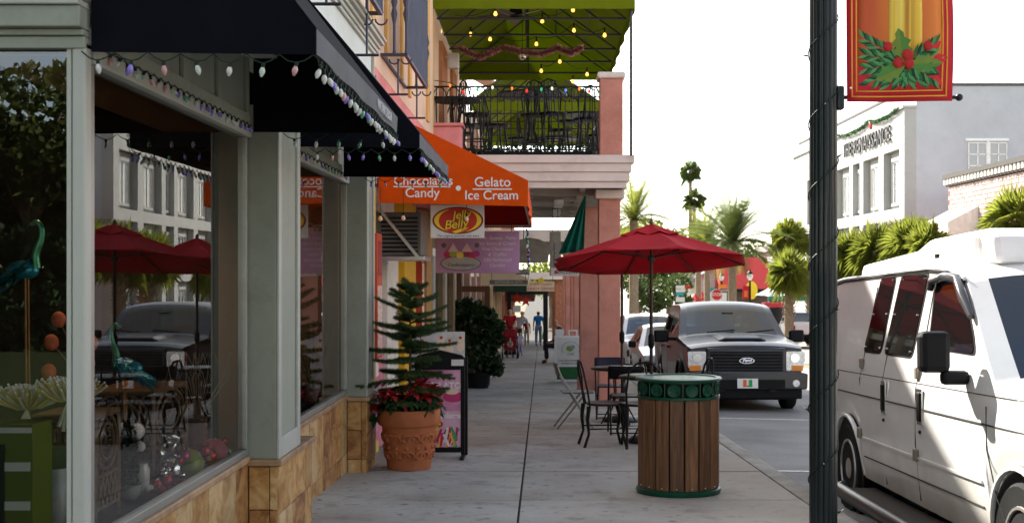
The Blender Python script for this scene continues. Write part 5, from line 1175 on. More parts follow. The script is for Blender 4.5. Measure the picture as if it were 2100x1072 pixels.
for (lb, kind, pm, x, y) in (('silver sedan parked right behind the dark pickup', SED, SILV, 3.2, 27.6), ('white sport utility car parked two places behind the pickup', SUVP, WCAR, 3.25, 34.2), ('grey sedan parked third behind the pickup', SED, GREY, 3.2, 41), ('white sedan parked far down the near kerb', SED, WCAR, 3.3, 47.5), ('silver sport utility car at the end of the parked row', SUVP, SILV, 3.3, 55)):
    t, Q, T, Bl, H = car('parked_car', lb, 4.7 if kind is SUVP else 4.75, paintm=pm, cat='car', group=grp, loc=(x, y, rz(y + .9, x)), rot=(-PITCH, 0, 0), **kind); simple_front(t, Q, .88, .66 if kind is SED else .8)
grp = 'vehicles on the far side of the street'
PKT = dict(topt=[(0, 1.0), (.1, 1.05), (1.3, 1.15), (1.4, 1.18), (2.1, 1.75), (2.5, 1.82), (3.5, 1.8), (3.6, 1.16), (5.4, 1.16)], beltt=[(0, .95), (1.4, 1.06), (5.4, 1.1)], halft=[(0, .9), (.2, .96), (5.4, .95)], wheels=(.95, 4.3), wr=.38, tum=.27, ws=(1.42, 2.1), rear=(3.48, 3.58), winys=((1.8, 2.6), (2.7, 3.3)))
t, Q, T, Bl, H = car('pickup_truck', 'white pickup truck driving away on the far side of the street', 5.4, paintm=WCAR, cat='truck', group=grp, loc=(14.7, 71.6, rz(67, 9)), rot=(PITCH, 0, math.pi), glassm=DKGL, bot=.4, **PKT); simple_rear(t, Q, .95, .95, 5.4)
Q('tailgate', MB().box(-.82, .82, 5.4, 5.43, .62, 1.14), WCAR, bev=.02)
t, Q, T, Bl, H = car('parked_car', 'white sport utility car with red tail light beside the dark pickup roof', 4.7, paintm=WCAR, group=grp, loc=(12.6, 76, rz(72, 9)), rot=(PITCH, 0, math.pi), glassm=DKGL, **SUVP); simple_rear(t, Q, .9, 1.0, 4.7)
for (lb, kind, pm, x, y) in (('red sedan parked along the far kerb', SED, REDP, 15.6, 50), ('grey sport utility car parked along the far kerb', SUVP, GREY, 15.5, 41), ('white sedan parked along the far kerb hidden by the van', SED, WCAR, 15.6, 33)):
    t, Q, T, Bl, H = car('parked_car', lb, 4.7, paintm=pm, group=grp, loc=(x, y, rz(y - 2, 9)), rot=(PITCH, 0, math.pi), glassm=DKGL, **kind); simple_rear(t, Q, .88, .85, 4.7)
# ================================================================ LAMP POST WITH BANNER
POLE = M('post_green', (.010, .017, .019), .38, .2, var=.25, scale=6, coat=.2, dirt=.3)
px_, py_ = 1.552, 6.67
lp = thing('lamp_post', 'dark green fluted lamp post in front of the white van', 'lamp post', (px_, py_, gz(py_)))
def fluted(r, z0, z1, n=14, amp=.09):
    b = MB(); m_ = n * 8; prof = []
    for k in range(m_):
        an = 2 * math.pi * k / m_; f = abs(math.sin(an * n / 2)); prof.append((r * (1 - amp * (1 - f ** .5)) * math.cos(an), r * (1 - amp * (1 - f ** .5)) * math.sin(an)))
    b.prism(prof, lambda u, v, q: (px_ + u, py_ + v, q), z0, z1); return b
fluted(.0755, gz(py_) + .2, 4.9).build('shaft', POLE, lp, smooth=40)
MB().lathe([(.2, 0), (.2, .05), (.16, .08), (.14, .12), (.15, .14), (.11, .17), (.09, .2)], 24, (px_, py_, gz(py_))).build('base', POLE, lp, smooth=40)
MB().lathe([(.08, 0), (.12, .1), (.05, .2), (.1, .3), (.17, .55), (.14, .7), (.03, .9), (.02, 1.1)], 18, (px_, py_, 4.9)).build('lantern', M('lantern_glass', (.8, .8, .75), .3), lp, smooth=60)
z = at(0, 200, py_).z
MB().tube([(px_, py_, z), (at(1960, 0, py_).x, py_, z)], .0115, 8).build('banner_arm', POLE, lp); MB().ball((at(1967, 0, py_).x, py_, z), .021, 12, 8).build('arm_finial', POLE, lp, smooth=60)
MB().box(px_ + .07, px_ + .11, py_ - .035, py_ + .035, z - .07, z + .06).build('arm_clamp', POLE, lp, bev=.01)
MB().tube([(px_, py_, z + 1.2), (at(1960, 0, py_).x, py_, z + 1.2)], .0115, 8).build('banner_arm', POLE, lp)
# banner
bn = thing('street_banner', 'red holiday banner with holly, pine sprigs and a gold candle on the lamp post', 'banner', (at(1840, 0, py_).x, py_, z))
bx0, bx1, bz0, bz1 = at(1733, 0, py_).x, at(1944, 0, py_).x, at(0, 211, py_).z, z + 1.2
def bnp(x, zz, off=0): u = (x - bx0) / (bx1 - bx0); return (x + .012 * math.sin((zz - bz0) * 4) * u, py_ - .04 - off + .018 * math.sin(u * 5 + (zz - bz0) * 2.2) - .01 * u, zz)
def sheet(nm, x0, x1, z0, z1, m_, off, nu=10, nv=12): return MB().grid(lambda u, v: bnp(x0 + (x1 - x0) * u, z0 + (z1 - z0) * v, off), nu, nv).build(nm, m_, bn, solid=.0006, smooth=60)
BRED = M('banner_red', (.50, .014, .03), .55, var=.08, trl=.15); BGOLD = M('banner_gold', (.72, .30, .02), .5, var=.1); BCAN = ramp_mat('banner_candle', [(.3, (.45, .20, .015)), (.5, (.75, .46, .03)), (.7, (.85, .66, .12))], .5, 3, 2, (9, 1, .05), 0, 0, rofs=False)
BFLD = ramp_mat('banner_field', [(.35, (.52, .06, .01)), (.65, (.68, .18, .01))], .5, 1.5, 2, (2.5, 1, .4), 0, 0, rofs=False)
sheet('cloth', bx0, bx1, bz0, bz1, BRED, 0)
f0, f1, g0, g1 = bx0 + .05, bx1 - .055, bz0 + .055, bz1 - .05
sheet('field', f0 + .012, f1 - .012, bz0 + .2, g1, BFLD, .0012)
for (a, c, d, e) in ((f0 - .024, f0 - .016, g0 - .03, g1), (f1 + .016, f1 + .024, g0 - .03, g1), (f0 - .015, f1 + .015, g0 - .03, g0 - .022), (f0, f0 + .008, g0, g1), (f1 - .008, f1, g0, g1), (f0 + .009, f1 - .009, g0, g0 + .007)): sheet('border_line', a, c, d, e, BGOLD, .0024, 6, 6)
cx_ = bx0 + .31
sheet('candle', cx_ - .085, cx_ + .085, bz0 + .28, g1 - .2, BCAN, .0024)
PINEG = [M('print_green_%d' % k, c, .6, var=.2, scale=30) for k, c in enumerate(((.004, .045, .018), (.02, .13, .04), (.085, .27, .085)))]
def leafshape(nm, cx, cz, ang, ln, wd, m_, off, spiky=False):
    pts = []; n = 9 if spiky else 5
    for s in (1, -1):
        rng = range(n) if s > 0 else range(n - 1, -1, -1)
        for k in rng:
            u = k / (n - 1); h = wd * math.sin(math.pi * min(.97, max(.03, u))) * (1 if not spiky else (1.15 if k % 2 else .6)); pts.append((u * ln, s * h / 2))
    ca, sa = math.cos(ang), math.sin(ang); b = MB(); v = [bnp(cx + x * ca - y * sa, cz + x * sa + y * ca, off) for x, y in pts]; c0 = bnp(cx + ln * .5 * ca, cz + ln * .5 * sa, off); nn = len(v)
    b.add(v + [c0], [(i, (i + 1) % nn, nn) for i in range(nn)]); return b
cz_ = bz0 + .20
for k, (ang, ln) in enumerate(((146, .27), (166, .235), (188, .235), (212, .25), (238, .2), (34, .27), (14, .235), (-8, .235), (-32, .25), (-58, .2), (-80, .17), (-102, .17))):
    a = R(ang)
    for tone in (0, 1, 2):
        b = MB()
        for q in range(tone, 21, 3):
            u = .15 + .85 * q / 21; bx_, bz_ = cx_ + math.cos(a) * ln * u, cz_ + .01 + math.sin(a) * ln * u * .95
            l2 = leafshape('n', bx_, bz_, a + (R(42) if q % 2 else R(-42)) * (1 - .4 * u), .078 * (1.05 - .3 * u), .017, None, .0032 + .0004 * (k % 3) + .0003 * tone); 
            if all(f0 + .004 < v_[0] < f1 - .002 and v_[2] > g0 + .004 for v_ in l2.v): b.add(l2.v, l2.f)
        if b.v: b.build('pine_sprig', PINEG[tone], bn, kind='stuff')
for k, ang in enumerate((140, 170, 35, 10, 210, -30)):
    a = R(ang); leafshape('red', cx_ + math.cos(a) * .14, cz_ + math.sin(a) * .13, a, .085, .055, None, .0029).build('red_petal', M('banner_scarlet', (.6, .03, .03), .6), bn)
HOL = M('holly_green', (.08, .22, .04), .55, var=.15, scale=20)
HOL2 = M('holly_olive', (.16, .24, .035), .55, var=.1, scale=20)
for ang, ln in ((101, .2), (2, .19), (208, .17)):
    hl_ = leafshape('holly', cx_, cz_, R(ang), ln, .1, None, .0052, True); nn_ = len(hl_.v) - 1
    MB().add(hl_.v, hl_.f[:nn_ // 2]).build('holly_leaf', HOL2, bn); MB().add(hl_.v, hl_.f[nn_ // 2:]).build('holly_leaf', HOL, bn)
for dx, dzz, r_ in ((-.09, .1, .026), (.115, .1, .026), (.01, .055, .03), (-.035, .012, .03), (.02, .005, .028)):
    c = bnp(cx_ + dx, cz_ + dzz, .008); MB().ball(c, (r_, .006, r_), 16, 8).build('berry', M('berry_red', (.42, .008, .01), .35), bn, smooth=60)
MB().ball(bnp(bx0 + .02, bz0 + .075, .004), .008, 8, 5).build('grommet', STEEL, bn)
# light string wound round the post
ls = thing('wire_lights', 'unlit wire of small lights wound round the lamp post', 'light string', (px_, py_, gz(py_)))
WIRE = M('wire_green', (.008, .022, .012), .6); CLRB = M('clear_bulb', (.6, .6, .58), .1, var=0, spec=1)
pts = [(px_ + .081 * math.cos(a), py_ + .081 * math.sin(a), .05 + a * .062) for a in [k * .3 for k in range(250)]]
MB().tube(pts, .0035, 5).build('wire', WIRE, ls)
for k in range(0, 250, 15):
    p = Vector(pts[k]); d = Vector((p.x - px_, p.y - py_, rnd.uniform(-.02, .06))).normalized(); q = MB().tube([p, p + d * .018], .005, 5).build('socket', WIRE, ls); MB().tube([p + d * .018, p + d * .03, p + d * .04], [.005, .004, .0008], 6).build('bulb', CLRB, q)

# ================================================================ LITTER BIN
bx, by = 1.076, 9.5; g = gz(by)
bin_ = thing('litter_bin', 'round litter bin with wooden slats and a green perforated metal band', 'litter bin', (bx, by, g))
MB().lathe([(.325, .0), (.33, .012), (.33, .035), (.30, .05), (.29, .05)], 40, (bx, by, g + .012)).build('base_ring', GREENM, bin_, smooth=40)
MB().lathe([(.285, .04), (.285, .87), (.275, .87), (.275, .05)], 36, (bx, by, g + .01)).build('liner', BLACKP, bin_, smooth=40)
ns = 17
for k in range(ns):
    an = 2 * math.pi * (k + .35) / ns; d = Vector((math.cos(an), math.sin(an), 0)); b = MB(); w_ = .0515
    q = Quaternion((0, 0, 1), an); c = Vector((bx, by, g + .055 + .345)) + d * .303
    b.obox(c, (.022, w_ * 2, .69), q); b.build('slat', WOOD, bin_, bev=.006)
    if k % 1 == 0: MB().ball(Vector((bx, by, g + .075)) + d * .316, .006, 6, 4).build('bolt', STEEL, bin_)
for z0, z1, r0 in ((.745, .765, .322), (.872, .888, .318)): MB().lathe([(r0 - .03, z0), (r0, z0), (r0, z1), (r0 - .03, z1)], 44, (bx, by, g)).build('band_ring', GREENM, bin_, smooth=40)
for k in range(14):
    an = 2 * math.pi * k / 14; d = Vector((math.cos(an), math.sin(an), 0)); q = Quaternion((0, 0, 1), an) @ Quaternion((0, 1, 0), R(90)); c = Vector((bx, by, g + .818)) + d * .306
    m_ = MB().lathe([(.048, 0), (.051, .006), (.046, .01), (.04, .006), (.0001, .006)], 18, c, q=q).build('medallion', GREENM, bin_, smooth=40)
    b = MB()
    for s in range(8): a2 = s * math.pi / 4; b.bar(c + d * .008, c + d * .008 + q @ Vector((.04 * math.cos(a2), .04 * math.sin(a2), .0)), .004, .004)
    b.build('spokes', GREENM, m_, kind='stuff')
    an += math.pi / 14; d = Vector((math.cos(an), math.sin(an), 0)); MB().bar(Vector((bx, by, g + .764)) + d * .31, Vector((bx, by, g + .874)) + d * .31, .008, .008).build('band_post', GREENM, bin_)
MB().lathe([(.288, .885), (.335, .885), (.342, .893), (.335, .902), (.292, .904), (.284, .896)], 48, (bx, by, g)).build('top_ring', GREENM, bin_, smooth=40)

# ================================================================ UMBRELLAS, TABLES, CHAIRS
def market_umbrella(x, y, ze, za, r, label, rot=0.0, n=8, tilt=.12):
    t = thing('market_umbrella', label, 'umbrella', (x, y, gz(y)), group='maroon table umbrellas')
    c = MB(); ring = []
    V = lambda k, rr, z: (x + rr * math.cos(rot + 2 * math.pi * k / n), y + rr * math.sin(rot + 2 * math.pi * k / n), z - tilt * rr * math.sin(rot + 2 * math.pi * k / n))
    nr = 6; sub = 6
    for k in range(n):
        for i in range(nr):
            for s in range(sub):
                def pt(i_, s_):
                    u = .16 + .84 * i_ / nr; f = s_ / sub; a, b2 = Vector(V(k, r * u, 0)), Vector(V(k + 1, r * u, 0)); p = a.lerp(b2, f); sag = -.05 * math.sin(math.pi * f) * u; inn = -.02 * math.sin(math.pi * f) * (i_ == nr)
                    z = za - .05 - (za - .05 - ze) * (u ** 1.12) - .075 * math.sin(math.pi * f) * u * (1 - .35 * u) + (.05 * math.sin(math.pi * f) if i_ == nr else 0); return (p.x, p.y, z - tilt * (p.y - y))
                c.add([pt(i, s), pt(i + 1, s), pt(i + 1, s + 1), pt(i, s + 1)], [(0, 1, 2, 3)])
    cn = c.build('canopy', REDU, t, solid=.003); weld(cn.data, .002)
    b = MB()
    for k in range(n):
        a, d = V(k, r * .3, za - .125), V(k + 1, r * .3, za - .125); mid = ((a[0] + d[0]) / 2, (a[1] + d[1]) / 2, a[2] - .035); b.add([(x, y, za + .0), a, mid, d], [(0, 1, 2), (0, 2, 3)])
    b.build('vent_cap', REDU, t, solid=.003)
    MB().lathe([(.02, 0), (.025, .02), (.012, .05), (.0001, .06)], 10, (x, y, za - .005)).build('finial', DKWOOD, t)
    PL = M('umbrella_pole', (.05, .03, .022), .4, .3, var=.2)
    MB().tube([(x, y, gz(y) + .05), (x, y, za - .03)], .019, 10).build('pole', PL, t, smooth=50); MB().lathe([(.02, 0), (.034, .03), (.034, .13), (.02, .16)], 12, (x, y, gz(y) + 1.03)).build('crank', BLACKP, t, smooth=50)
    hz = za - .32
    MB().lathe([(.02, 0), (.042, .01), (.042, .06), (.02, .08)], 12, (x, y, hz - .1)).build('runner', PL, t)
    for k in range(n):
        e = Vector(V(k, r * .985, ze + .0)); m_ = Vector(V(k, r * .55, 0)); m_.z = za - .05 - (za - .05 - ze) * (.55 ** 1.12) - .02 - tilt * (m_.y - y)
        MB().tube([(x, y, za - .06), m_, e - Vector((0, 0, .008))], .009, 5).build('rib', PL, t); MB().tube([(x, y, hz - .05), m_], .007, 5).build('strut', PL, t)
    MB().lathe([(.26, 0), (.26, .03), (.22, .06), (.05, .09), (.04, .3), (.02, .3)], 24, (x, y, gz(y))).build('base', BLACK, t, smooth=40)
market_umbrella(1.21, 13.3, 1.49, 1.91, 1.09, 'nearer maroon umbrella rising behind the litter bin', .2)
market_umbrella(1.07, 16.0, 1.46, 1.84, .95, 'maroon umbrella further back beside the salmon pillar', .3)
def bistro_table(x, y, r, label):
    g = gz(y); t = thing('bistro_table', label, 'table', (x, y, g), group='black bistro tables on the sidewalk')
    MB().lathe([(.02, .70), (r - .01, .70), (r, .708), (r, .722), (r - .01, .73), (.02, .73)], 32, (x, y, g)).build('table_top', BLACK, t, smooth=40)
    for k in range(4):
        a = k * math.pi / 2 + .5; MB().tube([(x + .08 * math.cos(a), y + .08 * math.sin(a), g + .7), (x + .06 * math.cos(a), y + .06 * math.sin(a), g + .35), (x + .26 * math.cos(a), y + .26 * math.sin(a), g + .02)], .011, 6).build('leg', BLACK, t)
    MB().lathe([(.1, .33), (.1, .345)], 16, (x, y, g)).build('ring', BLACK, t)
bistro_table(1.21, 13.3, .36, 'black round cafe table under the nearer umbrella beside the bin'); bistro_table(1.0, 15.6, .36, 'black round cafe table by the salmon pillar')
def rail_chair(label, loc, rotz, name='iron_chair'):          # cabriole-legged cafe chair, faces +x
    t = thing(name, label, 'chair', loc, (0, 0, rotz), group='black cafe chairs'); Q = lambda nm, mb, mt=BLACK, **k: mb.build(nm, mt, t, world=False, **k)
    Q('seat', MB().lathe([(.02, .44), (.19, .44), (.205, .452), (.2, .465), (.02, .455)], 24, (0, 0, 0)), smooth=40)
    for s in (-1, 1):
        Q('rear_leg', MB().tube([(-.2, s * .17, .44), (-.215, s * .175, .3), (-.2, s * .17, .15), (-.25, s * .18, .0)], [.024, .02, .014, .017], 8), smooth=50)
        Q('front_leg', MB().tube([(.16, s * .14, .44), (.2, s * .16, .3), (.17, s * .15, .14), (.21, s * .165, .0)], [.026, .022, .014, .018], 8), smooth=50)
        Q('back_post', MB().tube([(-.19, s * .17, .44), (-.215, s * .18, .6), (-.26, s * .16, .82), (-.275, s * .08, .9)], .012, 7), smooth=50)
    Q('top_rail', MB().tube([(-.275, -.08, .9), (-.285, 0, .91), (-.275, .08, .9)], .012, 7)); Q('back_splat', MB().tube([(-.2, 0, .45), (-.235, .03, .62), (-.255, -.03, .76), (-.283, 0, .905)], .009, 6))
    Q('stretcher', MB().tube([(-.2, -.17, .2), (.17, -.15, .2), (.17, .15, .2), (-.2, .17, .2)], .008, 6)); return t
rail_chair('black iron cafe chair with curved legs in front of the folding chair', (.68, 12.95, gz(12.95)), R(8)); rail_chair('black iron cafe chair on the street side of the near table, behind the bin', (1.62, 13.5, gz(13.5)), R(190))
rail_chair('black iron cafe chair tucked behind the bin, with its back toward the camera', (1.05, 12.85, gz(12.85)), R(95), )
def folding_chair(label, loc, rotz, frame, padm):
    t = thing('folding_chair', label, 'chair', loc, (0, 0, rotz), group='folding chairs at the cafe tables'); Q = lambda nm, mb, mt=frame, **k: mb.build(nm, mt, t, world=False, **k)
    for s in (-1, 1):
        Q('back_leg', MB().tube([(.22, s * .2, .0), (-.02, s * .2, .38), (-.2, s * .2, .68), (-.24, s * .2, .8)], .012, 6)); Q('cross_leg', MB().tube([(-.24, s * .175, .0), (-.0, s * .175, .3), (.12, s * .175, .44)], .012, 6))
    Q('seat', MB().box(-.16, .22, -.17, .17, .435, .455), padm, bev=.008)
    Q('backrest', MB().grid(lambda u, v: (-.205 - .035 * v - .02 * math.sin(math.pi * u), -.2 + .4 * u, .66 + .15 * v), 10, 3), padm, solid=.015, smooth=60)
    for x in (.2, -.22): Q('foot_bar', MB().tube([(x, -.19, .03), (x, .19, .03)], .008, 6))
    return t
folding_chair('grey metal folding chair standing alone in front of the salmon pillar', (.42, 15.1, gz(15.1)), R(5), M('chair_steel', (.22, .21, .2), .4, .6), M('chair_grey', (.16, .16, .155), .5, .4))
folding_chair('black folding chair with a broad backrest between the two tables', (1.0, 14.35, gz(14.35)), R(88), BLACK, BLACKP); folding_chair('navy folding chair on the far side of the back table', (.95, 16.5, gz(16.5)), R(-90), BLACK, M('navy_seat', (.02, .022, .045), .6))

# ================================================================ SANDWICH BOARD (cafe) by the pillar
sy = 25.4; g = gz(sy); a, c = at(1137, 785, sy).x, at(1137, 785, sy).x + .64
sw = thing('sandwich_board', 'white sandwich board with a round green emblem and green base panel', 'sign', ((a + c) / 2, sy, g))
def lean(x0, x1, z0, z1, m_, nm, off=0, th=.02, par=None): 
    f = lambda z: sy + (z - 0) * .14
    return MB().add([(x, f(z) - off - d, g + z) for d in (0, th) for x, z in ((x0, z0), (x1, z0), (x1, z1), (x0, z1))], [(3, 2, 1, 0), (4, 5, 6, 7), (0, 1, 5, 4), (1, 2, 6, 5), (2, 3, 7, 6), (3, 0, 4, 7)]).build(nm, m_, par or sw)
lean(a, c, .04, .98, WHITE, 'frame'); lean(a + .05, c - .05, .38, .94, SIGNW, 'upper_panel', .021, .004); lean(a + .05, c - .05, .08, .34, M('panel_green', (.015, .12, .03), .5, var=.2), 'lower_panel', .021, .004)
lean(a + .02, a + .2, .981, 1.12, WHITE, 'handle_block'); lean(a + .3, a + .33, .981, 1.08, WHITE, 'handle'); lean(a + .46, a + .49, .981, 1.08, WHITE, 'handle'); lean(a + .3, a + .49, 1.081, 1.11, WHITE, 'handle')
yy = sy + .7 * .14 - .03; ellipse((a + c) / 2 + .02, g + .70, .19, .17, yy, .003, 30).build('emblem_ring', M('emblem_grey', (.35, .36, .35), .6), sw); ellipse((a + c) / 2 + .02, g + .70, .18, .16, yy - .0035, .003, 30).build('emblem_field', SIGNW, sw)
ellipse((a + c) / 2, g + .72, .08, .06, yy - .007, .003, 9).build('emblem_leaf', M('leaf_print', (.25, .4, .06), .6), sw); ellipse((a + c) / 2 + .06, g + .75, .05, .045, yy - .0105, .003, 12).build('emblem_figure', M('emblem_grey', (.35, .36, .35), .6), sw)
text('lettering', 'CAFE', .06, ((a + c) / 2 + .02, yy - .012, g + .60), (R(90), 0, 0), INK, sw, extrude=.001)
for s_, z in (('Soups Salads Sandwiches', .475), ('Breakfast & Lunch', .415)): text('lettering', s_, .045, ((a + c) / 2, sy + z * .14 - .03, g + z), (R(90), 0, 0), INK, sw, extrude=.001)
MB().add([(x, sy + .35 + .14 - z * .35, g + z) for x, z in ((a, .02), (c, .02), (c, .98), (a, .98))], [(0, 1, 2, 3)]).build('rear_panel', WHITE, sw, solid=.02)

# ================================================================ GELATO POSTER STAND
sy = 11.75; g = gz(sy)
ps = thing('poster_stand', 'black poster stand advertising ice cream and chocolates in pink beside the potted pine', 'sign', (-.9, sy, g))
x0, x1 = -1.22, -.735
for (a, c, d, e) in ((x0, x0 + .035, .04, .98), (x1 - .04, x1, .04, .98), (x0 + .036, x1 - .041, .06, .11), (x0 + .036, x1 - .041, .86, .97)): MB().box(a, c, sy, sy + .05, g + d, g + e).build('frame', BLACKP, ps, bev=.008)
MB().prism([(x0, g + .97), (x1, g + .97), (x1 - .03, g + 1.0), ((x0 + x1) / 2, g + 1.05), (x0 + .03, g + 1.0)], lambda u, v, q: (u, q, v), sy + .001, sy + .049).build('arched_top', BLACKP, ps)
PPK = ramp_mat('pink_poster', [(.35, (.55, .16, .34)), (.6, (.72, .38, .55))], .35, 2.5, 3, bump=0, rand=0)
po = MB().box(x0 + .036, x1 - .041, sy + .015, sy + .02, g + .111, g + .859).build('poster', PPK, ps)
MB().box(x0 + .04, x1 - .045, sy + .011, sy + .0145, g + .115, g + .46).build('lower_poster', M('poster_pale', (.68, .42, .55), .35, var=.15), po)
ellipse(-.85, g + .60, .10, .055, sy + .0145, .004, 24).build('gelato_bowl', M('magenta', (.55, .04, .18), .35), po); ellipse(-.86, g + .65, .07, .03, sy + .01, .004, 12).build('scoop', M('cream_print', (.75, .6, .45), .4), po)
r2 = random.Random(3)
for k in range(26):
    x = r2.uniform(x0 + .16, x1 - .07); MB().obox((x, sy + .0085 - .0002 * k, g + .20 + r2.uniform(-.05, .05)), (.022, .002, .13), Quaternion((0, 1, 0), r2.uniform(-.5, .5))).build('candy_stick', M('candy_%d' % (k % 5), [(.6, .02, .06), (.8, .75, .7), (.05, .35, .12), (.75, .5, .05), (.45, .02, .15)][k % 5], .35), po)
ellipse(-1.0, g + .335, .055, .032, sy + .0105, .003, 18).build('oval_mark', SRED, po); ellipse(-1.0, g + .335, .035, .012, sy + .007, .003, 12).build('oval_mark_text', YLW, po)
text('lettering', 'GELATO', .085, (-.93, sy + .011, g + .705), (R(90), 0, 0), LW, po, extrude=.001, bold=.002); text('lettering', 'Chocolates', .072, (-.94, sy + .008, g + .415), (R(90), 0, 0), LW, po, extrude=.001, bold=.002)
MB().box(x1 - .13, x1 - .01, sy - .004, sy - .001, g + .9, g + .96).build('sticker', SIGNW, ps)
for x in (x0 + .02, x1 - .02): MB().box(x - .02, x + .02, sy - .16, sy + .2, g + .0, g + .035).build('foot', BLACKP, ps, bev=.01)
MB().box(x1 - .005, x1 + .02, sy + .1, sy + .16, g + .02, g + .98).build('rear_leg', BLACKP, ps, bev=.005)
# white menu card standing behind it
mc = thing('menu_card', 'white sundae menu card with red cherries above the poster stand', 'sign', (-.9, 12.4, g)); yy = 12.4
a, c = at(840, 740, yy), at(953, 680, yy)
MB().box(a.x, c.x, yy, yy + .02, gz(yy) + .0, c.z).build('card', M('menu_grey', (.55, .55, .53), .5, var=.25, scale=8), mc)
for k, (px, py) in enumerate(((866, 700), (905, 694), (922, 700), (944, 694))):
    p = at(px, py, yy - .002); ellipse(p.x, p.z - .06, .04, .08, yy - .001, .002, 14).build('sundae', M('cream_print', (.75, .6, .45), .4), mc); ellipse(p.x, p.z + .01, .016, .016, yy - .004, .003, 10).build('cherry', SRED, mc)

# ================================================================ TERRACOTTA POT WITH PINE AND POINSETTIAS
cx, cy2 = -1.19, 10.98; g = gz(cy2)
pot = thing('terracotta_pot', 'large terracotta pot with raised scroll ornament beside the stone pier', 'plant pot', (cx, cy2, g))
MB().lathe([(.18, 0), (.195, .01), (.245, .38), (.25, .40), (.275, .405), (.283, .42), (.283, .53), (.275, .545), (.25, .545), (.24, .50), (.24, .42)], 44, (cx, cy2, g)).build('body', TERRA, pot, smooth=40)
MB().lathe([(.0001, .49), (.24, .49)], 24, (cx, cy2, g)).build('soil', SOIL, pot)
def onpot(th, z, off=.004): r_ = .195 + (z - .01) * .135 + off; return Vector((cx + r_ * math.cos(th), cy2 + r_ * math.sin(th), g + z))
r2 = random.Random(12)
for k in range(22):
    th = -math.pi / 2 + (k % 11 - 5) * .34 + (.17 if k >= 11 else 0); z0 = .28 if k < 11 else .13; sg = 1 if k % 2 else -1; pts = []
    for q in range(16):
        a = q / 15 * 4.6 + r2.uniform(-.03, .03); rr = .062 * (1 - q / 19); pts.append(onpot(th + sg * rr * math.cos(a) / .22, z0 + rr * math.sin(a)))
    MB().tube(pts, [.011 * (.5 + .5 * math.sin(math.pi * (q + 1) / 17)) + .004 for q in range(16)], 6).build('scroll', TERRA, pot, smooth=60)
for k in range(9):
    th = -math.pi / 2 + (k - 4) * .42; MB().ball(onpot(th, .21, .002), (.018, .018, .018), 8, 6).build('rosette', TERRA, pot, smooth=60)
NEED = M('needle_green', (.034, .068, .016), .6, var=.35, scale=12, trl=.15)
pine = thing('norfolk_pine', 'young norfolk pine with tiered branches growing in the terracotta pot', 'plant', (cx, cy2, g + .5))
top = Vector((cx + .01, cy2, g + 1.63))
MB().tube([(cx, cy2, g + .45), (cx + .01, cy2, g + 1.0), top], [.014, .011, .004], 7).build('stem', M('stem_brown', (.14, .09, .05), .8), pine)
MB().tube([(cx + .09, cy2 + .04, g + .45), (cx + .10, cy2 + .05, g + 1.25)], [.011, .004], 7).build('stem', M('stem_brown', (.14, .09, .05), .8), pine)
def pine_branch(p0, d, ln):
    b = MB(); pts = []; p = Vector(p0); dd = Vector(d).normalized()
    for q in range(8): pts.append(p.copy()); p = p + dd * ln / 7; dd = (dd + Vector((rnd.uniform(-.05, .05), rnd.uniform(-.05, .05), -.06 if q < 4 else .13))).normalized()
    b.tube(pts, [.005 * (1 - q / 9) + .001 for q in range(8)], 4, cap=False)
    def tuft(a, c, nn, nl):
        ax = (c - a).normalized()
        for q in range(nn):
            u = q / nn; o = a.lerp(c, u); s = ax.orthogonal(); s = Quaternion(ax, q * 2.4 + rnd.random()) @ s; dv = (s * .8 + ax * .7 + Vector((0, 0, .18))).normalized() * nl * (1.1 - .35 * u); w_ = dv.cross(ax).normalized() * .0036
            b.add([o - w_, o + w_, o + dv], [(0, 1, 2)])
    tuft(pts[1], pts[-1], int(190 * ln / .4), .036)
    side = dd.cross(Vector((0, 0, 1))).normalized()
    for q in range(2, 8):
        for s in (-1, 1):
            l2 = ln * .5 * (1.05 - q / 9); a = pts[q - 1]; e = a + (side * s * .8 + (pts[q] - pts[q - 1]).normalized() * .75 + Vector((0, 0, -.05))).normalized() * l2; tuft(a, e, int(30 * l2 / .12) + 6, .036)
    return b
for w_ in range(9):
    z = g + .66 + w_ * .113; lnw = .40 * (1 - (w_ / 9.6) ** 2.4) + .06
    for k in range(8):
        if rnd.random() < .14: continue
        a = k * math.pi / 4 + w_ * .45 + rnd.uniform(-.35, .35); el = R(-4 + 4.2 * w_ + rnd.uniform(-10, 12)); l_ = lnw * rnd.uniform(.6, 1.2)
        pine_branch((cx + .01, cy2, z + rnd.uniform(-.055, .055)), (math.cos(a) * math.cos(el), math.sin(a) * math.cos(el), math.sin(el)), l_).build('branch', NEED, pine, kind='stuff')
for w_ in range(5):
    for k in range(5):
        a = k * 1.257 + w_ * .6; pine_branch((cx + .095, cy2 + .045, g + .72 + w_ * .125), (math.cos(a), math.sin(a), .1 + .05 * w_), .27 * (1 - w_ / 7)).build('branch', NEED, pine, kind='stuff')
for k in range(5):
    a = k * 1.257; pine_branch(top - Vector((0, 0, .03)), (math.cos(a) * .6, math.sin(a) * .6, .7), .1).build('branch', NEED, pine, kind='stuff')
REDL = M('poinsettia_red', (.36, .012, .016), .6, var=.3, scale=15, trl=.2); GRL = M('poinsettia_green', (.02, .06, .016), .5, var=.3, scale=15, trl=.15)
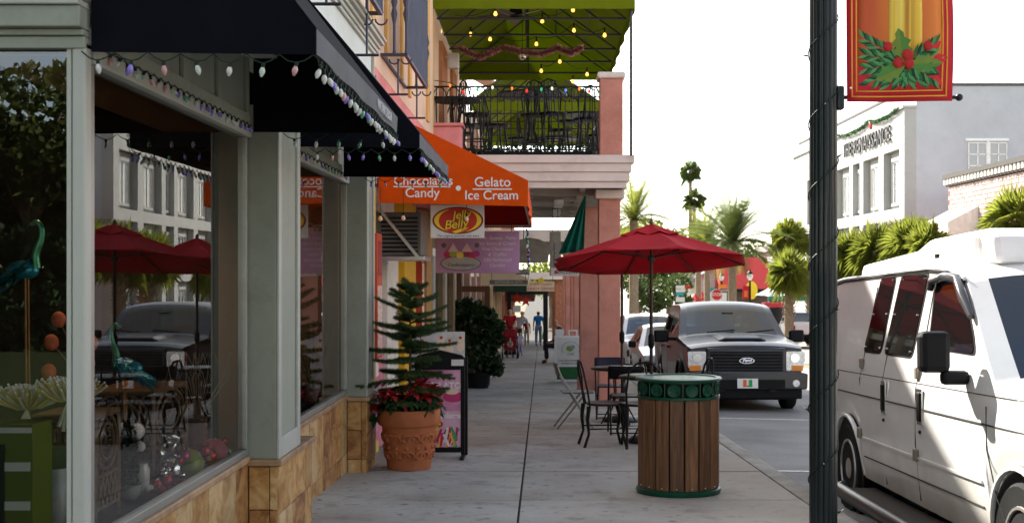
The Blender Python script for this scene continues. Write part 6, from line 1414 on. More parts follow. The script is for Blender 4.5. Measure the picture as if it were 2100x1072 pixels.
def leaf(b, p, d, ln, wd, droop=.25):
    d = Vector(d).normalized(); s = d.cross(Vector((0, 0, 1))); s = s.normalized() if s.length > .05 else Vector((1, 0, 0)); n_ = s.cross(d); q1 = p + d * ln * .35 + n_ * .006; q2 = p + d * ln * .72; q3 = p + d * ln - Vector((0, 0, ln * droop))
    b.add([p, q1 - s * wd * .5, q2 - s * wd * .36, q3, q2 + s * wd * .36, q1 + s * wd * .5, q1 + n_ * .004, q2 + n_ * .002], [(0, 1, 6), (1, 2, 7, 6), (2, 3, 7), (3, 4, 7), (4, 5, 6, 7), (5, 0, 6)])
for k, (dx, dy, dzz) in enumerate(((-.2, -.12, .62), (-.13, -.2, .68), (-.24, .02, .66), (.06, -.2, .70), (.17, -.16, .66), (.2, -.03, .72), (.12, -.1, .77), (-.05, -.16, .6), (.24, .06, .62), (-.1, .15, .66), (.1, .18, .66), (-.3, -.06, .55))):
    pt_ = thing('poinsettia', ['red poinsettia at the pot rim nearest the stone pier', 'red poinsettia low at the front left of the pot', 'red poinsettia at the back left rim of the pot', 'red poinsettia at the front centre of the pot', 'red poinsettia at the front right of the pot', 'red poinsettia raised at the right of the pot', 'topmost red poinsettia in the pot', 'lowest red poinsettia at the front of the pot', 'red poinsettia over the right rim by the poster stand', 'red poinsettia behind the pine stem on the left', 'red poinsettia behind the pine stem on the right', 'red poinsettia drooping outside the left rim'][k], 'plant', (cx + dx, cy2 + dy, g + dzz), group='poinsettias round the pine'); b = MB(); b2 = MB(); c = Vector((cx + dx, cy2 + dy, g + dzz))
    for q in range(13):
        a = q * 2.4; el = R(50 - 6 * q); leaf(b, c, (math.cos(a) * math.cos(el), math.sin(a) * math.cos(el), math.sin(el)), .09 + .05 * rnd.random(), .062)
    b.build('bracts', REDL, pt_, kind='stuff')
    for q in range(14):
        a = q * 2.4 + 1; leaf(b2, c - Vector((0, 0, .04 + .004 * q)), (math.cos(a), math.sin(a), -.1 - .05 * q), .09 + .03 * rnd.random(), .055)
    b2.build('leaves', GRL, pt_, kind='stuff'); MB().tube([c - Vector((dx * .3, dy * .3, dzz - .48)), c], .006, 5).build('stem', GRL, pt_)
# ================================================================ FICUS BUSH
fx, fy = -1.32, 23.6; g = gz(fy)
fc = thing('ficus_bush', 'large dark ficus bush in a black pot further along the shop wall', 'plant', (fx, fy, g))
b = MB(); r2 = random.Random(8)
for (dx, dy, z, rr) in ((0, 0, .75, .42), (.12, -.1, 1.15, .36), (-.15, 0, 1.25, .36), (.26, .05, .55, .3), (-.25, -.1, .5, .32), (.08, 0, 1.48, .24), (.4, -.05, .95, .24), (-.42, 0, .95, .28), (.3, -.1, 1.36, .22), (-.3, 0, 1.5, .2), (.42, 0, .4, .2), (.5, 0, 1.2, .14), (-.1, 0, 1.62, .14)): leaf_quads(b, (fx + dx, fy + dy, g + z), (rr, rr * .9, rr), int(2600 * rr * rr) + 120, .115, r2, .6)
b.build('foliage', DARKL, fc, kind='stuff'); MB().tube([(fx, fy, g + .1), (fx + .05, fy, g + .9)], [.04, .03], 7).build('trunk', BARK, fc); MB().lathe([(.2, 0), (.24, .25), (.26, .27), (.26, .3)], 20, (fx + .1, fy, g)).build('pot', BLACKP, fc)
# ================================================================ FAR SIGNS AND LAMPS
def sign_post(px, Y, label, items, top):
    t = thing('direction_post', label, 'sign post', bp(px, Y)); x = (px - VX) * Y / F
    MB().tube([(x, Y, gz(Y) - .2), (x, Y, at(0, top, Y).z)], .05, 6).build('post', BLACK, t)
    for (a, c, d, e, m_) in items: p, q = at(a, e, Y), at(c, d, Y); MB().box(p.x, q.x, Y - .08, Y - .05, p.z, q.z).build('board', m_, t)
TEAL = M('teal_board', (.03, .35, .40), .5); ORB = M('orange_board', (.75, .22, .03), .5)
sign_post(1396, 80, 'post with white and teal direction boards left of the stop sign', [(1386, 1404, 585, 592, SIGNW), (1386, 1404, 593, 599, SIGNW), (1387, 1402, 600, 606, TEAL), (1386, 1404, 609, 619, SIGNW), (1406, 1416, 585, 592, SRED)], 582)
sign_post(1472, 90, 'post with orange and pale boards behind the stop sign', [(1472, 1490, 583, 591, ORB), (1453, 1470, 592, 597, TEAL), (1452, 1462, 600, 612, SIGNW), (1480, 1490, 600, 612, SIGNW), (1478, 1492, 593, 598, GRB), (1454, 1490, 612, 618, SIGNW)], 580)
Y = 85; t = thing('stop_sign', 'red octagonal stop sign above the dark pickup roof', 'stop sign', bp(1470, Y)); c = at(1470, 604, Y)
OCT = [(c.x + .42 * math.cos(R(22.5 + 45 * k)), c.z + .42 * math.sin(R(22.5 + 45 * k))) for k in range(8)]
MB().prism(OCT, lambda u, v, q: (u, q, v), Y, Y + .02).build('rim', SIGNW, t); MB().prism([(c.x + (u - c.x) * .92, c.z + (v - c.z) * .92) for u, v in OCT], lambda u, v, q: (u, q, v), Y - .012, Y - .002).build('face', M('stop_red', (.55, .02, .015), .4), t)
text('lettering', 'STOP', .3, (c.x, Y - .016, c.z), (R(90), 0, 0), SIGNW, t, extrude=.002, bold=.006); MB().tube([(c.x, Y + .06, gz(Y) - .2), (c.x, Y + .06, c.z + .3)], .04, 6).build('post', STEEL, t)
for px, py, Y, lb in ((1538, 565, 76, 'black street lamp with frosted globe and red banner by the restaurant'), (1480, 568, 98, 'distant black street lamp with pointed top above the stop sign')):
    t = thing('street_lamp', lb, 'street lamp', bp(px, Y)); c = at(px, py, Y); MB().tube([(c.x, Y, gz(Y) - .2), (c.x, Y, c.z - .3)], [.09, .06], 8).build('post', BLACK, t)
    MB().lathe([(.06, -.3), (.12, -.24), (.2, -.05), (.17, .1), (.05, .14)], 12, (c.x, Y, c.z)).build('globe', M('frosted_globe', (.8, .8, .77), .4), t, smooth=60); MB().lathe([(.2, .1), (.14, .2), (.04, .3), (.02, .42)], 12, (c.x, Y, c.z)).build('cap', BLACK, t)
    if px == 1538: p, q = at(1523, 612, Y), at(1536, 586, Y); MB().box(p.x, q.x, Y - .02, Y + .02, p.z, q.z).build('banner', BRED, t); MB().box(p.x + .08, q.x - .08, Y - .03, Y - .021, p.z + .1, q.z - .3).build('banner_field', BFLD, t)
# ================================================================ SHOP WINDOW DISPLAY
FLR = SILL - .01
GALV = M('galvanised', (.30, .33, .35), .45, .7, var=.25, scale=9)
bk_ = thing('zinc_bucket', 'tall grey zinc bucket holding white flowers behind the corner pane', 'bucket', (-2.03, 5.05, FLR))
MB().lathe([(.068, 0), (.078, .30), (.078, .31), (.07, .31)], 24, (-2.03, 5.05, FLR)).build('body', GALV, bk_, smooth=40); MB().lathe([(.078, .26), (.084, .27), (.084, .34), (.078, .35)], 24, (-2.03, 5.05, FLR)).build('band', M('olive_band', (.06, .09, .03), .6), bk_, smooth=40)
PETW = M('petal_cream', (.80, .76, .58), .5, var=.12, scale=9, trl=.25); PETY = M('petal_yellow', (.72, .56, .12), .5, trl=.2); BEAD = M('bead_white', (.85, .85, .85), .25, var=0)
for k, (px, py, Y, lb) in enumerate(((55, 838, 5.0, 'large white spider flower at the edge of the corner pane'), (140, 822, 4.98, 'large white spider flower with drooping petals next to the window post'))):
    c = at(px, py, Y); t = thing('spider_flower', lb, 'flower', (c.x, c.y, c.z - .3), group='white artificial flowers'); b = MB(); bd = MB(); b2 = MB(); r2 = random.Random(40 + k)
    for q in range(120):
        an = q * 2.39996; u = (q / 120) ** .7; el = R(86 - 80 * u); ln = .05 + .10 * u * r2.uniform(.8, 1.1); d = Vector((math.cos(an) * math.cos(el), math.sin(an) * math.cos(el), math.sin(el)))
        pts = [c + d * ln * w_ + Vector((0, 0, .05 * w_ * w_ * (.3 + u))) - Vector((0, 0, .03 * w_ * u)) for w_ in (0, .35, .7, 1)]
        (b2 if u > .6 and q % 2 else b).tube(pts, [.003, .005, .006, .004], 5); bd.ball(pts[-1], .0055, 6, 4)
    for q in range(5):
        a = R(-120 + q * 22); pts = [c, c + Vector((.02 * math.cos(a), -.02, -.05)), c + Vector((.05 * math.cos(a), -.035, -.10 - .02 * (q % 2)))]; b.tube(pts, [.004, .011, .008], 6)
    b.build('petals', PETW, t, smooth=60, kind='stuff'); b2.build('yellow_petals', PETY, t, smooth=60, kind='stuff'); bd.build('beads', BEAD, t, smooth=60, kind='stuff'); MB().tube([c, c - Vector((0, -.02, .28))], .006, 6).build('stem', GRL, t)
gb = thing('green_crate', 'olive green crate with white stripes at the bottom of the corner pane', 'crate', (-2.1, 4.76, FLR)); OLV = M('olive_paint', (.11, .145, .01), .5, var=.08)
MB().box(-2.45, -1.99, 4.76, 4.95, FLR - .3, at(0, 870, 4.76).z).build('board', OLV, gb, bev=.004)
for y0, y1 in ((876, 887), (947, 965), (1027, 1045)): MB().box(-2.4, -1.995 - .006 * (y0 > 900), 4.754, 4.759, at(0, y1, 4.76).z, at(0, y0, 4.76).z).build('stripe', SIGNW, gb)
MB().box(-2.4, -2.1, 4.745, 4.753, FLR - .3, at(0, 910, 4.76).z).build('dark_panel', BLACKP, gb)
RAT = M('rattan', (.20, .135, .075), .55, var=.25, scale=25, bump=.2, bscale=90); 
def rattan(name, label, x0, x1, y0, y1, z1, cat):
    t = thing(name, label, cat, ((x0 + x1) / 2, (y0 + y1) / 2, FLR), group='rattan furniture in the window'); h = z1 - FLR
    MB().box(x0 - .01, x1 + .01, y0 - .01, y1 + .01, z1 - .025, z1).build('top', M('tray_wood', (.16, .085, .035), .5, var=.2), t, bev=.008)
    for x in (x0, x1):
        for y in (y0, y1): MB().tube([(x, y, FLR), (x, y, z1 - .026)], .011, 6).build('leg', RAT, t)
    for sd in range(4):
        a, c = [((x0, y0), (x1, y0)), ((x1, y0), (x1, y1)), ((x1, y1), (x0, y1)), ((x0, y1), (x0, y0))][sd]
        pt = lambda u, z: (a[0] + (c[0] - a[0]) * u, a[1] + (c[1] - a[1]) * u, z)
        for z in (FLR + .06, FLR + h * .42): MB().tube([pt(0, z), pt(1, z)], .008, 6).build('stretcher', RAT, t)
        for sc2 in (.42, .28): MB().tube([pt(.5 + sc2 * math.cos(q), FLR + h * .72 + h * .25 * sc2 / .42 * math.sin(q)) for q in [2 * math.pi * k / 16 for k in range(16)]], .007, 6, closed=True).build('loop', RAT, t)
        for k in range(5):
            u = .1 + .18 * k; MB().tube([pt(u, FLR + .065), pt(min(.98, u + .22), FLR + h * .41)], .006, 5).build('lattice', RAT, t); MB().tube([pt(min(.98, u + .22), FLR + .065), pt(u, FLR + h * .41)], .006, 5).build('lattice', RAT, t)
rattan('rattan_stand', 'small rattan stand with oval loops just behind the window post', -2.14, -1.88, 5.12, 5.4, .77, 'stand'); rattan('rattan_table', 'rattan side table further back behind the blue bird', -2.22, -1.9, 5.95, 6.5, .79, 'table')
TQ = M('turquoise_metal', (.02, .22, .28), .3, .5, var=.5, scale=25, coat=.5); TQG = M('green_metal', (.07, .25, .13), .3, .5, var=.4, scale=25)
def catmull(p, n=5):
    p = [Vector(q) for q in p]; e = [p[0] * 2 - p[1]] + p + [p[-1] * 2 - p[-2]]; out = []
    for i in range(1, len(e) - 2):
        for k in range(n):
            t_ = k / n; a, b_, c_, d_ = e[i - 1:i + 3]; out.append(.5 * (2 * b_ + (c_ - a) * t_ + (2 * a - 5 * b_ + 4 * c_ - d_) * t_ ** 2 + (3 * b_ - a - 3 * c_ + d_) * t_ ** 3))
    return out + [p[-1]]
def crane(label, px, py, Y, sc_, flip):
    c = at(px, py, Y); t = thing('crane_ornament', label, 'ornament', (c.x, c.y, FLR), group='metal crane ornaments'); r2 = random.Random(px)
    np_ = catmull([c + Vector((flip * .05, 0, .0)) * sc_, c + Vector((flip * .045, 0, .07)) * sc_, c + Vector((flip * .07, 0, .14)) * sc_, c + Vector((flip * .075, 0, .2)) * sc_, c + Vector((flip * .05, 0, .235)) * sc_, c + Vector((flip * .02, 0, .22)) * sc_]); MB().tube(np_, [(.024 - .014 * i / len(np_)) * sc_ for i in range(len(np_))], 8).build('neck', TQG, t, smooth=60)
    MB().tube([c + Vector((flip * .02, 0, .22)) * sc_, c + Vector((-flip * .03, 0, .16)) * sc_], [.01 * sc_, .001], 7).build('beak', BLACK, t)
    b = MB()
    for k in range(240):
        u = r2.random(); a = r2.uniform(-1.8, 1.8); p = c + Vector((flip * (.06 - .2 * u), .045 * math.sin(a) * (1 - .4 * u), .03 - .12 * u + .04 * math.cos(a))) * sc_; leaf(b, p, (-flip * .8, math.sin(a) * .4, -.7), .07 * sc_, .016 * sc_, .1)
    b.build('feathers', TQ, t, kind='stuff'); MB().ball(c + Vector((-flip * .02, 0, -.01)) * sc_, (.085 * sc_, .04 * sc_, .05 * sc_), 12, 8).build('body', TQ, t, smooth=60)
    for dy in (-.015, .015): MB().tube([c + Vector((0, dy, -.04 * sc_)), Vector((c.x + .01, c.y + dy, FLR))], .005, 5).build('leg', M('copper_leg', (.28, .14, .05), .4, .6), t)
crane('turquoise metal crane with its head bowed, behind the big window', 255, 752, 5.75, .85, -1); crane('blue green metal crane seen through the corner pane', 55, 550, 5.25, .85, 1)
COR = M('coral_paper', (.55, .13, .06), .7, var=.2, scale=20)
bs = thing('berry_branches', 'bare branches with coral paper balls behind the window post', 'ornament', (-2.05, 5.5, FLR))
for k, (px, py) in enumerate(((178, 655), (186, 703), (180, 745), (105, 702), (100, 762), (120, 655))):
    p = at(px, py, 5.5 + .05 * (k % 3)); MB().ball(p, (.033, .033, .038), 14, 10).build('ball', COR, bs, smooth=60); MB().tube([(-2.07, 5.56, FLR), p.lerp(Vector((-2.07, 5.56, .6)), .5) + Vector((.02, 0, .1)), p], .0035, 5).build('branch', BARK, bs)
tp = thing('topiary', 'dark little topiary cone in a glass bowl on the display floor', 'plant', (-1.94, 5.72, FLR)); b = MB()
for k in range(9): leaf_quads(b, (-1.94, 5.72, FLR + .09 + k * .032), (.062 * (1.05 - k * .085),) * 2 + (.03,), 200, .022, random.Random(k), .8)
b.build('foliage', DARKL, tp, kind='stuff'); MB().lathe([(.03, 0), (.055, .03), (.06, .07), (.056, .07), (.05, .03)], 18, (-1.94, 5.72, FLR)).build('bowl', M('glass_bowl', (.5, .52, .52), .08, .2, var=0), tp, smooth=60)
FOIL = M('silver_foil', (.7, .72, .75), .22, 1, var=.3, scale=20, bump=.6, bscale=25)
sb_ = thing('silver_bag', 'crumpled silver gift bag standing on the display floor', 'bag', at(345, 940, 6.0)); MB().grid(lambda u, v: at(330 + 30 * u + 6 * math.sin(v * 9), 892 + 50 * v, 6.02) + Vector((0, .03 * math.sin(u * 7 + v * 5), 0)), 8, 8).build('sheet', FOIL, sb_, solid=.01)
WB = M('white_ornament', (.8, .8, .8), .3, var=.05)
wo = 0
def bauble(px, py, r_px, m_, label, Y=None):
    Y = Y or F * 1.83 / (VX - px); p = at(px, py, Y); r_ = r_px * 1.2 * Y / F; t = thing('bauble', label, 'bauble', (p.x, p.y, p.z - r_), group='baubles along the window sill')
    MB().ball(p, r_, 18, 12).build('ball', m_, t, smooth=70); MB().lathe([(.004, 0), (.006, .002), (.005, .008)], 8, (p.x, p.y, p.z + r_ - .002)).build('cap', CHROME, t)
BPK, BGR, BRD, BSV = M('bauble_pink', (.42, .05, .11), .4, var=.05), M('bauble_green', (.22, .32, .02), .35, .2, var=.05), M('bauble_red', (.50, .012, .02), .1, .6, var=0), M('bauble_silver', (.8, .82, .85), .08, 1, var=0); BMG = M('bauble_magenta', (.50, .02, .16), .12, .6, var=0)
for px, py, r_, m_, lb in ((437, 927, 24, BPK, 'big matte pink bauble near the end of the sill'), (385, 952, 27, BGR, 'big matte green bauble in the middle of the sill'), (350, 962, 20, BSV, 'big silver bauble left of the green one'), (428, 935, 14, BRD, 'shiny red bauble in front of the pink one'), (418, 925, 11, BRD, 'small red bauble between green and pink ones'), (376, 935, 12, BMG, 'magenta bauble on top of the green one'), (392, 940, 9, BMG, 'small magenta bauble beside the green one'), (340, 985, 11, BRD, 'red bauble at the near end of the cluster'), (356, 978, 10, BMG, 'dark magenta bauble below the silver one'), (330, 1003, 9, BRD, 'lowest red bauble on the sill'), (486, 897, 6, BMG, 'tiny magenta bauble at the far end of the sill'), (451, 920, 10, BSV, 'silver bauble right of the pink one'), (472, 912, 6, BSV, 'tiny silver bauble, first of the far pair'), (480, 906, 6, BSV, 'tiny silver bauble, upper of the far pair'), (402, 958, 8, BSV, 'small silver bauble under the green one'), (372, 974, 8, BSV, 'small silver bauble between the red clusters'), (357, 1000, 8, BSV, 'small silver bauble at the near front'), (412, 948, 7, BSV, 'small silver bauble below the red pair'), (450, 935, 7, BSV, 'small silver bauble below the pink one'), (468, 925, 7, BSV, 'lowest small silver bauble near the sill end')): bauble(px, py, r_, m_, lb)
for px, py, r_, m_, lb in ((364, 990, 9, BRD, 'red bauble in the near cluster, rightmost'), (345, 1000, 8, BMG, 'magenta bauble at the bottom of the near cluster'), (322, 992, 8, BRD, 'red bauble at the near edge of the cluster'), (396, 925, 8, BRD, 'red bauble over the green one'), (407, 938, 8, BRD, 'red bauble right of the green one'), (440, 908, 8, BRD, 'red bauble on top of the pink one'), (462, 905, 7, BRD, 'small red bauble at the far end of the sill'), (366, 945, 8, BRD, 'red bauble between silver and green ones'), (496, 905, 5, BGR, 'tiny green bauble at the very end of the sill'), (335, 970, 8, BSV, 'silver bauble above the near red cluster')): bauble(px, py, r_, m_, lb)
for px, py, r_, lb in ((280, 884, 14, 'white ornament ball behind the topiary'), (287, 915, 9, 'smaller white ornament ball beside the topiary'), (252, 880, 12, 'speckled white ornament ball above the topiary')): bauble(px, py, r_, WB, lb, 5.9)
gp = thing('glass_jar', 'clear glass jar with white stones on the display floor', 'jar', at(290, 1005, 5.75)); p = at(290, 1005, 5.75); MB().lathe([(.03, 0), (.038, .02), (.04, .10), (.03, .12), (.032, .13)], 18, p).build('body', M('jar_glass', (.55, .57, .57), .06, 0, var=.1, spec=1), gp, smooth=60)
for k in range(10): MB().ball(p + Vector((rnd.uniform(-.05, .05), rnd.uniform(-.05, .05), .012)), .014, 7, 5).build('stone', WB, gp)
dp = thing('dry_branches', 'pale dried branches in the corner of the first window', 'ornament', (-1.9, 6.85, FLR)); b = MB(); r2 = random.Random(2)
for k in range(26):
    p0 = Vector((-1.92, 6.8, FLR + .25)); a = r2.uniform(-1, 1); p1 = p0 + Vector((.16 * a, .05 * r2.uniform(-1, 1), .22)); b.tube([p0, p1, p1 + Vector((.08 * r2.uniform(-1, 1), 0, .15))], [.003, .002, .001], 4)
b.build('twigs', M('dry_twig', (.30, .24, .17), .8), dp, kind='stuff'); MB().lathe([(.04, 0), (.055, .1), (.05, .26)], 14, (-1.92, 6.8, FLR)).build('vase', M('brown_vase', (.12, .07, .04), .5), dp, smooth=60)
yp = thing('window_plant', 'slender yellow green plant in the second window', 'plant', (-1.95, 10.2, FLR)); b = MB()
for k in range(9):
    p0 = Vector((-1.93, 10.2, FLR + .1)); a = r2.uniform(-1, 1); p1 = p0 + Vector((.12 * a, .1 * r2.uniform(-1, 1), .3)); p2 = p1 + Vector((.08 * a, 0, .28)); b.tube([p0, p1, p2], [.004, .003, .001], 4)
    for q in range(9): leaf(b, p1.lerp(p2, q / 9), (r2.uniform(-1, 1), r2.uniform(-1, 1), .6), .045, .01)
b.build('stems', PALMY, yp, kind='stuff'); MB().lathe([(.05, 0), (.08, .12), (.07, .14)], 16, (-1.93, 10.2, FLR)).build('pot', M('rosy_pot', (.35, .25, .25), .4), yp, smooth=60)
bx_ = thing('display_boxes', 'dark wicker baskets stacked in the second window', 'basket', (-2.0, 9.6, FLR))
for k, (x, y, z, s) in enumerate(((-2.1, 9.7, 0, .3), (-2.15, 9.35, 0, .34), (-2.1, 9.65, .2, .22))): MB().lathe([(s * .4, 0), (s * .5, .16), (s * .52, .18), (s * .45, .18), (s * .4, .04)], 18, (x, y, FLR + z)).build('basket', RAT, bx_, smooth=50)
WARM = M('warm_lamp', (1, .72, .4), .5, emit=14, var=0)
for k, (px, py, lb) in enumerate(((172, 158, 'small ceiling spotlight nearest the window post'), (214, 173, 'second small ceiling spotlight in the shop'))):
    c = at(px, py, 5.9 + .3 * k); t = thing('spotlight', lb, 'lamp', (c.x, c.y, c.z), group='shop ceiling spotlights'); MB().lathe([(.03, .0), (.035, .05), (.02, .08)], 14, c).build('housing', BLACK, t); MB().lathe([(.0001, -.003), (.024, -.003)], 12, c).build('lens', WARM, t); MB().tube([c + Vector((0, 0, .07)), Vector((c.x, c.y, 2.74))], .006, 5).build('stem', BLACK, t); ld = bpy.data.lights.new('spot_lamp', 'POINT'); ld.energy = 3; ld.color = (1, .75, .48); ld.shadow_soft_size = .03; lo = bpy.data.objects.new('spot_lamp', ld); COL.objects.link(lo); lo.location = c - Vector((0, 0, .06))

# ================================================================ CHRISTMAS LIGHT STRINGS ON THE SHOP
BCOL = [M('bulb_' + n_, c, .12, var=.12, scale=40, spec=.8, coat=.6, trl=.35) for n_, c in (('white', (.80, .80, .78)), ('violet', (.36, .28, .80)), ('green', (.16, .52, .34)), ('pink', (.75, .45, .44)), ('pearl', (.72, .80, .74)))]
BULB = [MB().lathe([(.0001, -.046), (.006, -.042), (.0125, -.026), (.013, -.016), (.008, -.004), (.007, 0)], 10).mesh('bulb', m_, 60) for m_ in BCOL]
SOCK = MB().lathe([(.0075, -.003), (.0085, .004), (.0085, .016), (.004, .02)], 8).mesh('socket', WIRE)
def light_string(label, pts, n, seed, sag=.02, swing=.25, sc_=.85, grp='coloured light strings on the shop'):
    t = thing('light_string', label, 'light string', pts[0], group=grp); r2 = random.Random(seed); segs = []; tot = 0
    for a, c in zip(pts, pts[1:]): segs.append((Vector(a), Vector(c), (Vector(c) - Vector(a)).length)); tot += segs[-1][2]
    def along(d):
        for a, c, l_ in segs:
            if d <= l_ + 1e-6: return a.lerp(c, d / l_)
            d -= l_
        return segs[-1][1].copy()
    wp = []
    for k in range(n * 4 + 1):
        p = along(tot * k / (n * 4)); p.z -= sag * abs(math.sin(math.pi * k / 4)) + r2.uniform(0, .006); wp.append(p)
    MB().tube(wp, .0028, 5).build('wire', WIRE, t)
    for k in range(n):
        p = wp[k * 4 + 2]; rot = (r2.uniform(-swing, swing), r2.uniform(-swing, swing), 0)
        for me in (SOCK, BULB[r2.choice((0, 0, 1, 2, 3, 4, 1))]):
            o = link(me.name, me, t); o.location = p - Vector((0, 0, .012)); o.rotation_euler = rot; o.scale = (sc_,) * 3
light_string('light string along the near bottom edge of the first black awning', [(XW, Y0 - .02, 2.19), (-.85, Y0 - .02, 2.175)], 7, 1, .03)
light_string('light string along the street edge of the first black awning', [(-.835, Y0, 2.175), (-.835, 7.1, 2.175)], 27, 2, .03, .5)
light_string('light string along the first window head under the awning', [(XW + .03, Y0 + .15, HEAD + .03), (XW + .03, 7.05, HEAD + .03)], 24, 3, .012, .8, .8)
light_string('light string across the far end of the first black awning', [(-1.5, 7.08, 2.18), (-.86, 7.08, 2.175)], 5, 14, .03)
light_string('light string along the near edge of the second black awning', [(-1.5, 7.88, 2.18), (-.8, 7.88, 2.175)], 7, 4, .03)
light_string('light string along the street edge of the second black awning', [(-.782, 7.9, 2.175), (-.782, 10.35, 2.175)], 22, 5, .03, .5)
light_string('light string over the second window head', [(XW + .03, 7.85, HEAD + .03), (XW + .03, 10.6, HEAD + .03)], 18, 6, .012, .8, .8)
light_string('light string across the far end of the second black awning', [(-1.5, 10.33, 2.18), (-.8, 10.33, 2.175)], 6, 7, .03)
light_string('light string hanging at the outer corner of the orange awning', [(-.2, 17.5, 2.03), (-.17, 17.5, 1.45)], 9, 8, .0, .6, 1.6)
# edison bulbs below the orange awning
for k, (px, py, Y, lb) in enumerate(((827, 446, 11.9, 'single edison bulb hanging beside the air conditioner'), (957, 448, 12.1, 'single edison bulb hanging in front of the red oval sign'), (780, 447, 11.6, 'single edison bulb hanging by the yellow panel'))):
    c = at(px, py, Y); t = thing('pendant_bulb', lb, 'bulb', c, group='edison bulbs under the orange awning'); MB().lathe([(.0001, -.03), (.018, -.022), (.022, -.005), (.012, .015), (.009, .02)], 12, c).build('bulb', M('edison', (.8, .55, .38), .15, var=.05), t, smooth=60); MB().lathe([(.01, .02), (.011, .05)], 10, c).build('socket', BLACKP, t); MB().tube([c + Vector((0, 0, .05)), Vector((c.x, c.y, 2.2))], .003, 5).build('cord', WIRE, t)

# ================================================================ ON THE BALCONY
GLOW = M('glow_bulb', (1, .45, .08), .4, emit=.9, var=0)
bl = thing('festoon_lights', 'festoon of warm glowing bulbs under the lime canopy', 'light string', (-1.5, 20, 5.2))
fest = [[(903, 64, 20.5), (917, 40, 20.5), (1016, 28, 19.2), (1112, 43, 20), (1175, 20, 19)], [(915, 102, 22), (965, 70, 21), (1005, 80, 21.4), (1100, 90, 21.6), (1177, 62, 21), (1240, 72, 20)], [(1110, 145, 23), (1148, 126, 22.5), (1204, 152, 23), (1175, 167, 24)], [(1025, 213, 30), (1095, 221, 30), (1143, 231, 30), (1168, 215, 29), (1191, 231, 29)]]
for ch in fest:
    ps_ = [at(*c) for c in ch]; wp = []
    for a, c in zip(ps_, ps_[1:]):
        for q in range(6): u = q / 6; wp.append(a.lerp(c, u) + Vector((0, 0, .12 - .45 * u * (1 - u))))
    wp.append(ps_[-1] + Vector((0, 0, .12))); MB().tube(wp, .006, 5).build('wire', WIRE, bl)
    for p in ps_: s_ = MB().lathe([(.012, .03), (.014, .12)], 8, p).build('socket', BLACKP, bl); MB().lathe([(.0001, -.045), (.026, -.03), (.03, -.005), (.014, .03)], 10, p).build('bulb', GLOW, s_, smooth=60)
rl = thing('railing_lights', 'coloured light bulbs strung along the balcony railing top', 'light string', (-1.6, 18.5, 4.2)); wp = []
LIT = [M('lit_' + n_, c, .3, emit=.35, var=0) for n_, c in (('red', (.75, .03, .02)), ('orange', (.85, .22, .02)), ('green', (.02, .32, .12)), ('blue', (.08, .2, .6)), ('white', (.7, .7, .65)))]
for k, (px, py, m_) in enumerate(((882, 168, 4), (923, 174, 1), (950, 187, 0), (980, 182, 2), (1010, 178, 4), (1050, 180, 1), (1080, 185, 0), (1110, 182, 2), (1132, 180, 4), (1160, 184, 3), (1188, 181, 1), (1208, 186, 0), (1230, 191, 2), (880, 218, 0), (886, 240, 1))):
    p = at(px, py, 18.55); MB().lathe([(.0001, -.045), (.015, -.03), (.02, -.01), (.01, .012)], 8, p).build('bulb', LIT[m_], rl, smooth=60)
    if k < 13: wp.append(p + Vector((0, 0, .03)))
MB().tube(wp, .006, 5).build('wire', WIRE, rl)
tg_ = thing('tinsel_garland', 'fuzzy pink and silver tinsel garland draped under the canopy', 'garland', at(1070, 110, 20.3)); b = MB(); r2 = random.Random(6)
gp_ = [at(*c) for c in ((938, 98, 20.3), (985, 118, 20.3), (1030, 98, 20.3), (1075, 108, 20.3), (1110, 112, 20.3), (1145, 98, 20.3), (1170, 110, 20.3), (1194, 98, 20.3))]
for k in range(1500):
    u = r2.random() * 6.999; i = int(u); p = gp_[i].lerp(gp_[i + 1], u - i); d = Vector((r2.gauss(0, 1), r2.gauss(0, 1), r2.gauss(0, 1))).normalized(); s = d.orthogonal() * .012; b.add([p - s, p + s, p + d * .085], [(0, 1, 2)])
b.build('tinsel', M('tinsel', (.42, .16, .15), .35, .4, var=.4, scale=40), tg_, kind='stuff'); MB().tube(gp_, .01, 5).build('core', WIRE, tg_)
mb_ = thing('mirror_ball', 'small mirror ball hanging below the tinsel garland', 'ornament', at(1071, 115, 20.3)); MB().ball(at(1071, 115, 20.3), .065, 14, 9).build('ball', CHROME, mb_); MB().tube([at(1071, 108, 20.3), at(1071, 40, 20.3)], .005, 4).build('cord', WIRE, mb_)
spk = thing('wall_speaker', 'white wall loudspeaker under the left side of the canopy', 'speaker', at(930, 138, 20.5)); c = at(930, 124, 20.5); MB().box(c.x - .09, c.x + .09, 20.5, 20.65, c.z - .13, c.z + .13).build('case', OFFW, spk, bev=.02); MB().bar((c.x, 20.6, c.z), (-1.66, 20.6, c.z + .1), .03).build('bracket', STEEL, spk)
cf = thing('ceiling_fan', 'dark ceiling fan below the ridge of the near canopy', 'fan', at(1055, 50, 20)); c = at(1058, 33, 20.2); MB().lathe([(.02, .2), (.1, .12), (.12, 0), (.06, -.06)], 16, c).build('motor', BLACKP, cf, smooth=50); MB().tube([c + Vector((0, 0, .15)), Vector((c.x, c.y, 6.4))], .015, 6).build('rod', BLACK, cf)
for k in range(5): a = k * 1.2566 + .4; d = Vector((math.cos(a), math.sin(a), 0)); MB().obox(c + d * .38, (.55, .13, .012), Quaternion((0, 0, 1), a) @ Quaternion((1, 0, 0), .2)).build('blade', DKWOOD, cf, bev=.01)
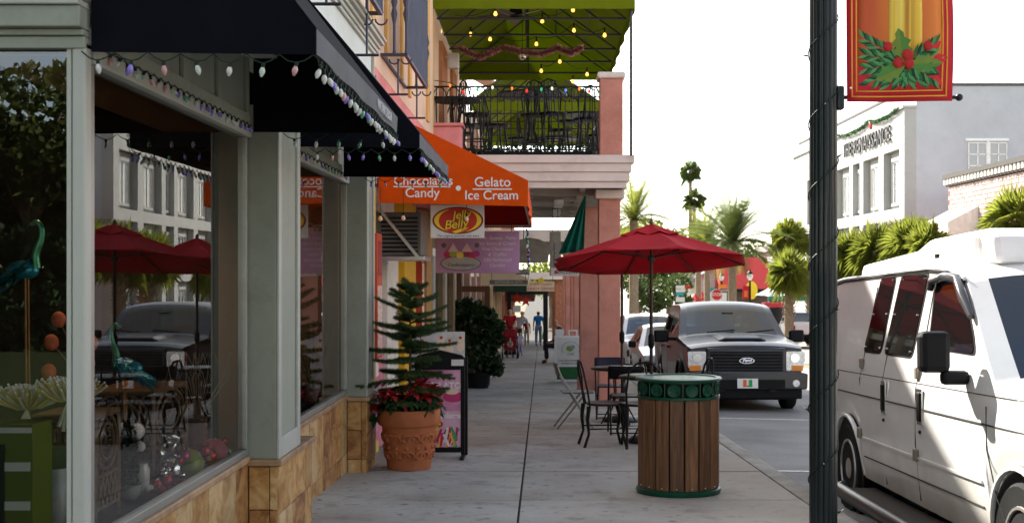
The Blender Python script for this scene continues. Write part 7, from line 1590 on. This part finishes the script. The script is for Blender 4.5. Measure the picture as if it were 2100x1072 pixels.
def bar_table(x, y, h, r_, label):
    t = thing('bar_table', label, 'table', (x, y, FL), group='dark tables on the balcony'); MB().lathe([(.02, h - .03), (r_, h - .03), (r_, h), (.02, h)], 32, (x, y, FL)).build('table_top', BLACK, t, smooth=40)
    for k in range(4): a = k * 1.571 + .6; MB().tube([(x + .12 * math.cos(a), y + .12 * math.sin(a), FL + h - .03), (x + .05 * math.cos(a), y + .05 * math.sin(a), FL + h * .5), (x + .3 * math.cos(a), y + .3 * math.sin(a), FL)], .014, 6).build('leg', BLACK, t)
bar_table(-.15, 20.0, 1.17, .58, 'large round bar table in the middle of the balcony'); bar_table(-1.35, 19.3, .98, .40, 'round bar table at the shop wall end of the balcony'); bar_table(.75, 20.8, .95, .38, 'small round table at the street end of the balcony'); bar_table(-1.0, 22.4, .95, .42, 'round table further back on the balcony'); bar_table(.3, 23.0, .78, .42, 'low round table at the back of the balcony')
def bal_chair(x, y, rot, label, sh=.72):
    t = thing('bar_chair', label, 'chair', (x, y, FL), (0, 0, rot), group='dark iron bar chairs on the balcony'); Q = lambda nm, mb, **k: mb.build(nm, BLACK, t, world=False, **k)
    Q('seat', MB().lathe([(.02, sh - .05), (.21, sh - .04), (.22, sh), (.02, sh - .01)], 18), smooth=40)
    for k in range(4): a = k * 1.571 + .785; Q('leg', MB().tube([(.16 * math.cos(a), .16 * math.sin(a), sh - .04), (.24 * math.cos(a), .24 * math.sin(a), 0)], .014, 6))
    Q('foot_ring', MB().tube([(.2 * math.cos(q), .2 * math.sin(q), .3) for q in [k * .524 for k in range(12)]], .01, 5, closed=True))
    Q('back_frame', MB().tube([(-.18, -.17, sh), (-.22, -.2, sh + .25), (-.24, -.1, sh + .46), (-.245, 0, sh + .5), (-.24, .1, sh + .46), (-.22, .2, sh + .25), (-.18, .17, sh)], .013, 6))
    for s in (-.09, 0, .09): Q('back_bar', MB().tube([(-.19, s, sh), (-.24, s * .7, sh + .47)], .009, 5))
for x, y, r_, lb in ((-1.0, 19.0, 30, 'bar chair against the railing near the small pedestal'), (-.75, 20.4, -20, 'bar chair left of the large round table'), (.5, 19.9, 180, 'bar chair right of the large round table'), (-.1, 19.1, 90, 'bar chair in front of the large round table'), (.35, 21.2, 0, 'bar chair beside the small street end table'), (.75, 19.6, 100, 'bar chair by the balcony corner pedestal'), (-1.3, 20.4, -90, 'bar chair behind the wall end table'), (-.4, 22.4, 180, 'bar chair beside the table further back'), (-.2, 23.2, 10, 'bar chair at the low back table'), (1.0, 22.0, 170, 'bar chair along the street side railing'), (-1.4, 21.6, 60, 'bar chair by the orange balcony door'), (.2, 18.95, 70, 'bar chair pushed to the front railing')): bal_chair(x, y, R(r_), lb)
# potted greenery trailing at the balcony front
bt = thing('railing_foliage', 'dark trailing plants along the foot of the balcony railing', 'plant', (0, 18.75, FL)); b = MB(); r2 = random.Random(4)
for k in range(9): leaf_quads(b, (-.95 + k * .2, 18.78, FL + .12 + .05 * (k % 2)), (.16, .07, .1), 60, .06, r2, .8)
b.build('leaves', DARKL, bt, kind='stuff'); MB().box(-1.1, .85, 18.74, 18.82, FL + .002, FL + .06).build('trough', BLACKP, bt)

# ================================================================ PEOPLE
SKIN = M('skin', (.50, .29, .20), .6, var=.08); SKIN2 = M('skin_light', (.58, .36, .27), .6, var=.08); HAIRB = M('hair_brown', (.07, .035, .02), .6, var=.3, scale=40); HAIRD = M('hair_dark', (.025, .017, .013), .6, var=.3, scale=40); SHOE = M('shoe', (.03, .028, .026), .6)
def skin(nm, vs, es, mat, parent, sub=2):
    me = bpy.data.meshes.new(nm); me.from_pydata([v[0] for v in vs], es, []); me.materials.append(mat); o = link(nm, me, parent, world=False); m_ = o.modifiers.new('skin', 'SKIN'); m_.use_smooth_shade = True
    for i, v in enumerate(vs): d = me.skin_vertices[0].data[i]; d.radius = (v[1], v[2] if len(v) > 2 else v[1]); d.use_root = (i == 0)
    s_ = o.modifiers.new('sub', 'SUBSURF'); s_.levels = sub; s_.render_levels = sub; return o
def person(label, loc, rotz, J, shirt, trousers, hair, sk=SKIN, sleeves=True, long_hair=False, h=1.7, bald=False, shorts=False):
    """J overrides joints; local frame: x right, y forward, z up, for a 1.7 m figure"""
    t = thing('person', label, 'person', loc, (0, 0, rotz), 'people on the sidewalk'); k = h / 1.7; D = dict(pel=(0, 0, .93), spi=(0, 0, 1.13), che=(0, 0, 1.33), nek=(0, .01, 1.47), jaw=(0, .03, 1.54), hed=(0, .02, 1.62), top=(0, .01, 1.68))
    for s, n_ in ((1, 'R'), (-1, 'L')): D.update({'sh' + n_: (.17 * s, 0, 1.40), 'el' + n_: (.225 * s, -.01, 1.12), 'wr' + n_: (.24 * s, .07, .88), 'ha' + n_: (.24 * s, .09, .80), 'hi' + n_: (.09 * s, 0, .88), 'kn' + n_: (.1 * s, .02, .49), 'an' + n_: (.1 * s, -.01, .09), 'to' + n_: (.11 * s, .13, .035)})
    D.update(J); P_ = {a: Vector(c) * k for a, c in D.items()}
    rad = dict(pel=(.14, .105), spi=(.125, .095), che=(.15, .105), nek=(.052, .055), jaw=(.062, .07), hed=(.078, .095), top=(.05, .06), sh=.062, el=.042, wr=.028, ha=.03, hi=.085, kn=.058, an=.038, to=.032)
    rr = lambda n_, e=0, sc2=1: tuple((x + e) * k * sc2 for x in (rad.get(n_) or rad[n_[:2]] if isinstance(rad.get(n_) or rad[n_[:2]], tuple) else (rad[n_[:2]],) * 2))
    names = ['pel', 'spi', 'che', 'nek', 'jaw', 'hed', 'top'] + [a + s for s in 'RL' for a in ('sh', 'el', 'wr', 'ha', 'hi', 'kn', 'an', 'to')]
    E = [('pel', 'spi'), ('spi', 'che'), ('che', 'nek'), ('nek', 'jaw'), ('jaw', 'hed'), ('hed', 'top')] + [e for s in 'RL' for e in (('che', 'sh' + s), ('sh' + s, 'el' + s), ('el' + s, 'wr' + s), ('wr' + s, 'ha' + s), ('pel', 'hi' + s), ('hi' + s, 'kn' + s), ('kn' + s, 'an' + s), ('an' + s, 'to' + s))]
    vs = [(P_[n_],) + rr(n_) for n_ in names]; es = [(names.index(a), names.index(c)) for a, c in E]
    for s, sg in (('R', 1), ('L', -1)):             # five fingers and a nose
        d = (P_['ha' + s] - P_['wr' + s]).normalized(); sd = d.orthogonal().normalized()
        for q in range(5): vs.append((P_['ha' + s] + d * (.085 - .012 * abs(q - 2) - (.03 if q == 0 else 0)) * k + sd * (.012 * (q - 2) - (.02 if q == 0 else 0)) * k, .0085 * k, .0085 * k)); es.append((names.index('ha' + s), len(vs) - 1))
    b = skin('body', vs, es, sk, t)
    def cover(nm, ns, ee, e, m_):
        nn = [n_ for n_ in ns]; return skin(nm, [(P_[n_] if not isinstance(n_, tuple) else P_[n_[0]].lerp(P_[n_[1]], n_[2]),) + (rr(n_, e) if not isinstance(n_, tuple) else tuple(x for x in rr(n_[0], e))) for n_ in nn], [(nn.index(a), nn.index(c)) for a, c in ee], m_, t)
    sl = []; se = []
    for s in 'RL':
        q = ('el' + s, 'wr' + s, .85) if sleeves else ('el' + s, 'sh' + s, .35); sl += ['sh' + s] + (['el' + s] if sleeves else []) + [q]; se += [('che', 'sh' + s)] + ([('sh' + s, 'el' + s), ('el' + s, q)] if sleeves else [('sh' + s, q)])
    cover('shirt', ['pel', 'spi', 'che', ('nek', 'che', .35)] + sl, [('pel', 'spi'), ('spi', 'che'), ('che', ('nek', 'che', .35))] + se, .016, shirt)
    tr = []; te = []
    for s in 'RL':
        q = ('kn' + s, 'an' + s, .1 if shorts else .92); tr += ['hi' + s] + ([] if shorts else ['kn' + s]) + [q]; te += [('pel', 'hi' + s)] + ([('hi' + s, q)] if shorts else [('hi' + s, 'kn' + s), ('kn' + s, q)])
        cover('shoe', ['an' + s, 'to' + s], [('an' + s, 'to' + s)], .012, SHOE)
    cover('trousers', ['pel'] + tr, te, .013, trousers)
    if hair:
        up = (P_['top'] - P_['jaw']).normalized(); bk2 = (P_['hed'] - P_['jaw']).normalized(); hv = [(P_['hed'] + up * .035 * k - Vector((0, .012 * k, 0)), .088 * k, .105 * k), (P_['hed'] - Vector((0, .05, .02)) * k, .075 * k, .08 * k)]; he = [(0, 1)]
        if long_hair: hv += [(P_['jaw'] - Vector((0, .06, .05)) * k, .07 * k, .055 * k)]; he += [(1, 2)]
        skin('hair', hv, he, hair, t)
    for s in (-1, 1): MB().ball(P_['hed'] + Vector((s * .03, .088, .0)) * k, .008 * k, 6, 4).build('eye', BLACK, t, world=False); MB().ball(P_['hed'] + Vector((s * .08, .0, -.01)) * k, (.012 * k, .02 * k, .03 * k), 6, 5).build('ear', sk, t, world=False)
    MB().ball(P_['hed'] + Vector((0, .1, -.02)) * k, (.012 * k, .018 * k, .02 * k), 6, 5).build('nose', sk, t, world=False); MB().ball(P_['jaw'] + Vector((0, .065, .02)) * k, (.025 * k, .006, .006 * k), 8, 4).build('mouth', M('lips', (.35, .12, .1), .5), t, world=False)
    return t
PI_ = math.pi
CR = M('shirt_red', (.30, .015, .02), .8); CG = M('shirt_grey', (.33, .34, .38), .8); CB = M('shirt_blue', (.01, .22, .62), .7); JN = M('jeans', (.16, .24, .38), .85, var=.2, scale=20); CT = M('dark_cloth', (.02, .022, .028), .85); CJ = M('jacket_dark', (.03, .03, .037), .7); KH = M('khaki', (.22, .19, .15), .8)
y = 41.5; person('woman in a dark red shirt pushing a stroller toward the camera', ((1046 - VX) * y / F, y, gz(y)), PI_, dict(elR=(.2, .16, 1.14), wrR=(.17, .36, 1.04), haR=(.16, .42, 1.02), elL=(-.2, .16, 1.14), wrL=(-.17, .36, 1.04), haL=(-.16, .42, 1.02), jaw=(0, .06, 1.52), hed=(0, .065, 1.6), top=(0, .06, 1.66), knR=(.1, .08, .5), anR=(.1, .1, .09), toR=(.1, .25, .04)), CR, CT, HAIRD, SKIN2, False, True)
y = 48; person('man in a grey shirt leaning sideways behind the stroller', ((1062 - VX) * y / F, y, gz(y)), PI_, dict(che=(-.16, .06, 1.28), nek=(-.19, .1, 1.42), jaw=(-.18, .13, 1.49), hed=(-.18, .13, 1.57), top=(-.18, .12, 1.63), spi=(-.06, .02, 1.12), shR=(.02, .05, 1.34), shL=(-.33, .07, 1.31), elR=(.06, .1, 1.06), elL=(-.4, .12, 1.04), wrR=(.06, .22, .86), haR=(.06, .25, .8), wrL=(-.42, .22, .84), haL=(-.42, .24, .78)), CG, CT, HAIRB, SKIN, False)
y = 62; person('child in a red top walking far down the sidewalk', ((1080 - VX) * y / F, y, gz(y)), PI_, dict(knR=(.1, .1, .5), anR=(.1, .08, .1), toR=(.1, .2, .04)), M('shirt_darkred', (.24, .02, .03), .8), KH, HAIRB, SKIN, False, h=1.3)
y = 59; wb_ = ((1104 - VX) * y / F, y, gz(y)); person('woman in a bright blue top and jeans walking away with a green bag', wb_, 0, dict(knR=(.1, .1, .5), anR=(.1, .1, .12), toR=(.1, .22, .06), knL=(-.1, -.02, .49), anL=(-.1, -.16, .13), toL=(-.1, -.06, .04), elR=(.25, -.03, 1.12), wrR=(.27, .0, .86), haR=(.27, .0, .79)), CB, JN, M('hair_auburn', (.16, .055, .02), .6), SKIN2, False, True)
gbg = thing('shopping_bag', 'bright green carrier bag in the hand of the woman in blue', 'bag', (wb_[0] + .3, y, wb_[2] + .3)); MB().prism(rounded([(.16, .3), (.44, .3), (.40, .66), (.20, .66)], .05), lambda u, v, q: (wb_[0] + u, q, wb_[2] + v), y - .05, y + .06).build('bag', M('bag_green', (.14, .62, .05), .5, trl=.2), gbg, bev=.02); MB().tube([(wb_[0] + .22, y, wb_[2] + .65), (wb_[0] + .27, y, wb_[2] + .8), (wb_[0] + .36, y, wb_[2] + .65)], .008, 5).build('handle', M('bag_green', (.14, .62, .05), .5), gbg)
# stroller
y = 40.7; sx_ = (1046 - VX) * y / F; g = gz(y); st_ = thing('baby_stroller', 'dark red baby stroller with black wheels in front of the woman', 'stroller', (sx_, y, g))
for dx, dy in ((-.24, -.25), (.24, -.25), (-.27, .3), (.27, .3)): MB().lathe([(.05, -.02), (.1, -.02), (.11, 0), (.1, .02), (.05, .02)], 16, (sx_ + dx, y + dy, g + .11), q=Quaternion((0, 1, 0), R(90))).build('wheel', RUBBER, st_, smooth=50)
for s in (-1, 1): MB().tube([(sx_ + s * .24, y - .25, g + .12), (sx_ + s * .25, y + .1, g + .55), (sx_ + s * .22, y + .42, g + 1.02)], .014, 6).build('frame_tube', BLACK, st_); MB().tube([(sx_ + s * .26, y + .3, g + .12), (sx_ + s * .25, y + .02, g + .6)], .014, 6).build('frame_tube', BLACK, st_)
MB().tube([(sx_ - .22, y + .42, g + 1.02), (sx_ + .22, y + .42, g + 1.02)], .018, 6).build('handle', BLACKP, st_); SRD = M('stroller_red', (.20, .012, .018), .8)
MB().prism([(-.2, .3), (.1, .28), (.28, .8), (.22, .82), (.05, .38), (-.2, .38)], lambda u, v, q: (sx_ + q, y + u, g + v), -.2, .2).build('seat', SRD, st_, bev=.03); MB().grid(lambda u, v: (sx_ - .23 + .46 * u, y + .28 - .4 * math.sin(v * 1.5), g + .68 + .3 * math.cos(v * 1.5)), 6, 8).build('hood', SRD, st_, solid=.02, smooth=60); MB().box(sx_ - .2, sx_ + .2, y - .1, y + .2, g + .14, g + .26).build('basket', BLACKP, st_)
person('toddler in pale clothes sitting in the stroller', (sx_, y + .02, g - .02), PI_, dict(pel=(0, -.05, .86), spi=(0, -.1, 1.06), che=(0, -.12, 1.24), nek=(0, -.1, 1.36), jaw=(0, -.06, 1.45), hed=(0, -.07, 1.58), top=(0, -.08, 1.66), shR=(.15, -.12, 1.28), shL=(-.15, -.12, 1.28), elR=(.2, .02, 1.1), elL=(-.2, .02, 1.1), wrR=(.14, .18, 1.05), haR=(.12, .24, 1.04), wrL=(-.14, .18, 1.05), haL=(-.12, .24, 1.04), hiR=(.09, 0, .86), hiL=(-.09, 0, .86), knR=(.12, .35, .84), knL=(-.12, .35, .84), anR=(.12, .42, .5), anL=(-.12, .42, .5), toR=(.12, .54, .47), toL=(-.12, .54, .47)), M('toddler_top', (.25, .2, .2), .8), KH, HAIRB, SKIN2, False, h=.75)
y = 44; person('small child in a lavender top beside the stroller', ((1067 - VX) * y / F, y, gz(y)), PI_, {}, M('lavender_cloth', (.42, .36, .58), .8), M('lilac_cloth', (.38, .32, .5), .8), HAIRB, SKIN2, False, True, h=.85)
# seated man on a bench, facing the shops
y = 36.4; sx_ = .58; g = gz(y); bch = thing('bench', 'white slatted bench under the seated man behind the sandwich board', 'bench', (sx_ + .1, y, g))
for k in range(4): MB().box(sx_ - .16 + k * .11, sx_ - .06 + k * .11, y - .7, y + .7, g + .42, g + .45).build('seat_slat', WHITE, bch, bev=.006)
for k in range(3): MB().box(sx_ + .3, sx_ + .33, y - .7, y + .7, g + .52 + k * .12, g + .61 + k * .12).build('back_slat', WHITE, bch, bev=.006)
for yy in (y - .6, y + .55): MB().box(sx_ - .12, sx_ - .06, yy, yy + .06, g, g + .419).build('leg', WHITE, bch); MB().box(sx_ + .335, sx_ + .38, yy, yy + .06, g, g + .88).build('leg', WHITE, bch); MB().box(sx_ - .05, sx_ + .334, yy, yy + .06, g + .36, g + .419).build('leg_rail', WHITE, bch)
person('bald man in a dark jacket sitting on the bench facing the shops', (sx_, y, g), R(90), dict(pel=(0, -.06, .56), spi=(0, -.05, .78), che=(0, .02, .99), nek=(0, .09, 1.13), jaw=(0, .15, 1.19), hed=(0, .14, 1.27), top=(0, .12, 1.33), shR=(.18, .02, 1.05), shL=(-.18, .02, 1.05), elR=(.24, .05, .78), elL=(-.24, .05, .78), wrR=(.14, .27, .66), haR=(.1, .34, .64), wrL=(-.14, .27, .66), haL=(-.1, .34, .64), hiR=(.1, 0, .55), hiL=(-.1, 0, .55), knR=(.12, .42, .52), knL=(-.12, .42, .52), anR=(.12, .40, .09), anL=(-.12, .40, .09), toR=(.13, .55, .035), toL=(-.13, .55, .035)), CJ, CT, None, M('skin_tan', (.46, .24, .16), .6))
